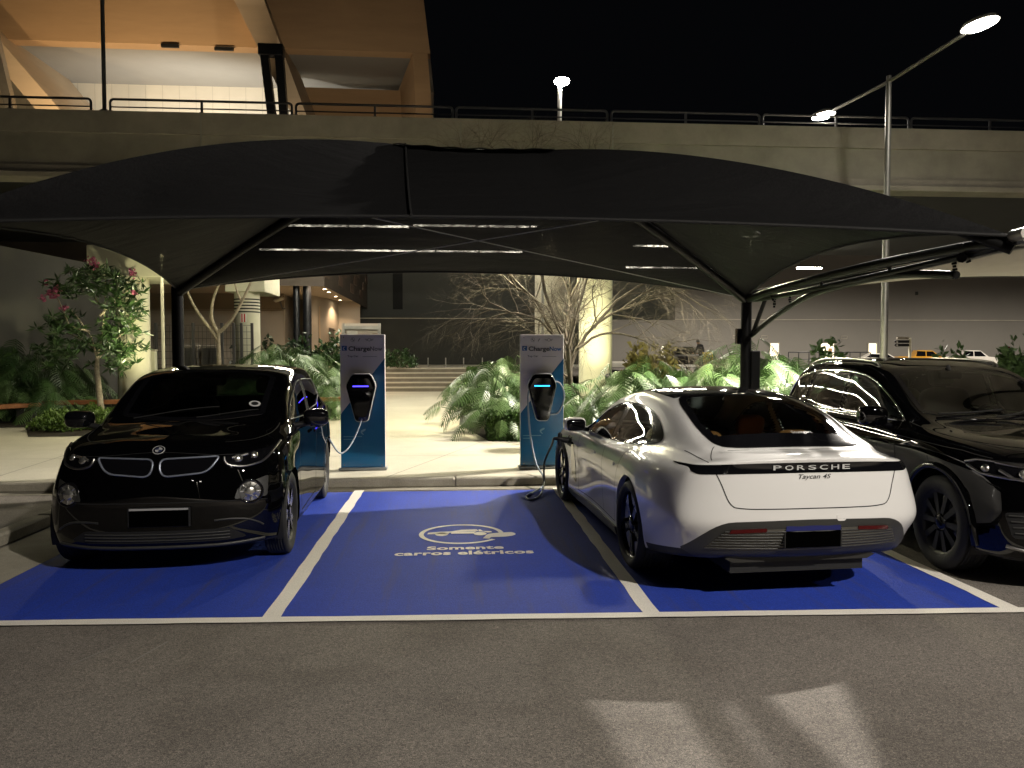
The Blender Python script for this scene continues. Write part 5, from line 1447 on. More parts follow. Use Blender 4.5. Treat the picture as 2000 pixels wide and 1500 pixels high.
# ------------------------------------------------------------------ shade canopy
def canopy_fabric_mat():
    m = bpy.data.materials.new('shade_net'); m.use_nodes = True; nt = m.node_tree; L = nt.links.new
    for n_ in list(nt.nodes): nt.nodes.remove(n_)
    o = N(nt, 'ShaderNodeOutputMaterial'); mx = N(nt, 'ShaderNodeMixShader')
    tr = N(nt, 'ShaderNodeBsdfTransparent'); tr.inputs[0].default_value = (.9, .9, .9, 1)
    pb = N(nt, 'ShaderNodeBsdfPrincipled', i_Roughness=.62)
    pb.inputs['Base Color'].default_value = (.0135, .0135, .0138, 1); pb.inputs['Specular IOR Level'].default_value = .06
    tc = N(nt, 'ShaderNodeTexCoord')
    mp = N(nt, 'ShaderNodeMapping'); mp.inputs['Scale'].default_value = (34, 34, 9); L(tc.outputs['Object'], mp.inputs['Vector'])
    nz = N(nt, 'ShaderNodeTexNoise', i_Scale=2.0, i_Detail=4.0); L(mp.outputs[0], nz.inputs['Vector'])
    mr = N(nt, 'ShaderNodeMapRange'); mr.inputs['From Min'].default_value = .42; mr.inputs['From Max'].default_value = .75
    mr.inputs['To Min'].default_value = .0008; mr.inputs['To Max'].default_value = .020; L(nz.outputs[0], mr.inputs['Value'])
    n2 = N(nt, 'ShaderNodeTexNoise', i_Scale=240.0, i_Detail=2.0); L(tc.outputs['Object'], n2.inputs['Vector'])
    bp = N(nt, 'ShaderNodeBump'); bp.inputs['Strength'].default_value = .5; bp.inputs['Distance'].default_value = .004
    L(n2.outputs[0], bp.inputs['Height'])
    mp3 = N(nt, 'ShaderNodeMapping'); mp3.inputs['Scale'].default_value = (.5, 2.2, 2.2); L(tc.outputs['Object'], mp3.inputs['Vector'])
    n3 = N(nt, 'ShaderNodeTexNoise', i_Scale=1.3, i_Detail=3.0, i_Distortion=.8); L(mp3.outputs[0], n3.inputs['Vector'])
    b3 = N(nt, 'ShaderNodeBump'); b3.inputs['Strength'].default_value = .2; b3.inputs['Distance'].default_value = .12
    L(n3.outputs[0], b3.inputs['Height']); L(bp.outputs[0], b3.inputs['Normal']); L(b3.outputs[0], pb.inputs['Normal'])
    n5 = N(nt, 'ShaderNodeTexNoise', i_Scale=3.2, i_Detail=5.0, i_Roughness=.7); L(tc.outputs['Object'], n5.inputs['Vector'])
    m5 = N(nt, 'ShaderNodeMapRange'); m5.inputs['From Min'].default_value = .42; m5.inputs['From Max'].default_value = .6; m5.inputs['To Min'].default_value = .15; L(n5.outputs[0], m5.inputs['Value'])
    mu = N(nt, 'ShaderNodeMath', operation='MULTIPLY'); L(mr.outputs[0], mu.inputs[0]); L(m5.outputs[0], mu.inputs[1])
    mp4 = N(nt, 'ShaderNodeMapping'); mp4.inputs['Scale'].default_value = (46, 46, 5); L(tc.outputs['Object'], mp4.inputs['Vector'])
    n7 = N(nt, 'ShaderNodeTexNoise', i_Scale=1.6, i_Detail=5.0, i_Roughness=.7); L(mp4.outputs[0], n7.inputs['Vector'])
    c7 = N(nt, 'ShaderNodeValToRGB'); c7.color_ramp.elements[0].position = .3; c7.color_ramp.elements[1].position = .72
    c7.color_ramp.elements[0].color = (.0042, .0042, .0046, 1); c7.color_ramp.elements[1].color = (.0150, .0148, .0150, 1); L(n7.outputs[0], c7.inputs[0]); L(c7.outputs[0], pb.inputs['Base Color'])
    L(mu.outputs[0], mx.inputs[0]); L(pb.outputs[0], mx.inputs[1]); L(tr.outputs[0], mx.inputs[2]); L(mx.outputs[0], o.inputs[0])
    MATS['shade_net'] = m; return m
canopy_fabric_mat()
PY = 10.62
def build_canopy(label, off=None, drop=0.0, fab='shade_net', first=True):
    BL = at(346, 566, PY); BR_ = at(1458, 581, PY)
    FL = at(-150, 436, 5.85); FR = at(1978, 461, 5.35)
    A = at(792, 284, 8.15); B = at(1062, 293, 8.0)
    if off is not None:
        dn = Vector((0, 0, -drop)); BL, BR_, FL, FR, A, B = BL + off, BR_ + off, FL + off + dn * .1, FR + off + dn * .1, A + off + dn, B + off + dn
    O = Vector(((BL.x + BR_.x) / 2, PY, 0))
    root = empty('shade_canopy', O, 0, label, 'canopy', 'black tensioned shade canopies over the parking bays')
    def q(a, b, c, n):   # quadratic through mid control offset c
        return [a.lerp(b, t) + c * (4 * t * (1 - t)) for t in [k / (n - 1) for k in range(n)]]
    up = Vector((0, 0, 1))
    hFL, hFR = q(FL, A, up * (.26 if first else .02) + Vector((-.12, 0, 0)), 25), q(FR, B, up * .20 + Vector((.05, 0, 0)), 25)
    hBL, hBR = q(BL, A, up * .05, 25), q(BR_, B, up * .05, 25)
    eF = lambda n: q(FL, FR, Vector((0, .62, .20)), n)
    eB = lambda n: q(BL, BR_, Vector((0, -.55, .24)), n)
    eL = lambda n: q(BL, FL, Vector((.16 if first else .85, 0, .20)), n)
    eR = lambda n: q(BR_, FR, Vector((-.10, 0, .28)), n)
    ridge = q(A, B, Vector((0, 0, -.02)), 9)
    def resample(P, n):
        P = [Vector(p) for p in P]; d = [0]
        for a, b in zip(P, P[1:]): d.append(d[-1] + (b - a).length)
        out = []; j = 0
        for k in range(n):
            t = d[-1] * k / (n - 1)
            while j < len(P) - 2 and d[j + 1] < t: j += 1
            w = (t - d[j]) / max(1e-9, d[j + 1] - d[j]); out.append(P[j].lerp(P[j + 1], w))
        return out
    mb = MB()
    rnd = random.Random(4)
    def panel(C0, C1, sag, m=32, nrm=None):
        n = len(C0); vs = []
        for j in range(m + 1):
            t = j / m
            for i in range(n):
                p = C0[i].lerp(C1[i], t)
                p = p - up * sag * 4 * t * (1 - t) * min(1, 6 * min(i, n - 1 - i) / n)
                vs.append(p - O)
        mb.add(vs, [(j * n + i, j * n + i + 1, (j + 1) * n + i + 1, (j + 1) * n + i) for j in range(m) for i in range(n - 1)], 0, True)
    # front and back: lower edge split where the hips meet the ridge
    def split(edge_fn, h0, h1, rd, sag):
        e = edge_fn(121)
        top = resample(h0, 41)[:-1] + resample(rd, 21)[:-1] + resample(h1[::-1], 41)
        n = len(top)
        fa = .40; fb = .62
        idx = [fa * k / 40 for k in range(40)] + [fa + (fb - fa) * k / 20 for k in range(20)] + [fb + (1 - fb) * k / 40 for k in range(41)]
        E = resample(e, 241)
        low = [E[round(t * 240)] for t in idx]
        panel(low, top, sag)
    split(eF, hFL, hFR, ridge, .10)
    split(eB, hBL, hBR, ridge, .12)
    sL = resample(eL(41), 61); panel(sL, resample(hBL, 31)[:-1] + resample(hFL[::-1], 31), .06)
    sR = resample(eR(41), 61); panel(sR, resample(hBR, 31)[:-1] + resample(hFR[::-1], 31), .06)
    mb.build('fabric', MATS[fab], root)
    # hems, ridge flap and centre seam
    hm = MB()
    for e in (eF(60), eB(60), eL(40), eR(40)): hm.tube([p - O for p in e], .014, 6)
    hm.build('hem', MATS['gap'], root)
    fl = MB(); rr_ = [p - O for p in resample([A + Vector((-.12, 0, 0))] + ridge + [B + Vector((.1, 0, 0))], 30)]
    fl.add([p + Vector((0, .16, .02 + .006 * math.sin(i * .9))) for i, p in enumerate(rr_)] + [p + Vector((0, -.14, -.02 + .006 * math.sin(i * 1.3))) for i, p in enumerate(rr_)], [(i, i + 1, 31 + i, 30 + i) for i in range(29)], 0, True)
    fl.build('ridge_flap', MATS[fab], root)
    sm = MB(); E = eF(101)
    b0 = E[44]; sm.tube([(b0.lerp(A, t) - up * (.10 * 4 * t * (1 - t)) - O + Vector((0, -.02, .012))) for t in [k / 16 for k in range(17)]], .012, 5)
    sm.build('seam', MATS['gap'], root)
    # steel
    for P_, h, nm in ((BL, hBL, 0), (BR_, hBR, 1)):
        if not first and not nm:
            b = MB(); b.tube([p - O - up * .055 for p in h], .055, 10); b.build('hip_arm', MATS['canopy_frame_paint'], root); continue
        b = MB(); b.tube([Vector((P_.x, P_.y, .1)) - O, P_ - O + Vector((0, 0, .04))], .075, 16)
        b.lathe([(.16, .115), (.16, .14), (.07, .15)], Matrix.Translation(P_ - O - Vector((0, 0, P_.z))), 16)
        if nm: b.box(P_ - O + Vector((.11, -.03, -1.25)), (.13, .13, 1.0), 0, None, .01)
        post = b.build('post', MATS['canopy_frame_paint'], root)
        if nm:
            b = MB(); b.box(P_ - O + Vector((-.12, -.03, -.55)), (.07, .1, .22), 0, None, .01); b.build('switch_box', MATS['gloss_black'], post)
        b = MB(); b.tube([p - O - up * .055 for p in h], .055, 10); b.build('hip_arm', MATS['canopy_frame_paint'], root)
    for P_, F_, hf in ((BL, FL, hFL), (BR_, FR, hFR)):
        b = MB(); b.tube([p - O - up * .10 for p in hf], .04, 8); b.build('hip_arm', MATS['canopy_frame_paint'], root)
        if P_ is BL: continue
        b = MB()
        ln = q(P_, F_, up * .06, 20)
        b.tube([p - O - up * .03 for p in ln], .05, 10)
        b.build('side_arm', MATS['canopy_frame_paint'], root)
        b = MB(); b.tube([p - O - up * (.03 + .10 * math.sin(math.pi * k / 19) ** .6) + Vector((.05, 0, 0)) for k, p in enumerate(ln)], .032, 8)
        for k in (3, 8, 13, 17): b.tube([ln[k] - O - up * .03, ln[k] - O - up * .14 + Vector((.05, 0, 0))], .02, 6)
        b.build('truss_tube', MATS['canopy_frame_paint'], root)
        b = MB(); fend = F_ + (F_ - P_).normalized() * .14
        b.tube([F_ - O, fend - O], .045, 8); b.tube([fend - O, fend - O + Vector((.06, -.02, .05))], .012, 6); b.build('end_fitting', MATS['galvanised'], root)
    if not first: return root
    # curved brace under the right arm, with straps
    P_ = BR_
    low = at(1468, 655, PY - .05); far = at(1868, 537, 6.05); mid1 = at(1600, 570, 8.55); mid0 = at(1530, 606, 9.6); mid2 = at(1730, 540, 7.15)
    b = MB(); br = [Vector(p) - O for p in spline([low, mid0, mid1, mid2, far], 40)]
    b.tube(br, .034, 10); b.build('curved_brace', MATS['canopy_frame_paint'], root)
    b = MB(); b.tube([at(1497, 578, PY - .45) - O, at(1470, 652, PY - .05) - O], .03, 8); b.build('knee_brace', MATS['canopy_frame_paint'], root)
    for (u0, v0, Y0, u1, v1) in ((1514, 572, 10.0, 1512, 602), (1543, 566, 9.6, 1543, 592), (1862, 500, 6.2, 1866, 536)):
        b = MB(); a_, c_ = at(u0, v0, Y0) - O, at(u1, v1, Y0) - O
        for k in range(6):
            t0, t1 = k / 6, (k + .8) / 6
            b.tube([a_.lerp(c_, t0), a_.lerp(c_, t1)], .022 - .006 * (k % 2), 6)
        b.build('strap', MATS['canopy_frame_paint'], root)
    for (s_, e_) in ((BL, B), (BR_, A)):
        b = MB(); e2 = Vector(e_) + Vector(((.55 if s_ is BL else -.5), -.2, -.75))
        b.tube([s_ - O + Vector((0, 0, -.02)), e2 - O], .006, 5); b.build('cable', MATS['white_cable'], root)
    return root
canopy = build_canopy('large black net canopy spanning the three blue bays on two posts')
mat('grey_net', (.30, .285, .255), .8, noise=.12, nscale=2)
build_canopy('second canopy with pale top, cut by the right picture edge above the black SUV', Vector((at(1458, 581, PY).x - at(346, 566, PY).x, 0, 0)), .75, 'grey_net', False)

# ------------------------------------------------------------------ charging totems
mat('totem_white', (.80, .76, .75), .35, coat=.3)
mat('totem_blue', (.004, .11, .27), .3, coat=.3)
mat('totem_edge', (.30, .31, .32), .4, .6)
mat('ink_dark', (.05, .05, .055), .5)
mat('ink_grey', (.22, .21, .21), .5)
mat('ink_blue', (.01, .10, .30), .45)
mat('ink_pale', (.03, .13, .26), .45)
mat('ink_pale_bright', (.16, .30, .42), .45)
mat('silver_rim', (.58, .57, .56), .35, .25)
mat('cable_pale', (.22, .27, .33), .5)
emis('led_violet', (.06, .04, 1.0), 5.0); emis('led_azure', (.02, .30, 1.0), 6.0)
def build_totem(x, y, label, led, now_mat, holder):
    W, H, D = .617, 1.875, .09
    root = empty('charging_station', (x, y, .117), 0, label, 'charger', 'charging totems at the kerb')
    mb = MB(); mb.box((0, .045, .02), (W + .05, D + .12, .04), 1, None, .01); mb.box((0, D / 2, H / 2 + .02), (W, D, H), 0, None, .006)
    mb.build('panel', [MATS['totem_white'], MATS['totem_edge']], root)
    F = lambda px, py: (px, -.0, py)
    def poly(mb, pts, d=-.003, mi=0):
        n_ = len(pts); mb.add([(px, d, pz) for px, pz in pts], [tuple(range(n_))], mi)
    zi = lambda zoomy: H + .02 - (zoomy - 85) * .001387       # heights read off the photograph
    xi = lambda zx: (zx - 260) * .001387
    mb = MB()
    lo, hi = zi(885), zi(325)
    poly(mb, [(-W / 2 + .003, .03), (W / 2 - .003, .03), (W / 2 - .003, hi), (-W / 2 + .003, lo)], -.002)
    blue = mb
    # word marks
    mb = MB()
    vs, fs = fit_text('Charge', .297, .082, bold=.028); cz = zi(251)
    mb.add([(xi(228) + p_.x, -.004, cz - .018 + p_.y) for p_ in vs], fs, 0)
    vs, fs = fit_text('Now', .168, .062, bold=.026)
    mb.add([(xi(397) + p_.x, -.004, cz + p_.y) for p_ in vs], fs, 1)
    poly(mb, [(xi(56), zi(248)), (xi(106), zi(248)), (xi(106), zi(200)), (xi(56), zi(200))], -.004, 2)
    arc = [(xi(86) + .026 * math.cos(a), zi(226) + .024 * math.sin(a)) for a in [R(70 + 200 * k / 12) for k in range(13)]]
    arc += [(xi(86) + .016 * math.cos(a), zi(226) + .015 * math.sin(a)) for a in [R(270 - 200 * k / 12) for k in range(13)]]
    n_ = 13
    mb.add([(p_[0], -.006, p_[1]) for p_ in arc], [(k, k + 1, 2 * n_ - 2 - k, 2 * n_ - 1 - k) for k in range(n_ - 1)], 3)
    vs, fs = fit_text('Top Car', .15, .034, bold=.014)
    mb.add([(xi(165) + p_.x, -.004, zi(318) + p_.y) for p_ in vs], fs, 0)
    poly(mb, [(xi(262), zi(309)), (xi(405), zi(309)), (xi(405), zi(305)), (xi(262), zi(305))], -.004, 4)
    mb.build('lettering', [MATS['ink_dark'], MATS[now_mat], MATS['ink_blue'], MATS['totem_white'], MATS['ink_grey']], root)
    # three small emblems
    mb = MB()
    def ring(cx, cz_, r0, r1, n_=28, sx=1.0):
        mb.add([(cx + r0 * sx * math.cos(2 * math.pi * k / n_), -.004, cz_ + r0 * math.sin(2 * math.pi * k / n_)) for k in range(n_)] +
               [(cx + r1 * sx * math.cos(2 * math.pi * k / n_), -.004, cz_ + r1 * math.sin(2 * math.pi * k / n_)) for k in range(n_)],
               [(k, (k + 1) % n_, n_ + (k + 1) % n_, n_ + k) for k in range(n_)])
    cx, cz_ = xi(165), zi(138); ring(cx, cz_, .030, .026)
    for a0 in (math.pi / 2, 3 * math.pi / 2):
        poly(mb, [(cx, cz_)] + [(cx + .019 * math.cos(a0 + math.pi / 2 * k / 6), cz_ + .019 * math.sin(a0 + math.pi / 2 * k / 6)) for k in range(7)], -.004)
    cx = xi(228); poly(mb, [(cx - .018, cz_ - .022), (cx - .006, cz_ - .022), (cx + .004, cz_ - .002), (cx + .018, cz_ + .018), (cx + .004, cz_ + .018), (cx - .008, cz_ + .002)], -.004)
    cx = xi(328); ring(cx, cz_, .023, .018)
    for sg in (1, -1):
        for k in range(3):
            poly(mb, [(cx + sg * .022, cz_ + .010 - .010 * k), (cx + sg * (.062 - .008 * k), cz_ + .014 - .011 * k), (cx + sg * (.060 - .008 * k), cz_ + .009 - .011 * k), (cx + sg * .022, cz_ + .005 - .010 * k)], -.004)
    mb.build('emblem', MATS['ink_grey'], root)
    # fine line art and small print
    mb = blue
    def hl(x0, z0, x1, z1, w=.0035, mi=1):
        if abs(x1 - x0) > abs(z1 - z0): poly(mb, [(xi(x0), zi(z0) - w / 2), (xi(x1), zi(z1) - w / 2), (xi(x1), zi(z1) + w / 2), (xi(x0), zi(z0) + w / 2)], -.0045, mi)
        else: poly(mb, [(xi(x0) - w / 2, zi(z1)), (xi(x0) + w / 2, zi(z1)), (xi(x0) + w / 2, zi(z0)), (xi(x0) - w / 2, zi(z0))], -.0045, mi)
    for q_ in ((70, 908, 150, 908), (330, 912, 450, 912), (60, 945, 180, 945), (122, 945, 122, 1060), (150, 1062, 240, 1062), (310, 1062, 372, 1062), (372, 1062, 372, 1115),
               (262, 1115, 262, 1200), (212, 1215, 375, 1215), (212, 1215, 212, 1325), (372, 1215, 372, 1270), (135, 1325, 330, 1325), (375, 1292, 470, 1292), (126, 1280, 126, 1395)):
        hl(*q_)
    for z_, w_ in ((1160, 145), (1175, 150), (1188, 180), (1203, 120)): hl(65, z_, 65 + w_, z_, .005)
    for z_, w_ in ((1113, 185), (1140, 90)): hl(65, z_, 65 + w_, z_, .011, 2)
    pl = [tuple(p_) for p_ in spline([(240, 1055), (262, 1040), (285, 1035), (283, 1050), (262, 1062), (252, 1072), (268, 1093), (258, 1094), (238, 1074)], 30, True)]
    poly(mb, [(xi(a), zi(b_)) for a, b_ in pl], -.0045, 2)
    mb.build('printed_field', [MATS['totem_blue'], MATS['ink_pale'], MATS['ink_pale_bright']], root)
    mb = MB()
    for sx in (-1, 1):
        for z_ in (.07, H - .02): mb.lathe([(.009, 0), (.008, .004), (.001, .005)], Matrix.Translation((sx * (W / 2 - .05), -.001, z_)) @ Matrix.Rotation(R(90), 4, 'X'), 10)
    mb.build('screw', MATS['chrome'], root)
    # wallbox: shield-shaped housing
    pts = [(xi(a), zi(b_)) for a, b_ in ((160, 475), (350, 475), (403, 590), (318, 960), (195, 960), (97, 590))]
    rp = roundpoly([(p_[0], p_[1], .05) for p_ in pts], .05, 6)
    wb = MB()
    def lay(sc, d): 
        cx_, cz2 = 0 + xi(250), zi(720)
        return [((p_[0] - cx_) * sc + cx_, d, (p_[1] - cz2) * sc + cz2) for p_ in rp]
    n_ = len(rp)
    rows = [lay(.93, -.002), lay(1.0, -.03), lay(1.0, -.10), lay(.985, -.118)]
    for r0_, r1_ in zip(rows, rows[1:]): wb.add(r0_ + r1_, [(k, n_ + k, n_ + (k + 1) % n_, (k + 1) % n_) for k in range(n_)], 0, True)
    housing = wb.build('wallbox', MATS['silver_rim'], root)
    wb = MB(); a_, b2, c_ = lay(.962, -.1175), lay(.94, -.128), lay(.80, -.137)
    wb.add(a_ + b2, [(k, n_ + k, n_ + (k + 1) % n_, (k + 1) % n_) for k in range(n_)], 0, True)
    wb.add(b2 + c_, [(k, n_ + k, n_ + (k + 1) % n_, (k + 1) % n_) for k in range(n_)], 0, True)
    wb.add(c_, [tuple(range(n_))[::-1]], 0)
    wb.add(lay(.985, -.118) + a_, [(k, n_ + k, n_ + (k + 1) % n_, (k + 1) % n_) for k in range(n_)], 1)
    wb.build('front_cover', [MATS['gloss_black'], MATS['silver_rim']], housing)
    wb = MB(); wb.box((xi(250), -.137, zi(602)), (.215, .006, .014), 0, None, .002); wb.build('status_light', MATS[led], housing)
    if holder:
        wb = MB(); c0 = (xi(320), -.05, zi(890))
        loop = [(xi(330), -.05, zi(560)), (xi(440), -.04, zi(580)), (xi(485), -.035, zi(690)), (xi(470), -.035, zi(790)), (xi(420), -.04, zi(880)), (xi(330), -.05, zi(893))]
        wb.tube([Vector(p_) for p_ in spline(loop, 40)], .011, 8); wb.build('cable_loop', MATS['cable_pale'], root)
    return root
p1 = ground(710, 917.5, .117); p2 = ground(1059, 915.5, .117)
totemA = build_totem(p1.x, 10.84, 'blue and white charging totem behind the black hatchback, violet light bar', 'led_violet', 'ink_grey', False)
totemB = build_totem(p2.x, 10.80, 'blue and white charging totem beside the white sedan, azure light bar', 'led_azure', 'ink_blue', True)
# cables lie free between totem and car
def cable(label, pts, r, m, extra=None):
    o = empty('charging_cable', pts[0], 0, label, 'cable')
    b = MB(); P = [Vector(p) for p in spline(pts, 90)]; b.tube([p - Vector(pts[0]) for p in P], r, 8); b.build('cord', m, o)
    if extra: extra(o, Vector(pts[0]), P)
    return o
def plugA(o, base, P):
    b = MB(); d = (P[-1] - P[-6]).normalized(); b.tube([P[-1] - base - d * .1, P[-1] - base + d * .06], [.02, .03], 10); b.build('plug', MATS['gloss_black'], o)
pA0 = Vector((p1.x + .01, 10.74, .117 + .79)); carA = sedan.matrix_basis
hA = Matrix.LocRotScale(hatch.location, hatch.rotation_euler, None)
flapA = hA @ Vector((-.06, .885, .83))
mA = at(690, 860, 10.45); mA2 = at(668, 885, 10.0)
cable('pale cable hanging from the left totem to the black hatchback', [pA0, pA0 + Vector((-.02, -.05, -.10)), mA, mA2, flapA], .011, MATS['cable_pale'], plugA)
hB = Matrix.LocRotScale(sedan.location, sedan.rotation_euler, None)
flapB = hB @ Vector((2.53, .975, .76))
g0 = ground(1050, 972, .02)
pB0 = Vector((p2.x - .14, 10.72, .117 + 1.24))
def plugB(o, base, P):
    b = MB(); n_ = len(P)
    b.tube([p - base for p in P[int(n_ * .68):]], .0135, 8); b.build('sleeve', MATS['black_part'], o)
    d = (P[-1] - P[-5]).normalized(); b = MB(); b.tube([P[-1] - base - d * .12, P[-1] - base - d * .02, P[-1] - base + d * .05], [.02, .032, .034], 10)
    b.box(P[-1] - base - d * .06, (.05, .05, .16), 0, None, .02); b.build('plug', MATS['black_part'], o)
cable('blue and black cable looping on the ground from the right totem to the white sedan', [pB0, at(1031, 780, 10.66), at(1036, 850, 10.62), at(1047, 905, 10.4), ground(1062, 934, .13), ground(1060, 950, .03), ground(1040, 962, .017), ground(1027, 970, .017),
       ground(1036, 976, .017), ground(1052, 970, .02), at(1063, 940, 9.75), at(1063, 905, 9.6), at(1075, 875, 9.35), flapB + Vector((-.12, .02, .02)), flapB], .0125, MATS['cable_pale'], plugB)

# ------------------------------------------------------------------ street lamps
emis('lamp_lens_light', (1, .95, .85), 120.0)
def lamp_head(root, c, yaw, power, col, rad=.22, lens=None, ang=150, tilt=None):
    h = MB(); Q = Matrix.Translation(Vector(c)) @ Matrix.Rotation(yaw, 4, 'Z')
    n_ = 24
    pl = [(.40 * math.cos(2 * math.pi * k / n_) * 1.0, .24 * math.sin(2 * math.pi * k / n_)) for k in range(n_)]
    top = [Q @ Vector((x * .55, y * .5, .11)) for x, y in pl]; mid = [Q @ Vector((x, y, .035)) for x, y in pl]; bot = [Q @ Vector((x, y, -.02)) for x, y in pl]
    h.add(top, [tuple(range(n_))], 0)
    for a_, b_ in ((top, mid), (mid, bot)): h.add(a_ + b_, [(k, n_ + k, n_ + (k + 1) % n_, (k + 1) % n_) for k in range(n_)], 0, True)
    hd = h.build('lamp_head', MATS['galvanised'], root)
    l_ = MB(); l_.add([Q @ Vector((x * .92, y * .92, -.022)) for x, y in pl] + [Q @ Vector((x * .6, y * .6, -.06)) for x, y in pl], [(k, n_ + k, n_ + (k + 1) % n_, (k + 1) % n_) for k in range(n_)] + [tuple(n_ + k for k in range(n_))[::-1]], 0)
    l_.build('lamp_lens', lens or MATS['lamp_lens_light'], hd)
    ld = bpy.data.lights.new('lamp_light', 'SPOT'); ld.energy = power; ld.color = col; ld.spot_size = R(ang); ld.spot_blend = .35; ld.shadow_soft_size = rad
    lo = bpy.data.objects.new('lamp_light', ld); COL.objects.link(lo); lo.parent = root; lo.location = Vector(c) + Vector((0, 0, -.10))
    if tilt: lo.rotation_euler = Vector(tilt).to_track_quat('-Z', 'Y').to_euler()
    return hd
LC = (1.0, .925, .82)
def twin_lamp(x, y, h, arm, dirang, label, powers, group='twin arm street lamps', col=LC, rad=.22, ang=150, tilt=None):
    o = empty('street_lamp', (x, y, 0), 0, label, 'street lamp', group)
    b = MB(); b.tube([(0, 0, 0), (0, 0, .06)], .2, 16); b.tube([(0, 0, .06), (0, 0, h * .6), (0, 0, h)], [.085, .07, .055], 14); b.build('pole', MATS['galvanised'], o)
    d = Vector((math.cos(dirang), math.sin(dirang), 0))
    b = MB(); b.tube([d * -arm + Vector((0, 0, h - .03)), (0, 0, h - .12), d * arm + Vector((0, 0, h - .03))], .038, 10); b.build('arm', MATS['galvanised'], o)
    for sg, pw in zip((1, -1), powers):
        lamp_head(o, d * (sg * (arm + .25)) + Vector((0, 0, h - .02)), dirang, pw, col, rad, None, ang, tilt)
    return o
tl_ = at(1726, 690, 16.3)
twin_lamp(tl_.x, tl_.y, at(1726, 148, 16.3).z, 2.45, R(-87), 'grey twin arm street lamp rising behind the right canopy', (15000, 500), ang=112, rad=.10, tilt=(-.42, -.62, -1))

# ------------------------------------------------------------------ strip lights under the viaduct
emis('tube_lens', (1, .93, .74), 190.0)
def strip_light(u0, u1, v, Y, label, power):
    a = at(u0, v, Y); b_ = at(u1, v, Y); L_ = b_.x - a.x
    o = empty('strip_light', ((a.x + b_.x) / 2, Y, a.z), 0, label, 'strip light', 'strip lights below the viaduct')
    mb = MB(); mb.box((0, 0, .06), (L_, .10, .07)); 
    for k in (-.35, .35): mb.tube([(L_ * k, 0, .09), (L_ * k, 0, zb - a.z + .3)], .012, 6)
    mb.build('housing', MATS['rail_metal'], o)
    nseg = max(1, round(L_ / 1.5))
    for k in range(nseg):
        x0 = -L_ / 2 + L_ * k / nseg
        m_ = MB(); m_.tube([(x0 + .02, 0, 0), (x0 + L_ / nseg - .03, 0, 0)], .032, 10); m_.build('tube', MATS['tube_lens'], o)
    return o
strip_light(560, 800, 440, 21.5, 'near strip light under the viaduct, left length seen through the canopy', 1)
strip_light(806, 1056, 440, 21.5, 'near strip light under the viaduct, middle length seen through the canopy', 1)
strip_light(500, 1022, 487, 27.0, 'far long strip light under the viaduct behind the canopy net', 1)
strip_light(1236, 1322, 480, 25.5, 'short strip light under the viaduct near the right hip arm of the canopy', 1)
strip_light(1222, 1382, 522, 31, 'low strip light under the viaduct above the bare tree', 1)
strip_light(1556, 1606, 523.5, 31, 'small bare strip light seen between the two canopies', 1)

# ------------------------------------------------------------------ plants
def leaf_mat(name, c1, c2, rough=.38, spec=.5):
    m = bpy.data.materials.new(name); m.use_nodes = True; nt = m.node_tree; b = nt.nodes["Principled BSDF"]; L = nt.links.new
    g = N(nt, 'ShaderNodeTexCoord'); nz = N(nt, 'ShaderNodeTexNoise', i_Scale=2.3, i_Detail=3.0); L(g.outputs['Object'], nz.inputs['Vector'])
    oi = N(nt, 'ShaderNodeObjectInfo'); ad = N(nt, 'ShaderNodeMath', operation='MULTIPLY_ADD'); ad.inputs[1].default_value = .5
    L(oi.outputs['Random'], ad.inputs[0]); L(nz.outputs[0], ad.inputs[2])
    cr = N(nt, 'ShaderNodeValToRGB'); cr.color_ramp.elements[0].position = .45; cr.color_ramp.elements[1].position = 1.0
    cr.color_ramp.elements[0].color = (*c1, 1); cr.color_ramp.elements[1].color = (*c2, 1); L(ad.outputs[0], cr.inputs[0]); L(cr.outputs[0], b.inputs['Base Color'])
    b.inputs['Roughness'].default_value = rough; b.inputs['Specular IOR Level'].default_value = spec
    MATS[name] = m; return m
leaf_mat('split_leaf', (.045, .105, .03), (.115, .19, .065), .36, .6)
leaf_mat('broad_leaf', (.014, .040, .013), (.05, .10, .028), .3, .6)
leaf_mat('low_leaf', (.035, .085, .015), (.10, .17, .03), .5, .4)
leaf_mat('dark_leaf', (.010, .024, .010), (.03, .055, .018), .4, .5)
mat('stalk', (.06, .11, .035), .5)
mat('bark', (.08, .065, .047), .85, noise=.35, nscale=14, bump=.5, bscale=40)
mat('bark_pale', (.40, .34, .25), .85, noise=.45, nscale=10, bump=.4, bscale=50)
mat('twig', (.105, .086, .062), .85, noise=.3, nscale=5)
mat('petal', (.62, .16, .28), .6, noise=.3, nscale=8)

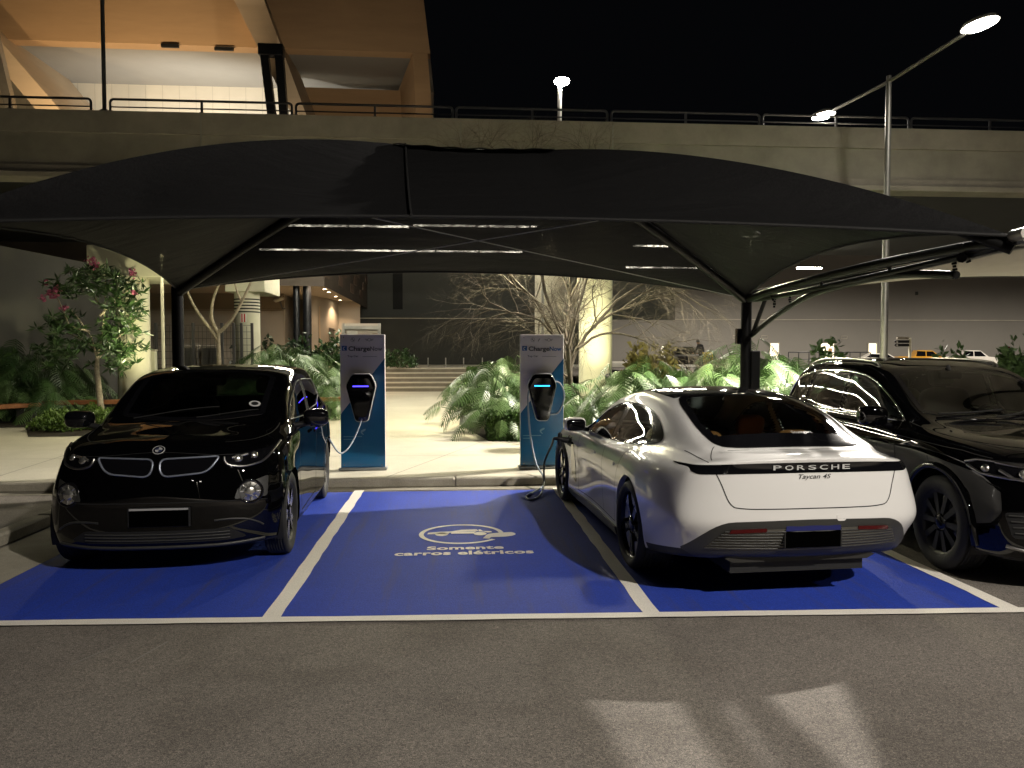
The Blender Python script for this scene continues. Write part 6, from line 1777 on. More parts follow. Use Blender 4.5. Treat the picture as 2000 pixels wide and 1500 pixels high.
def split_leaf(mb, base, mid, nor, L_, W, rnd, curl=.35, lobes=8, mi=0):
    side = mid.cross(nor).normalized()
    def P(u, w):                                     # u along the midrib, w sideways
        return base + mid * (u * L_) + side * (w * W) + nor * (-curl * L_ * u * u * .7 - .25 * W * abs(w) ** 1.6 + .02 * L_)
    for sg in (1, -1):
        for k in range(lobes):
            u0 = .03 + .9 * k / lobes; u1 = u0 + .9 / lobes * .66
            um = (u0 + u1) / 2; prof = math.sin(math.pi * min(1, (um * .86 + .16))) ** .7
            wl = prof * rnd.uniform(.85, 1.1); sl = .16 + .12 * um
            a, b_ = P(u0, 0), P(u1, 0)
            c, d = P(u0 + sl * .5 + .012, sg * wl * .55), P(u1 + sl * .5 - .004, sg * wl * .55)
            e = P(um + sl + .04, sg * wl)
            o = len(mb.v)
            mb.add([a, b_, d, c, e], [(0, 1, 2, 3), (3, 2, 4)] if sg > 0 else [(3, 2, 1, 0), (4, 2, 3)], mi, True)
    tip = [P(.88, -.10), P(.88, .10), P(1.02, .07), P(1.08, 0), P(1.02, -.07)]
    mb.add(tip, [(0, 1, 2, 3, 4)], mi, True)
def fern_plant(seed, R_=.75, Hh=.95, n=17, leafL=.62):
    rnd = random.Random(seed); mb = MB()
    for k in range(n):
        a = 2 * math.pi * (k * .382 + rnd.uniform(-.04, .04)); lv = (k + .5) / n
        el = R(78 - 66 * lv + rnd.uniform(-8, 8)); ln = rnd.uniform(.75, 1.05)
        d = Vector((math.cos(a) * math.cos(el), math.sin(a) * math.cos(el), math.sin(el)))
        tip = Vector((d.x * R_ * ln * 1.05, d.y * R_ * ln * 1.05, .12 + d.z * Hh * ln))
        m1 = tip * .5 + Vector((0, 0, .10)); m1.x *= .8; m1.y *= .8
        mb.tube([Vector((rnd.uniform(-.05, .05), rnd.uniform(-.05, .05), 0)), m1, tip], [.013, .010, .007], 5, 1, False)
        hz = Vector((math.cos(a), math.sin(a), 0))
        drop = rnd.uniform(.15, .75) + .25 * lv
        mid = (hz * math.cos(drop) - Vector((0, 0, 1)) * math.sin(drop)).normalized()
        tw = rnd.uniform(-.5, .5)
        nor = (Vector((0, 0, 1)) * math.cos(drop) + hz * math.sin(drop)); nor = Quaternion(mid, tw) @ nor
        sz = rnd.uniform(.8, 1.15)
        split_leaf(mb, tip, mid, nor.normalized(), leafL * sz, leafL * .44 * sz, rnd, rnd.uniform(.2, .55), 11)
    return mb.mesh('split_leaf_plant')
FERN = [fern_plant(s, *p) for s, p in ((1, (.75, .95, 27, .50)), (2, (.65, 1.15, 28, .52)), (3, (.85, .8, 30, .47)), (4, (.6, .7, 22, .42)), (5, (.8, 1.2, 32, .54)))]
for me in FERN: me.materials.append(MATS['split_leaf']); me.materials.append(MATS['stalk'])
rnd = random.Random(11)
def put_fern(x, y, k, s, label, group, z=.12):
    o = bpy.data.objects.new('split_leaf_plant', FERN[k]); COL.objects.link(o)
    o.location = (x, y, z); o.rotation_euler = (rnd.uniform(-.08, .08), rnd.uniform(-.08, .08), rnd.uniform(0, 6.28)); o.scale = (s, s, s * rnd.uniform(.9, 1.1))
    return tag(o, label, 'plant', group)
G1 = ('split leaf plant in the bed between the path and the bare tree', 'split leaf plants by the path')
G2 = ('split leaf plant in the bed behind the white sedan and the canopy post', 'split leaf plants behind the white sedan')
G3 = ('split leaf plant in the bed between the black hatchback and the left totem', 'split leaf plants behind the black hatchback')
G4 = ('large split leaf plant behind the wooden rail at far left', 'split leaf plants at far left')
def ex(p): return (p.x, p.y)
# by the path (edge arching over the paving)
for (u, v, Y, k, s) in ((955, 800, 15.5, 1, 1.15), (925, 770, 17.8, 0, 1.05), (990, 770, 16.5, 4, 1.1), (955, 735, 20.5, 1, 1.1), (1000, 720, 21.5, 4, 1.15), (985, 790, 14.9, 2, 1.0), (1035, 760, 17, 1, 1.1), (935, 730, 24.5, 2, 1.15), (975, 720, 26, 1, 1.2), (1010, 745, 19, 2, 1.1), (1090, 760, 15.2, 1, 1.0), (1120, 770, 14.2, 2, .95)):
    p = at(u, 690, Y); put_fern(p.x, p.y, k, s, *G1)
# behind the sedan: rows filling the bed
for row, (Y, u0, u1, n_, s) in enumerate(((12.7, 1150, 1640, 10, .95), (13.9, 1120, 1700, 11, 1.05), (15.3, 1180, 1700, 10, 1.15), (17.0, 1200, 1620, 9, 1.2), (19.2, 1200, 1480, 6, 1.3))):
    for i in range(n_):
        u = u0 + (u1 - u0) * (i + .5) / n_ + rnd.uniform(-14, 14); p = at(u, 690, Y + rnd.uniform(-.35, .35))
        if row == 4 and 1180 < u < 1260: continue
        put_fern(p.x, p.y, rnd.randrange(5), s * rnd.uniform(.85, 1.1) * (1.08 if u > 1430 and row > 1 else 1), *G2)
for (u, Y, k, s) in ((520, 21.0, 1, 1.3), (570, 20.6, 4, 1.35), (610, 20.0, 2, 1.25), (640, 21.4, 0, 1.3), (655, 20.0, 3, 1.2), (540, 22.6, 4, 1.4), (590, 23.0, 1, 1.4), (630, 23.4, 2, 1.4), (500, 20.0, 2, 1.2), (645, 19.7, 1, 1.0), (600, 19.5, 3, 1.1), (560, 19.7, 0, 1.1)):
    p = at(u, 690, Y); put_fern(p.x, p.y, k, s, *G3)
for (u, Y, k, s) in ((-20, 20, 4, 1.35), (35, 20.8, 1, 1.5), (75, 19.8, 4, 1.25), (115, 20.4, 2, 1.3), (140, 21.5, 0, 1.2), (10, 19.2, 2, 1.1), (100, 19.0, 3, 1.1), (-40, 21, 2, 1.5)):
    p = at(u, 690, Y); put_fern(p.x, p.y, k, s, *G4)
# leafy shrubs
def shrub(label, c, size, n_, m_, cat='shrub', leaf=.16, seed=1, round_=1.0, name='leafy_shrub', flat_top=False):
    rs = random.Random(seed); o = empty(name, c, 0, label, cat)
    mb = MB()
    for k in range(n_):
        if flat_top:
            q = Vector((rs.uniform(-1, 1), rs.uniform(-1, 1), rs.uniform(0, 1)))
            f_ = rs.randrange(3)
            if f_ == 0: q.z = rs.uniform(.9, 1.03)
            elif f_ == 1: q.y = -1 + rs.uniform(-.03, .08)
            else: q.x = rs.choice((-1, 1)) * rs.uniform(.94, 1.03)
            p_ = Vector((q.x * size[0], q.y * size[1], q.z * size[2]))
        else:
            th = rs.uniform(0, 6.283); cz = rs.uniform(0, 1); rr_ = rs.uniform(.55, 1.0) ** .6 * (1 + .18 * math.sin(3 * th + seed) + .12 * math.sin(7 * th))
            p_ = Vector((math.cos(th) * math.sqrt(1 - (cz * .9) ** 2) * size[0] * rr_, math.sin(th) * math.sqrt(1 - (cz * .9) ** 2) * size[1] * rr_, size[2] * cz * rr_ + .03))
        d = Vector((rs.gauss(0, 1), rs.gauss(0, 1), rs.gauss(.5, .8))).normalized(); s_ = d.cross(Vector((rs.gauss(0, 1), rs.gauss(0, 1), rs.gauss(0, 1)))).normalized()
        l_ = leaf * rs.uniform(.6, 1.2); w_ = l_ * .28; up_ = d.cross(s_)
        mb.add([p_, p_ + d * l_ * .5 + s_ * w_ + up_ * l_ * .08, p_ + d * l_, p_ + d * l_ * .5 - s_ * w_ + up_ * l_ * .08], [(0, 1, 2), (0, 2, 3)], 0, False)
    mb.build('foliage', m_, o)
    st = MB()
    for k in range(7):
        a = 6.283 * k / 7; st.tube([(0, 0, 0), (.3 * size[0] * math.cos(a), .3 * size[1] * math.sin(a), size[2] * .5)], .012, 5)
    st.build('stem', MATS['bark'], o)
    return o
p = at(560, 690, 26); shrub('dark broad-leaved hedge under the beige building, behind the pale split leaves', (p.x - .4, p.y, .1), (1.6, .8, 1.85), 2600, MATS['dark_leaf'], 'hedge', .22, 3)
p = at(628, 690, 26.5); shrub('dark bushy hedge with yellowish top at the foot of the black columns', (p.x, p.y, .1), (1.2, .8, 2.0), 2200, MATS['broad_leaf'], 'hedge', .22, 4)
p = at(786, 690, 33.5); shrub('low dark shrub at the left end of the top step', (p.x - .3, p.y + 1.2, 1.09), (.95, .7, .75), 1100, MATS['broad_leaf'], 'shrub', .16, 5)
a = ground(953, 862, .12); b_ = ground(1024, 860, .12)
shrub('small clipped bright green hedge left of the right totem', ((a.x + b_.x) / 2 + .12, a.y + .6, .12), (.42, .55, .52), 5200, MATS['low_leaf'], 'hedge', .07, 6, 1, 'clipped_hedge', True)
shrub('low leafy cover behind the right totem at the foot of the bare tree', ((a.x + b_.x) / 2 + 1.55, a.y + .3, .12), (1.0, .8, .45), 5200, MATS['low_leaf'], 'hedge', .08, 7, 1, 'clipped_hedge', False)
p = ground(140, 838, .12); shrub('low spreading green ground plant at the foot of the flowering tree', (p.x + .15, p.y + .5, .11), (.95, 1.2, .36), 6500, MATS['low_leaf'], 'shrub', .08, 8)
p = at(1400, 690, 21); shrub('yellowish dry grassy bush behind the split leaf plants', (at(1262, 690, 22).x + .1, 22, .1), (.9, .6, 1.65), 1500, mat('dry_leaf', (.22, .19, .06), .7), 'shrub', .3, 9)
p = at(1985, 690, 20); shrub('bright green bush at the right picture edge behind the black SUV', (p.x, p.y, .1), (.65, .5, 1.75), 1300, MATS['split_leaf'], 'shrub', .26, 10)
p = at(1862, 690, 22); shrub('small bright leaf tuft above the roof of the black SUV', (p.x, p.y, .1), (.55, .5, 1.62), 900, MATS['split_leaf'], 'shrub', .24, 12)
p = at(1618, 690, 20); shrub('broad leaf clump left of the lamp pole, above the SUV roof', (p.x, p.y, .1), (.5, .5, 1.78), 800, MATS['split_leaf'], 'shrub', .26, 13)

# flowering tree at left
def flowering_tree():
    rs = random.Random(5); g = ground(193, 818, .12)
    g = at(193, 690, 18.6); g.z = .12
    o = empty('flowering_tree', g, 0, 'small glossy-leaved tree with pink blossom by the wooden rail', 'tree')
    s = 18.6 / F_PX
    def Q(u, v, dy=0): return Vector(((u - 193) * s, dy, (690 - v) * s + CAM_H - .12))
    tr = MB()
    tr.tube([Q(196, 818), Q(193, 770), Q(189, 722), Q(190, 700)], [.08, .066, .056, .045], 10)
    ends = []
    for pts in ([(190, 702), (178, 660), (150, 620), (128, 600)], [(190, 702), (196, 650), (198, 590), (195, 540)], [(190, 702), (214, 670), (240, 640), (255, 610)], [(192, 690), (165, 670), (130, 655), (105, 650)], [(196, 620), (222, 590), (246, 565), (262, 552)], [(198, 600), (170, 570), (155, 545)], [(178, 650), (150, 640), (140, 590)]):
        dy = rs.uniform(-.5, .5); L_ = [Q(u, v, dy * i / 2) for i, (u, v) in enumerate(pts)]
        tr.tube(L_, [.026 - .005 * i for i in range(len(L_))], 6); ends.append(L_)
    tr.build('trunk', MATS['bark_pale'], o)
    cr = MB()
    def leaf(p_, d, L_):
        s_ = d.cross(Vector((rs.gauss(0, 1), rs.gauss(0, 1), rs.gauss(0, 1)))).normalized(); n_ = d.cross(s_); w = L_ * .115
        a, b2, c, e = p_, p_ + d * L_ * .4 + s_ * w, p_ + d * L_ - n_ * L_ * .15, p_ + d * L_ * .4 - s_ * w
        f = p_ + d * L_ * .5 - n_ * L_ * .02
        cr.add([a, b2, c, e, f], [(0, 1, 4), (1, 2, 4), (2, 3, 4), (3, 0, 4)], 0, True)
    clumps = []
    for (u, v, r, n_) in ((165, 560, 26, 12), (195, 555, 28, 14), (225, 560, 26, 13), (250, 570, 18, 9), (235, 595, 26, 13), (205, 590, 28, 12), (250, 610, 20, 10), (225, 630, 26, 13), (245, 640, 18, 9), (210, 655, 25, 12), (235, 672, 22, 11), (185, 670, 24, 11), (160, 655, 18, 8), (125, 645, 22, 10), (105, 640, 17, 7), (140, 620, 15, 6), (120, 680, 24, 11), (97, 685, 15, 6), (150, 690, 20, 8), (180, 695, 20, 8), (235, 700, 17, 9), (250, 690, 14, 7), (120, 568, 14, 6), (140, 575, 16, 6), (226, 715, 13, 6), (150, 540, 14, 5), (190, 535, 16, 6), (122, 712, 9, 4), (265, 560, 8, 4)):
        for k in range(n_):
            th = rs.uniform(0, 6.28); q = Q(u + r * rs.gauss(0, .5), v + r * rs.gauss(0, .45), rs.gauss(0, .45))
            for j in range(11):
                d = Vector((rs.gauss(0, 1), rs.gauss(0, 1), rs.gauss(.25, .7))).normalized(); leaf(q, d, rs.uniform(.14, .27))
    cr.build('crown', MATS['broad_leaf'], o)
    for (u, v, r) in ((197, 522, 8), (268, 540, 8), (125, 580, 10), (108, 590, 6), (146, 608, 6), (113, 560, 5), (133, 573, 6), (270, 578, 5), (203, 528, 5)):
        fl = MB(); c = Q(u, v, -.35)
        for k in range(int(r * 4)):
            q = c + Vector((rs.gauss(0, 1), rs.gauss(0, 1), rs.gauss(0, 1))) * r * s * .5
            d = Vector((rs.gauss(0, 1), rs.gauss(-.6, 1), rs.gauss(.2, 1))).normalized(); a_ = d.orthogonal().normalized(); b2 = d.cross(a_)
            fl.add([q + (a_ * math.cos(t) + b2 * math.sin(t)) * .032 for t in (0, 1.26, 2.51, 3.77, 5.03)], [(0, 1, 2, 3, 4)])
        fl.build('blossom', MATS['petal'], o)
    return o
flowering_tree()

# big bare tree behind the right totem
def bare_tree(name, label, base, seeds, m_trunk, m_twig, levels, twig_n):
    rs = random.Random(seeds); o = empty(name, base, 0, label, 'tree')
    tr, tw = MB(), MB()
    def grow(p, d, L_, r, lv):
        pts = [p.copy()]; q = p.copy(); dd = d.copy(); n_ = 4 if lv < 3 else 3
        for k in range(n_):
            dd = (dd + Vector((rs.gauss(0, .17), rs.gauss(0, .17), rs.gauss(.02 - .015 * lv, .13)))).normalized()
            q = q + dd * (L_ / n_); pts.append(q.copy())
        rad = [r * (1 - .45 * k / n_) for k in range(n_ + 1)]
        (tr if lv < 2 else tw).tube(pts, rad, 8 if lv < 2 else 5 if lv < 3 else 3, 0, False)
        if lv >= levels: return
        nc = (3, 4, 5, 5, 6)[min(lv, 4)]
        for c in range(nc):
            t = rs.uniform(.35, 1.0) if c else 1.0
            i = min(n_ - 1, int(t * n_)); pp = pts[i].lerp(pts[i + 1], t * n_ - i) if t < 1 else pts[-1]
            ax = Vector((rs.gauss(0, 1), rs.gauss(0, 1), rs.gauss(0, 1))).normalized()
            ang = rs.uniform(.35, .85) if c else rs.uniform(.1, .35)
            nd = Quaternion(dd.cross(ax).normalized(), ang) @ dd
            nd = (nd + Vector((0, 0, .06 if lv < 2 else -.16))).normalized()
            grow(pp, nd, L_ * rs.uniform(.55, .8), rad[i] * rs.uniform(.5, .66), lv + 1)
    return o, tr, tw, grow
tb = at(1116, 690, 15.6); tb.z = .12
o, tr, tw, grow = bare_tree('bare_tree', 'bare spreading tree with pale fine twigs behind the right totem', tb, 21, None, None, 5, 0)
sc = 15.6 / F_PX
def TQ(u, v, dy=0): return Vector(((u - 1116) * sc, dy, (690 - v) * sc + CAM_H - .12))
limbs = [([(1118, 815), (1112, 770), (1104, 720), (1098, 680)], .11, [(-.5, .1, .9), (.1, -.3, 1), (-.2, .4, .9)]),
         ([(1108, 740), (1125, 690), (1160, 640), (1215, 605)], .075, [(.9, .1, .5), (.8, -.2, .1), (.6, .3, .6)]),
         ([(1112, 760), (1120, 690), (1118, 640), (1125, 580)], .08, [(.2, 0, 1), (-.4, .2, .9), (.4, -.2, .9)]),
         ([(1100, 700), (1075, 640), (1050, 590), (1010, 560)], .065, [(-.8, .1, .5), (-.5, -.2, .8), (-.2, .2, 1)]),
         ([(1110, 720), (1080, 660), (1040, 625), (990, 615)], .05, [(-.9, 0, .2), (-.8, .2, -.1), (-.6, -.2, .6)]),
         ([(1130, 680), (1190, 650), (1250, 655), (1310, 680)], .045, [(.9, 0, -.1), (.8, .2, .3), (.7, -.2, -.2)]),
         ([(1124, 620), (1150, 540), (1165, 460), (1170, 390)], .06, [(.2, .1, 1), (-.2, 0, 1), (.5, 0, .8)]),
         ([(1098, 650), (1060, 540), (1040, 440), (1030, 360)], .06, [(-.1, .1, 1), (-.5, 0, .9), (.2, -.1, 1)]),
         ([(1160, 640), (1230, 570), (1290, 545), (1330, 560)], .05, [(.9, .1, .2), (.8, -.1, -.2), (.6, .2, .5)]),
         ([(1050, 590), (990, 520), (960, 440), (930, 370)], .045, [(-.4, .1, .9), (-.2, -.1, 1), (-.7, 0, .6)])]
rs_ = random.Random(8)
for pts, r, dirs in limbs:
    dy = rs_.uniform(-.5, .5)
    P = [TQ(u, v, dy * i) for i, (u, v) in enumerate(pts)]
    PP = [Vector(q_) for q_ in spline(P, 12)]
    tr.tube([q_ + Vector((rs_.gauss(0, .012), rs_.gauss(0, .012), 0)) for q_ in PP], [r * .66 * (1 - .55 * k / 11) for k in range(12)], 8, 0, False)
    for d in dirs: grow(PP[-1], Vector(d).normalized(), rs_.uniform(.75, 1.05), r * .27, 2)
    for k in (4, 6, 8, 10): grow(PP[k], (Vector(dirs[k % 3]) + Vector((rs_.gauss(0, .6), rs_.gauss(0, .5), rs_.gauss(0, .5)))).normalized(), .85, r * .22, 2)
tr.build('trunk', MATS['bark'], o); tw.build('crown', MATS['twig'], o)
# young bare tree in front of the striped column
tb2 = at(427, 690, 22.5); tb2.z = .12; s2 = 22.5 / F_PX
o = empty('young_tree', tb2, 0, 'young leafless forked tree in front of the ringed column', 'tree')
def YQ(u, v): return Vector(((u - 427) * s2, 0, (690 - v) * s2 + CAM_H - .12))
b = MB()
for pts, r in (([(428, 800), (428, 720), (427, 660), (430, 645)], .085), ([(428, 672), (420, 655), (395, 620), (378, 590), (366, 555), (360, 520)], .05), ([(426, 650), (415, 620), (418, 590), (425, 570), (436, 545), (440, 500)], .05), ([(430, 650), (455, 622), (470, 595), (482, 570), (495, 540), (505, 500)], .052), ([(470, 590), (462, 570), (458, 550), (455, 510)], .03)):
    b.tube([Vector(q_) for q_ in spline([YQ(*q_) for q_ in pts], 14)], [r * (1 - .5 * k / 13) for k in range(14)], 7, 0, False)
b.build('trunk', MATS['bark_pale'], o)

# ------------------------------------------------------------------ rails, fence, boxes, boards
def wood_rail(u0, v0, u1, v1, Y0, Y1, label, legs):
    a, b_ = at(u0, v0, Y0), at(u1, v1, Y1)
    o = empty('wooden_rail', a, 0, label, 'rail', 'orange wooden bench rails along the planting beds'); d = b_ - a
    m_ = MB(); ang = math.atan2(d.y, d.x)
    m_.box(d / 2 + Vector((0, .12, -.055)), (d.length, .32, .10), 0, Matrix.Rotation(ang, 3, 'Z'), .01); m_.build('beam', MATS['wood'], o)
    for t in legs:
        q = a.lerp(b_, t); m_ = MB(); m_.box((q.x - a.x, q.y - a.y + .12, (.1 - a.z - .1) / 2), (.32, .24, a.z - .1 - .1 + .02)); m_.build('leg', MATS['dark_wall'], o)
    return o
wood_rail(-60, 795, 78, 784, 17.6, 18.9, 'orange wooden rail at the left picture edge', (.75,))
wood_rail(79, 783.5, 262, 780, 18.92, 19.3, 'orange wooden rail running behind the flowering tree', (.03,))
wood_rail(560, 776, 700, 775.5, 19.1, 19.1, 'orange wooden rail between the black hatchback and the left totem', (.5,))
FX = 24.0
fo = empty('mesh_fence', at(340, 690, FX), 0, 'dark wire mesh fence behind the young bare tree', 'fence'); fb0 = Vector(fo.location)
top = at(380, 634, FX).z
for u in (305, 378, 434, 457, 472, 493):
    m_ = MB(); q = at(u, 690, FX); m_.box((q.x - fb0.x, 0, (top + .1) / 2 - fb0.z), (.075, .075, top), 0); m_.build('fence_post', MATS['rail_metal'], fo)
m_ = MB(); x0, x1 = at(300, 690, FX).x - fb0.x, at(495, 690, FX).x - fb0.x
k = x0
while k < x1: m_.box((k, .01, top / 2 - fb0.z), (.012, .012, top - .1)); k += .12
z = .2
while z < top: m_.box(((x0 + x1) / 2, .0, z - fb0.z), (x1 - x0, .012, .012)); z += .2
m_.build('mesh_panel', MATS['rail_metal'], fo)
for (u0, u1, v0, lab) in ((358, 386, 677, 'left grey equipment cabinet behind the mesh fence'), (392, 426, 677, 'right grey equipment cabinet behind the mesh fence')):
    Y = 26.5; a, b_ = at(u0, v0, Y), at(u1, v0, Y)
    o = empty('equipment_cabinet', ((a.x + b_.x) / 2, Y, .1), 0, lab, 'cabinet', 'grey equipment cabinets')
    m_ = MB(); m_.box((0, .3, a.z / 2), (b_.x - a.x, .6, a.z - .1), 0, None, .02); m_.build('casing', MATS['beige_wall'], o)
    m_ = MB(); m_.box((0, -.012, a.z / 2), (b_.x - a.x - .1, .02, a.z - .3), 0, None, .005); m_.build('door', MATS['grey_wall'], o)
q = at(298, 690, 22); o = empty('bollard', (q.x, q.y, .1), 0, 'short pale square post right of the floodlit column', 'post')
m_ = MB(); m_.box((0, 0, .85), (.18, .18, 1.7), 0, None, .01); m_.build('shaft', MATS['column_concrete'], o)
m_ = MB(); m_.box((0, 0, 1.73), (.22, .22, .05), 0, None, .01); m_.build('cap', MATS['concrete'], o)
# notice board behind the left totem
Y = 27.5; a, b_ = at(668, 637, Y), at(744, 700, Y)
o = empty('notice_board', ((a.x + b_.x) / 2, Y, .1), 0, 'framed glass notice board rising behind the left totem', 'notice board')
w, z0, z1_ = b_.x - a.x, b_.z, a.z
m_ = MB()
m_.box((0, 0, z1_ - .15), (w, .12, .12)); m_.box((0, 0, z0), (w, .12, .1))
for sx in (-1, 1): m_.box((sx * (w / 2 - .05), .0, z1_ / 2), (.1, .1, z1_))
m_.build('frame', MATS['galvanised'], o)
m_ = MB(); m_.box((0, .05, (z0 + z1_) / 2), (w - .1, .02, z1_ - z0)); m_.build('back_panel', MATS['beige_wall'], o)
m_ = MB(); m_.box((-.32, .035, z1_ - .42), (.36, .01, .3), 0); m_.box((.15, .035, z1_ - .55), (.3, .01, .35), 1); m_.box((.48, .035, z1_ - .5), (.2, .01, .3), 1); m_.build('notice', [MATS['cam_white'], MATS['tan_band']], o)
# thin posts on the terrace
for u, lab in ((836, 'leftmost thin post of the four at the top of the steps'), (870.5, 'second thin post from the left at the top of the steps'), (905.5, 'third thin post from the left at the top of the steps'), (942, 'rightmost thin post, by the plants at the top of the steps')):
    q = at(u, 700, 37.5); o = empty('barrier_post', (q.x, q.y, 1.1), 0, lab, 'post', 'thin barrier posts on the terrace')
    m_ = MB(); m_.lathe([(.028, 0), (.028, .42), (.001, .44)], Matrix(), 10); m_.build('shaft', MATS['galvanised'], o)
    m_ = MB(); m_.lathe([(.07, 0), (.07, .015), (.03, .02)], Matrix(), 10); m_.build('base_plate', MATS['galvanised'], o)
# planter and metal box beside the steps
a = at(914, 719, 31.5); b_ = at(933, 748, 31.5)
shrub('small square clipped shrub at the right end of the steps', ((a.x + b_.x) / 2, 31.6, .12), (.22, .3, a.z - .12), 1300, MATS['low_leaf'], 'hedge', .09, 14, 1, 'clipped_hedge', True)
a = at(934, 719, 29.5); b_ = at(966, 745, 29.5)
o = empty('metal_box', ((a.x + b_.x) / 2, 29.5, .12), 0, 'dull green metal box in the plants beside the steps', 'box')
m_ = MB(); m_.box((0, .2, (a.z - .12) / 2), (b_.x - a.x, .4, a.z - .12), 0, None, .015); m_.build('casing', MATS['concrete_dark'], o)
m_ = MB(); m_.box((0, .2, a.z - .10), (b_.x - a.x + .05, .46, .04), 0, None, .01); m_.build('lid', MATS['galvanised'], o)

# ------------------------------------------------------------------ far car park: cars, sign, figure
def far_car(x, y, rot, paint, label, pickup, z=.3, rack=False):
    o = empty('parked_car', (x, y, z), rot, label, 'car', 'cars in the far car park')
    m_ = MB()
    def hull(sec, hw, mi=0):
        n_ = len(sec)
        for (a_, b2) in zip(sec, sec[1:]): pass
        L_ = [(sx, hw * wl, sz) for sx, sz, wl in sec]; Rr = [(x_, -y_, z_) for x_, y_, z_ in L_]
        m_.add(L_ + Rr, [tuple(range(n_)), tuple(range(n_, 2 * n_))[::-1]] + [(k, (k + 1) % n_, n_ + (k + 1) % n_, n_ + k) for k in range(n_)], mi)
    if pickup:
        hull([(-2.6, .45, 1), (2.5, .42, 1), (2.62, .7, .95), (2.55, 1.0, .93), (1.35, 1.12, .96), (-2.6, 1.12, 1)], .92)
        body = None
        cab = [(1.4, 1.1, .96), (.65, 1.72, .82), (-.75, 1.76, .82), (-1.05, 1.1, .96)]
    else:
        hull([(-2.2, .4, 1), (2.1, .38, 1), (2.25, .62, .93), (2.1, .86, .92), (.95, .98, .97), (-2.0, 1.02, .97), (-2.25, .8, .95)], .88)
        cab = [(1.15, .95, .95), (.35, 1.42, .78), (-1.1, 1.46, .78), (-1.9, 1.0, .92)]
    hull(cab, .88)
    b_ = m_.build('body', paint, o); bm = bmesh.new(); bm.from_mesh(b_.data); bmesh.ops.recalc_face_normals(bm, faces=bm.faces); bm.to_mesh(b_.data); bm.free()
    g_ = MB(); (x0, z0, w0), (x1, z1_, w1) = cab[0], cab[1]
    for sg in (1, -1):
        pts = [(cab[0][0] - .25, cab[0][1] + .04), (cab[1][0] + .02, cab[1][1] - .07), (cab[2][0] - .05, cab[2][1] - .07), (cab[3][0] + .12, cab[3][1] + .04)]
        def yy(z_): t = (z_ - z0) / (z1_ - z0); return .88 * (w0 + (w1 - w0) * t) + .012
        mid = (pts[1][0] + pts[2][0]) / 2 + .1
        g_.add([(px, sg * yy(pz), pz) for px, pz in (pts[0], pts[1], (mid + .04, pts[1][1]), (mid + .04, pts[0][1]))], [(0, 1, 2, 3)])
        g_.add([(px, sg * yy(pz), pz) for px, pz in ((mid - .04, pts[0][1]), (mid - .04, pts[1][1]), pts[2], pts[3])], [(0, 1, 2, 3)])
    dx = .02; g_.add([(x0 - .06 + dx, .72, z0 + .04), (x1 + .04 + dx, .62, z1_ - .06), (x1 + .04 + dx, -.62, z1_ - .06), (x0 - .06 + dx, -.72, z0 + .04)], [(0, 1, 2, 3)])
    g_.build('window', MATS['gloss_black'], o)
    for wx in (-1.45, 1.5):
        for sg in (1, -1):
            w_ = MB(); T_ = Matrix.Translation((wx, sg * .82, .36)) @ Matrix.Rotation(R(90), 4, 'X')
            w_.lathe([(.001, -.1), (.34, -.1), (.36, -.06), (.36, .06), (.34, .1), (.001, .1)], T_, 20); w_.build('wheel', MATS['tyre'], o)
    h_ = MB()
    for sg in (1, -1): h_.box(((2.52 if pickup else 2.14), sg * .68, .82), (.12, .32, .14), 0, None, .03)
    h_.build('headlight', MATS['lamp_reflector'], o)
    return o
paint_w = mat('far_white', (.62, .58, .52), .3, coat=.6); paint_y = mat('far_yellow', (.52, .25, .02), .3, coat=.6); paint_k = mat('far_dark', (.01, .01, .012), .3, coat=.6)
def FP(u, Y): q_ = at(u, 690, Y); return q_.x, q_.y
far_car(*FP(1722, 74), R(-12), paint_w, 'white hatchback in the far car park beside the lamp pole', False)
far_car(*FP(1803, 76), R(-15), paint_y, 'yellow pickup in the far car park below the direction sign', True)
far_car(*FP(1895, 74), R(-14), paint_w, 'white pickup in the far car park, right of the yellow one', True)
far_car(*FP(1328, 46), R(-95), paint_k, 'dark car parked beyond the plants, left of the stooping person', False, .72)
# direction sign
q = at(1777, 690, 60); o = empty('direction_sign', (q.x, q.y, .3), 0, 'two-arm direction sign on a white post in the far car park', 'sign')
s6 = 60 / F_PX
m_ = MB(); zt_ = at(1777, 660, 60).z - .3; m_.tube([(0, 0, 0), (0, 0, zt_)], .11, 8); m_.build('post', MATS['column_concrete'], o)
m_ = MB(); m_.box((-.62, 0, zt_ - .02), (1.0, .08, .2)); m_.build('top_board', MATS['concrete'], o)
for dz in (-.30, -.58):
    m_ = MB(); m_.prism([(-1.35, 0), (-1.2, .11), (-.05, .11), (-.05, -.11), (-1.2, -.11)], Matrix(((1, 0, 0, 0), (0, 0, 1, -.04), (0, 1, 0, zt_ + dz), (0, 0, 0, 1))), .08, 0)
    bd = m_.build('arrow_board', MATS['black_part'], o)
    m_ = MB(); m_.lathe([(.001, .001), (.085, .001)], Matrix.Translation((-1.12, -.046, zt_ + dz)) @ Matrix.Rotation(R(90), 4, 'X'), 12); m_.build('symbol', mat('sym_white', (.7, .7, .66), .5) if 'sym_white' not in MATS else MATS['sym_white'], bd)
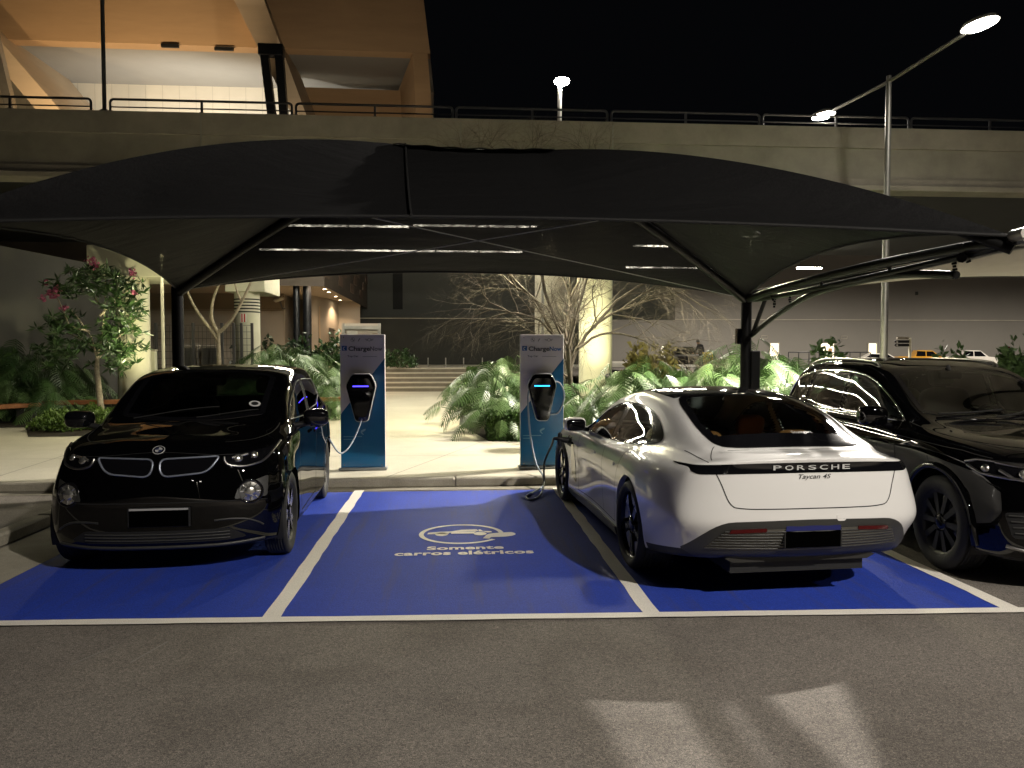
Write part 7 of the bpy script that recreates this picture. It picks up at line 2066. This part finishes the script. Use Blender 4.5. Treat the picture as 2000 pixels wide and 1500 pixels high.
# far fence line before the wall
q0, q1 = at(1540, 690, 66), at(1700, 690, 66)
o = empty('far_fence', (q0.x, 66, .3), 0, 'dark low railing before the lit doorways of the far wall', 'fence')
m_ = MB(); L_ = q1.x - q0.x; zf_ = at(1600, 688, 66).z - .3
m_.tube([(0, 0, zf_), (L_, 0, zf_)], .05, 6); m_.tube([(0, 0, zf_ * .6), (L_, 0, zf_ * .6)], .03, 6); m_.build('rail', MATS['black_steel'], o)
for k in range(9):
    m_ = MB(); m_.tube([(L_ * k / 8, 0, 0), (L_ * k / 8, 0, zf_)], .04, 6); m_.build('fence_post', MATS['black_steel'], o)
# waste bin, lit post and thin post beyond the bed
q = at(1383, 690, 34); o = empty('waste_bin', (q.x, q.y, .72), 0, 'yellow bin in front of the stooping person', 'bin')
m_ = MB(); hb_ = at(1383, 690, 34).z - .72; m_.box((0, 0, hb_ / 2), (.36, .36, hb_), 0, None, .03); m_.build('bin_body', mat('bin_yellow', (.75, .52, .02), .45), o)
m_ = MB(); m_.box((0, 0, hb_ + .02), (.40, .40, .06), 0, None, .02); m_.box((.0, -.19, hb_ * .8), (.2, .03, .05), 1); m_.build('lid', [MATS['bin_yellow'], MATS['black_part']], o)
emis('bollard_light', (1, .92, .75), 4.0)
q = at(1295, 690, 30); o = empty('bollard_lamp', (q.x, q.y, .1), 0, 'small glowing white bollard lamp above the plants', 'lamp')
zt_ = at(1295, 677, 30).z - .1; m_ = MB(); m_.lathe([(.07, 0), (.07, zt_ - .42)], Matrix(), 12); m_.build('post', MATS['galvanised'], o)
m_ = MB(); m_.lathe([(.075, zt_ - .42), (.075, zt_), (.001, zt_)], Matrix(), 12); m_.build('lens', MATS['bollard_light'], o)
q = at(1265, 690, 28); o = empty('marker_post', (q.x, q.y, .1), 0, 'thin white post among the leaves right of the bright column', 'post')
zt_ = at(1265, 672, 28).z - .1; m_ = MB(); m_.lathe([(.022, 0), (.022, zt_)], Matrix(), 8); m_.build('shaft', MATS['galvanised'], o)
m_ = MB(); m_.lathe([(.03, zt_ - .02), (.03, zt_ + .03), (.001, zt_ + .04)], Matrix(), 8); m_.build('cap', MATS['column_concrete'], o)
# far hydrant-like red post
q = at(1968, 690, 40); o = empty('fire_post', (q.x, q.y, .3), 0, 'red post behind the bright bush at the right edge', 'post')
zt_ = at(1968, 677, 40).z - .3; m_ = MB(); m_.lathe([(.12, 0), (.12, zt_ - .3), (.2, zt_ - .28), (.2, zt_ - .1), (.1, zt_), (.001, zt_)], Matrix(), 12); m_.build('body', mat('red_post', (.5, .03, .02), .5), o)
m_ = MB(); m_.box((0, -.2, zt_ - .2), (.12, .1, .12)); m_.build('outlet', MATS['galvanised'], o)

# stooping person (dark clothes), one continuous skinned body
def person():
    Y = 38.0; q = at(1371, 690, Y)
    zt_ = at(1371, 666.5, Y).z; base = .72
    H = (zt_ - base) / .94
    o = empty('person', (q.x, q.y, base), R(20), 'person in dark clothes stooping beyond the plants by the yellow bin', 'person')
    k = H / 1.75
    J = {'pel': (0, 0, .95, .15), 'sp': (-.02, 0, 1.15, .145), 'ch': (-.10, 0, 1.36, .155), 'nk': (-.20, 0, 1.50, .06), 'hd': (-.25, 0, 1.58, .085), 'ht': (-.29, 0, 1.68, .08),
         'sl': (-.11, .17, 1.42, .07), 'el': (-.22, .22, 1.16, .05), 'wl': (-.40, .16, 1.05, .035), 'fl': (-.47, .14, 1.03, .03),
         'sr': (-.11, -.17, 1.42, .07), 'er': (-.20, -.22, 1.15, .05), 'wr': (-.38, -.16, 1.03, .035), 'fr': (-.46, -.14, 1.0, .03),
         'hl': (.01, .10, .88, .10), 'kl': (-.04, .11, .48, .065), 'al': (.02, .12, .08, .045), 'tl': (-.14, .13, .03, .035),
         'hr': (.01, -.10, .88, .10), 'kr': (.0, -.11, .48, .065), 'ar': (.06, -.12, .08, .045), 'tr': (-.10, -.13, .03, .035)}
    E = [('pel', 'sp'), ('sp', 'ch'), ('ch', 'nk'), ('nk', 'hd'), ('hd', 'ht'), ('ch', 'sl'), ('sl', 'el'), ('el', 'wl'), ('wl', 'fl'), ('ch', 'sr'), ('sr', 'er'), ('er', 'wr'), ('wr', 'fr'), ('pel', 'hl'), ('hl', 'kl'), ('kl', 'al'), ('al', 'tl'), ('pel', 'hr'), ('hr', 'kr'), ('kr', 'ar'), ('ar', 'tr')]
    ids = {n_: i for i, n_ in enumerate(J)}
    me = bpy.data.meshes.new('body'); me.from_pydata([tuple(c * k for c in J[n_][:3]) for n_ in J], [(ids[a], ids[b2]) for a, b2 in E], [])
    ob = bpy.data.objects.new('body', me); COL.objects.link(ob)
    md = ob.modifiers.new('skin', 'SKIN'); ob.modifiers.new('sub', 'SUBSURF').levels = 2
    sv = me.skin_vertices[0].data
    for n_ in J: sv[ids[n_]].radius = (J[n_][3] * k, J[n_][3] * k); sv[ids[n_]].use_root = (n_ == 'pel')
    dg = bpy.context.evaluated_depsgraph_get(); m2 = bpy.data.meshes.new_from_object(ob.evaluated_get(dg)); bpy.data.objects.remove(ob)
    m2.materials.clear()
    for p_ in m2.polygons:
        p_.use_smooth = True; z_ = p_.center.z / k; p_.material_index = 1 if (z_ > 1.5 or p_.center.x < -.40 * k) else 0
    link('body', m2, [mat('dark_clothes', (.012, .012, .015), .8), mat('skin', (.24, .13, .08), .6)], o)
    hm = MB(); c = Vector((-.26, 0, 1.66)) * k
    hm.lathe([(.001, .075 * k), (.06 * k, .06 * k), (.095 * k, 0), (.09 * k, -.06 * k)], Matrix.Translation(c) @ Matrix.Rotation(-.4, 4, 'Y'), 16); hm.build('hair', MATS['dark_leather'], o)
    return o
person()

# ------------------------------------------------------------------ lamps of the car park that stand outside the picture, and floodlights
twin_lamp(8.0, -3.0, 7.7, 1.9, R(180), 'twin arm street lamp right of the viewer, lighting the bays', (5600, 300), 'twin arm street lamps', LC, .10, 174)
twin_lamp(0.5, -33.0, 8.6, 1.2, R(0), 'twin arm street lamp far behind the viewer', (13000, 13000), 'twin arm street lamps', LC, .15)
# far roof lamp above the viaduct
q = at(1093, 200, 34); zt_ = at(1097, 158, 34).z
o = empty('roof_lamp', (q.x, q.y, zt), 0, 'bright lamp on a short white pole beyond the viaduct', 'street lamp')
m_ = MB(); m_.lathe([(.11, 0), (.09, zt_ - zt)], Matrix(), 12); m_.build('pole', mat('pole_white', (.75, .72, .66), .4), o)
m_ = MB(); m_.lathe([(.001, .09), (.12, .08), (.26, .03), (.28, 0), (.001, 0)], Matrix.Translation((.1, 0, zt_ - zt)), 20); m_.build('lamp_head', MATS['galvanised'], o)
m_ = MB(); m_.lathe([(.001, -.20), (.16, -.18), (.30, -.10), (.34, 0.0), (.30, .06), (.16, .10)], Matrix.Translation((.1, 0, zt_ - zt)), 20); m_.build('lamp_lens', MATS['lamp_lens_light'], o)
spot('roof_lamp_light', (.1, 0, zt_ - zt - .25), (.1, 0, 0), 900, LC, 150, .5, .2, o)
# garden floodlights at the feet of the columns and beds
def garden_light(x, y, target, power, label, col=(1.0, .93, .55), angle=72, z=.95):
    o = empty('garden_floodlight', (x, y, z), 0, label, 'floodlight', 'garden floodlights in the beds')
    d = (Vector(target) - Vector((x, y, z + .25))).normalized(); Q_ = Matrix.Translation((0, 0, .25)) @ d.to_track_quat('Z', 'Y').to_matrix().to_4x4()
    b = MB(); b.lathe([(.001, -.1), (.06, -.09), (.09, .0), (.09, .05), (.08, .05), (.075, .01), (.001, .01)], Q_, 16); b.build('housing', MATS['black_part'], o)
    b = MB(); b.tube([(0, 0, -.85), (0, 0, .22)], .02, 8); b.build('stake', MATS['black_part'], o)
    spot('floodlight_lamp', Vector((0, 0, .25)) + d * .08, Vector((0, 0, .25)) + d * 2, power, col, angle, .5, .05, o)
c1 = at(1163, 690, 20.5); c0 = at(262, 690, 20.5)
garden_light(c1.x - .3, c1.y - 3.3, (c1.x, c1.y, 3.6), 560, 'floodlight among the leaves before the bright column')
garden_light(c0.x + 2.0, c0.y - 3.0, (c0.x, c0.y, 3.4), 430, 'floodlight hidden behind the black hatchback before the pale column')
# floodlights on the viaduct deck washing the upper building
def deck_flood(u, Y, target, power, col, label, angle=100):
    q_ = at(u, 300, Y); o = empty('deck_floodlight', (q_.x, Y, zt - .35), 0, label, 'floodlight', 'floodlights on the viaduct deck')
    d = (Vector(target) - Vector((q_.x, Y, zt - .15))).normalized(); Q_ = Matrix.Translation((0, 0, .15)) @ d.to_track_quat('Z', 'Y').to_matrix().to_4x4()
    b = MB(); b.lathe([(.001, -.1), (.1, -.08), (.14, .05), (.12, .05), (.11, 0), (.001, 0)], Q_, 16); b.build('housing', MATS['black_part'], o)
    b = MB(); b.tube([(0, 0, -.2), (0, 0, .12)], .025, 8); b.build('stand', MATS['black_part'], o)
    spot('flood_lamp', Vector((0, 0, .15)) + d * .08, Vector((0, 0, .15)) + d * 3, power, col, angle, .7, .08, o)
deck_flood(300, 22.6, at(270, 20, BY), 1150, (1.0, .72, .42), 'warm floodlight hidden behind the parapet below the orange fascia', 104)
deck_flood(60, 22.6, at(60, 40, BY), 480, (1.0, .70, .38), 'warm floodlight hidden behind the parapet at far left', 125)
deck_flood(640, 22, at(640, 40, BY), 240, (1.0, .80, .55), 'warm floodlight hidden behind the parapet near the dim recess', 120)
deck_flood(400, BY + 1.2, (at(420, 200, BY + 4.6).x, BY + 4.6, zt + 1.5), 1350, (1.0, .95, .84), 'white floodlight washing the panelled wall', 150)
# far car park lamps
for i, (u, Y, lab) in enumerate(((1463, 62, 'far car park lamp in line with the canopy post'), (1724, 62, 'far car park lamp in line with the twin street lamp pole'), (2300, 62, 'far car park lamp beyond the right picture edge'))):
    q = at(u, 690, Y); twin_lamp(q.x, q.y, 11.5, 1.5, 0, lab, (9000, 9000), 'far car park lamps', (1.0, .92, .8), .3, 174)

emis('garden_lens', (1, .93, .65), 12.0)
# left garden lamp post and two added lamps, all with shielded heads, at the height of the canopy
def garden_lamp(u, Y, h, power, label, col=(1.0, .92, .60)):
    q_ = at(u, 690, Y); o = empty('garden_lamp', (q_.x, q_.y, .1), 0, label, 'garden lamp', 'garden lamp posts with shielded heads')
    m_ = MB(); m_.lathe([(.06, 0), (.06, .03), (.035, .05), (.03, h)], Matrix(), 10); m_.build('shaft', MATS['column_concrete' if u == 319 else 'rail_metal'], o)
    m_ = MB(); m_.lathe([(.001, .10), (.12, .09), (.20, .02), (.20, -.02), (.18, -.02), (.17, .0), (.001, .01)], Matrix.Translation((0, 0, h)), 20); m_.build('head', MATS['galvanised'], o)
    m_ = MB(); m_.lathe([(.165, -.002), (.001, -.002)], Matrix.Translation((0, 0, h)), 16); m_.build('lens', MATS['garden_lens'], o)
    l = bpy.data.lights.new('lamp_light', 'SPOT'); l.energy = power; l.color = col; l.spot_size = R(158); l.spot_blend = .25; l.shadow_soft_size = .10
    lo = bpy.data.objects.new('lamp_light', l); COL.objects.link(lo); lo.parent = o; lo.location = (0, 0, h - .04)
garden_lamp(319, 16.2, 3.75, 420, 'thin pale lamp post between the floodlit column and the left canopy post')
garden_lamp(1060, 16.6, 4.3, 3200, 'added unseen lamp post behind the right totem and the bare tree')  # added lamp, brightens the path, plants and columns from in front
garden_lamp(1463, 13.2, 3.7, 1300, 'added unseen lamp post behind the right canopy post')  # added lamp out of sight, brightens the bed behind the sedan
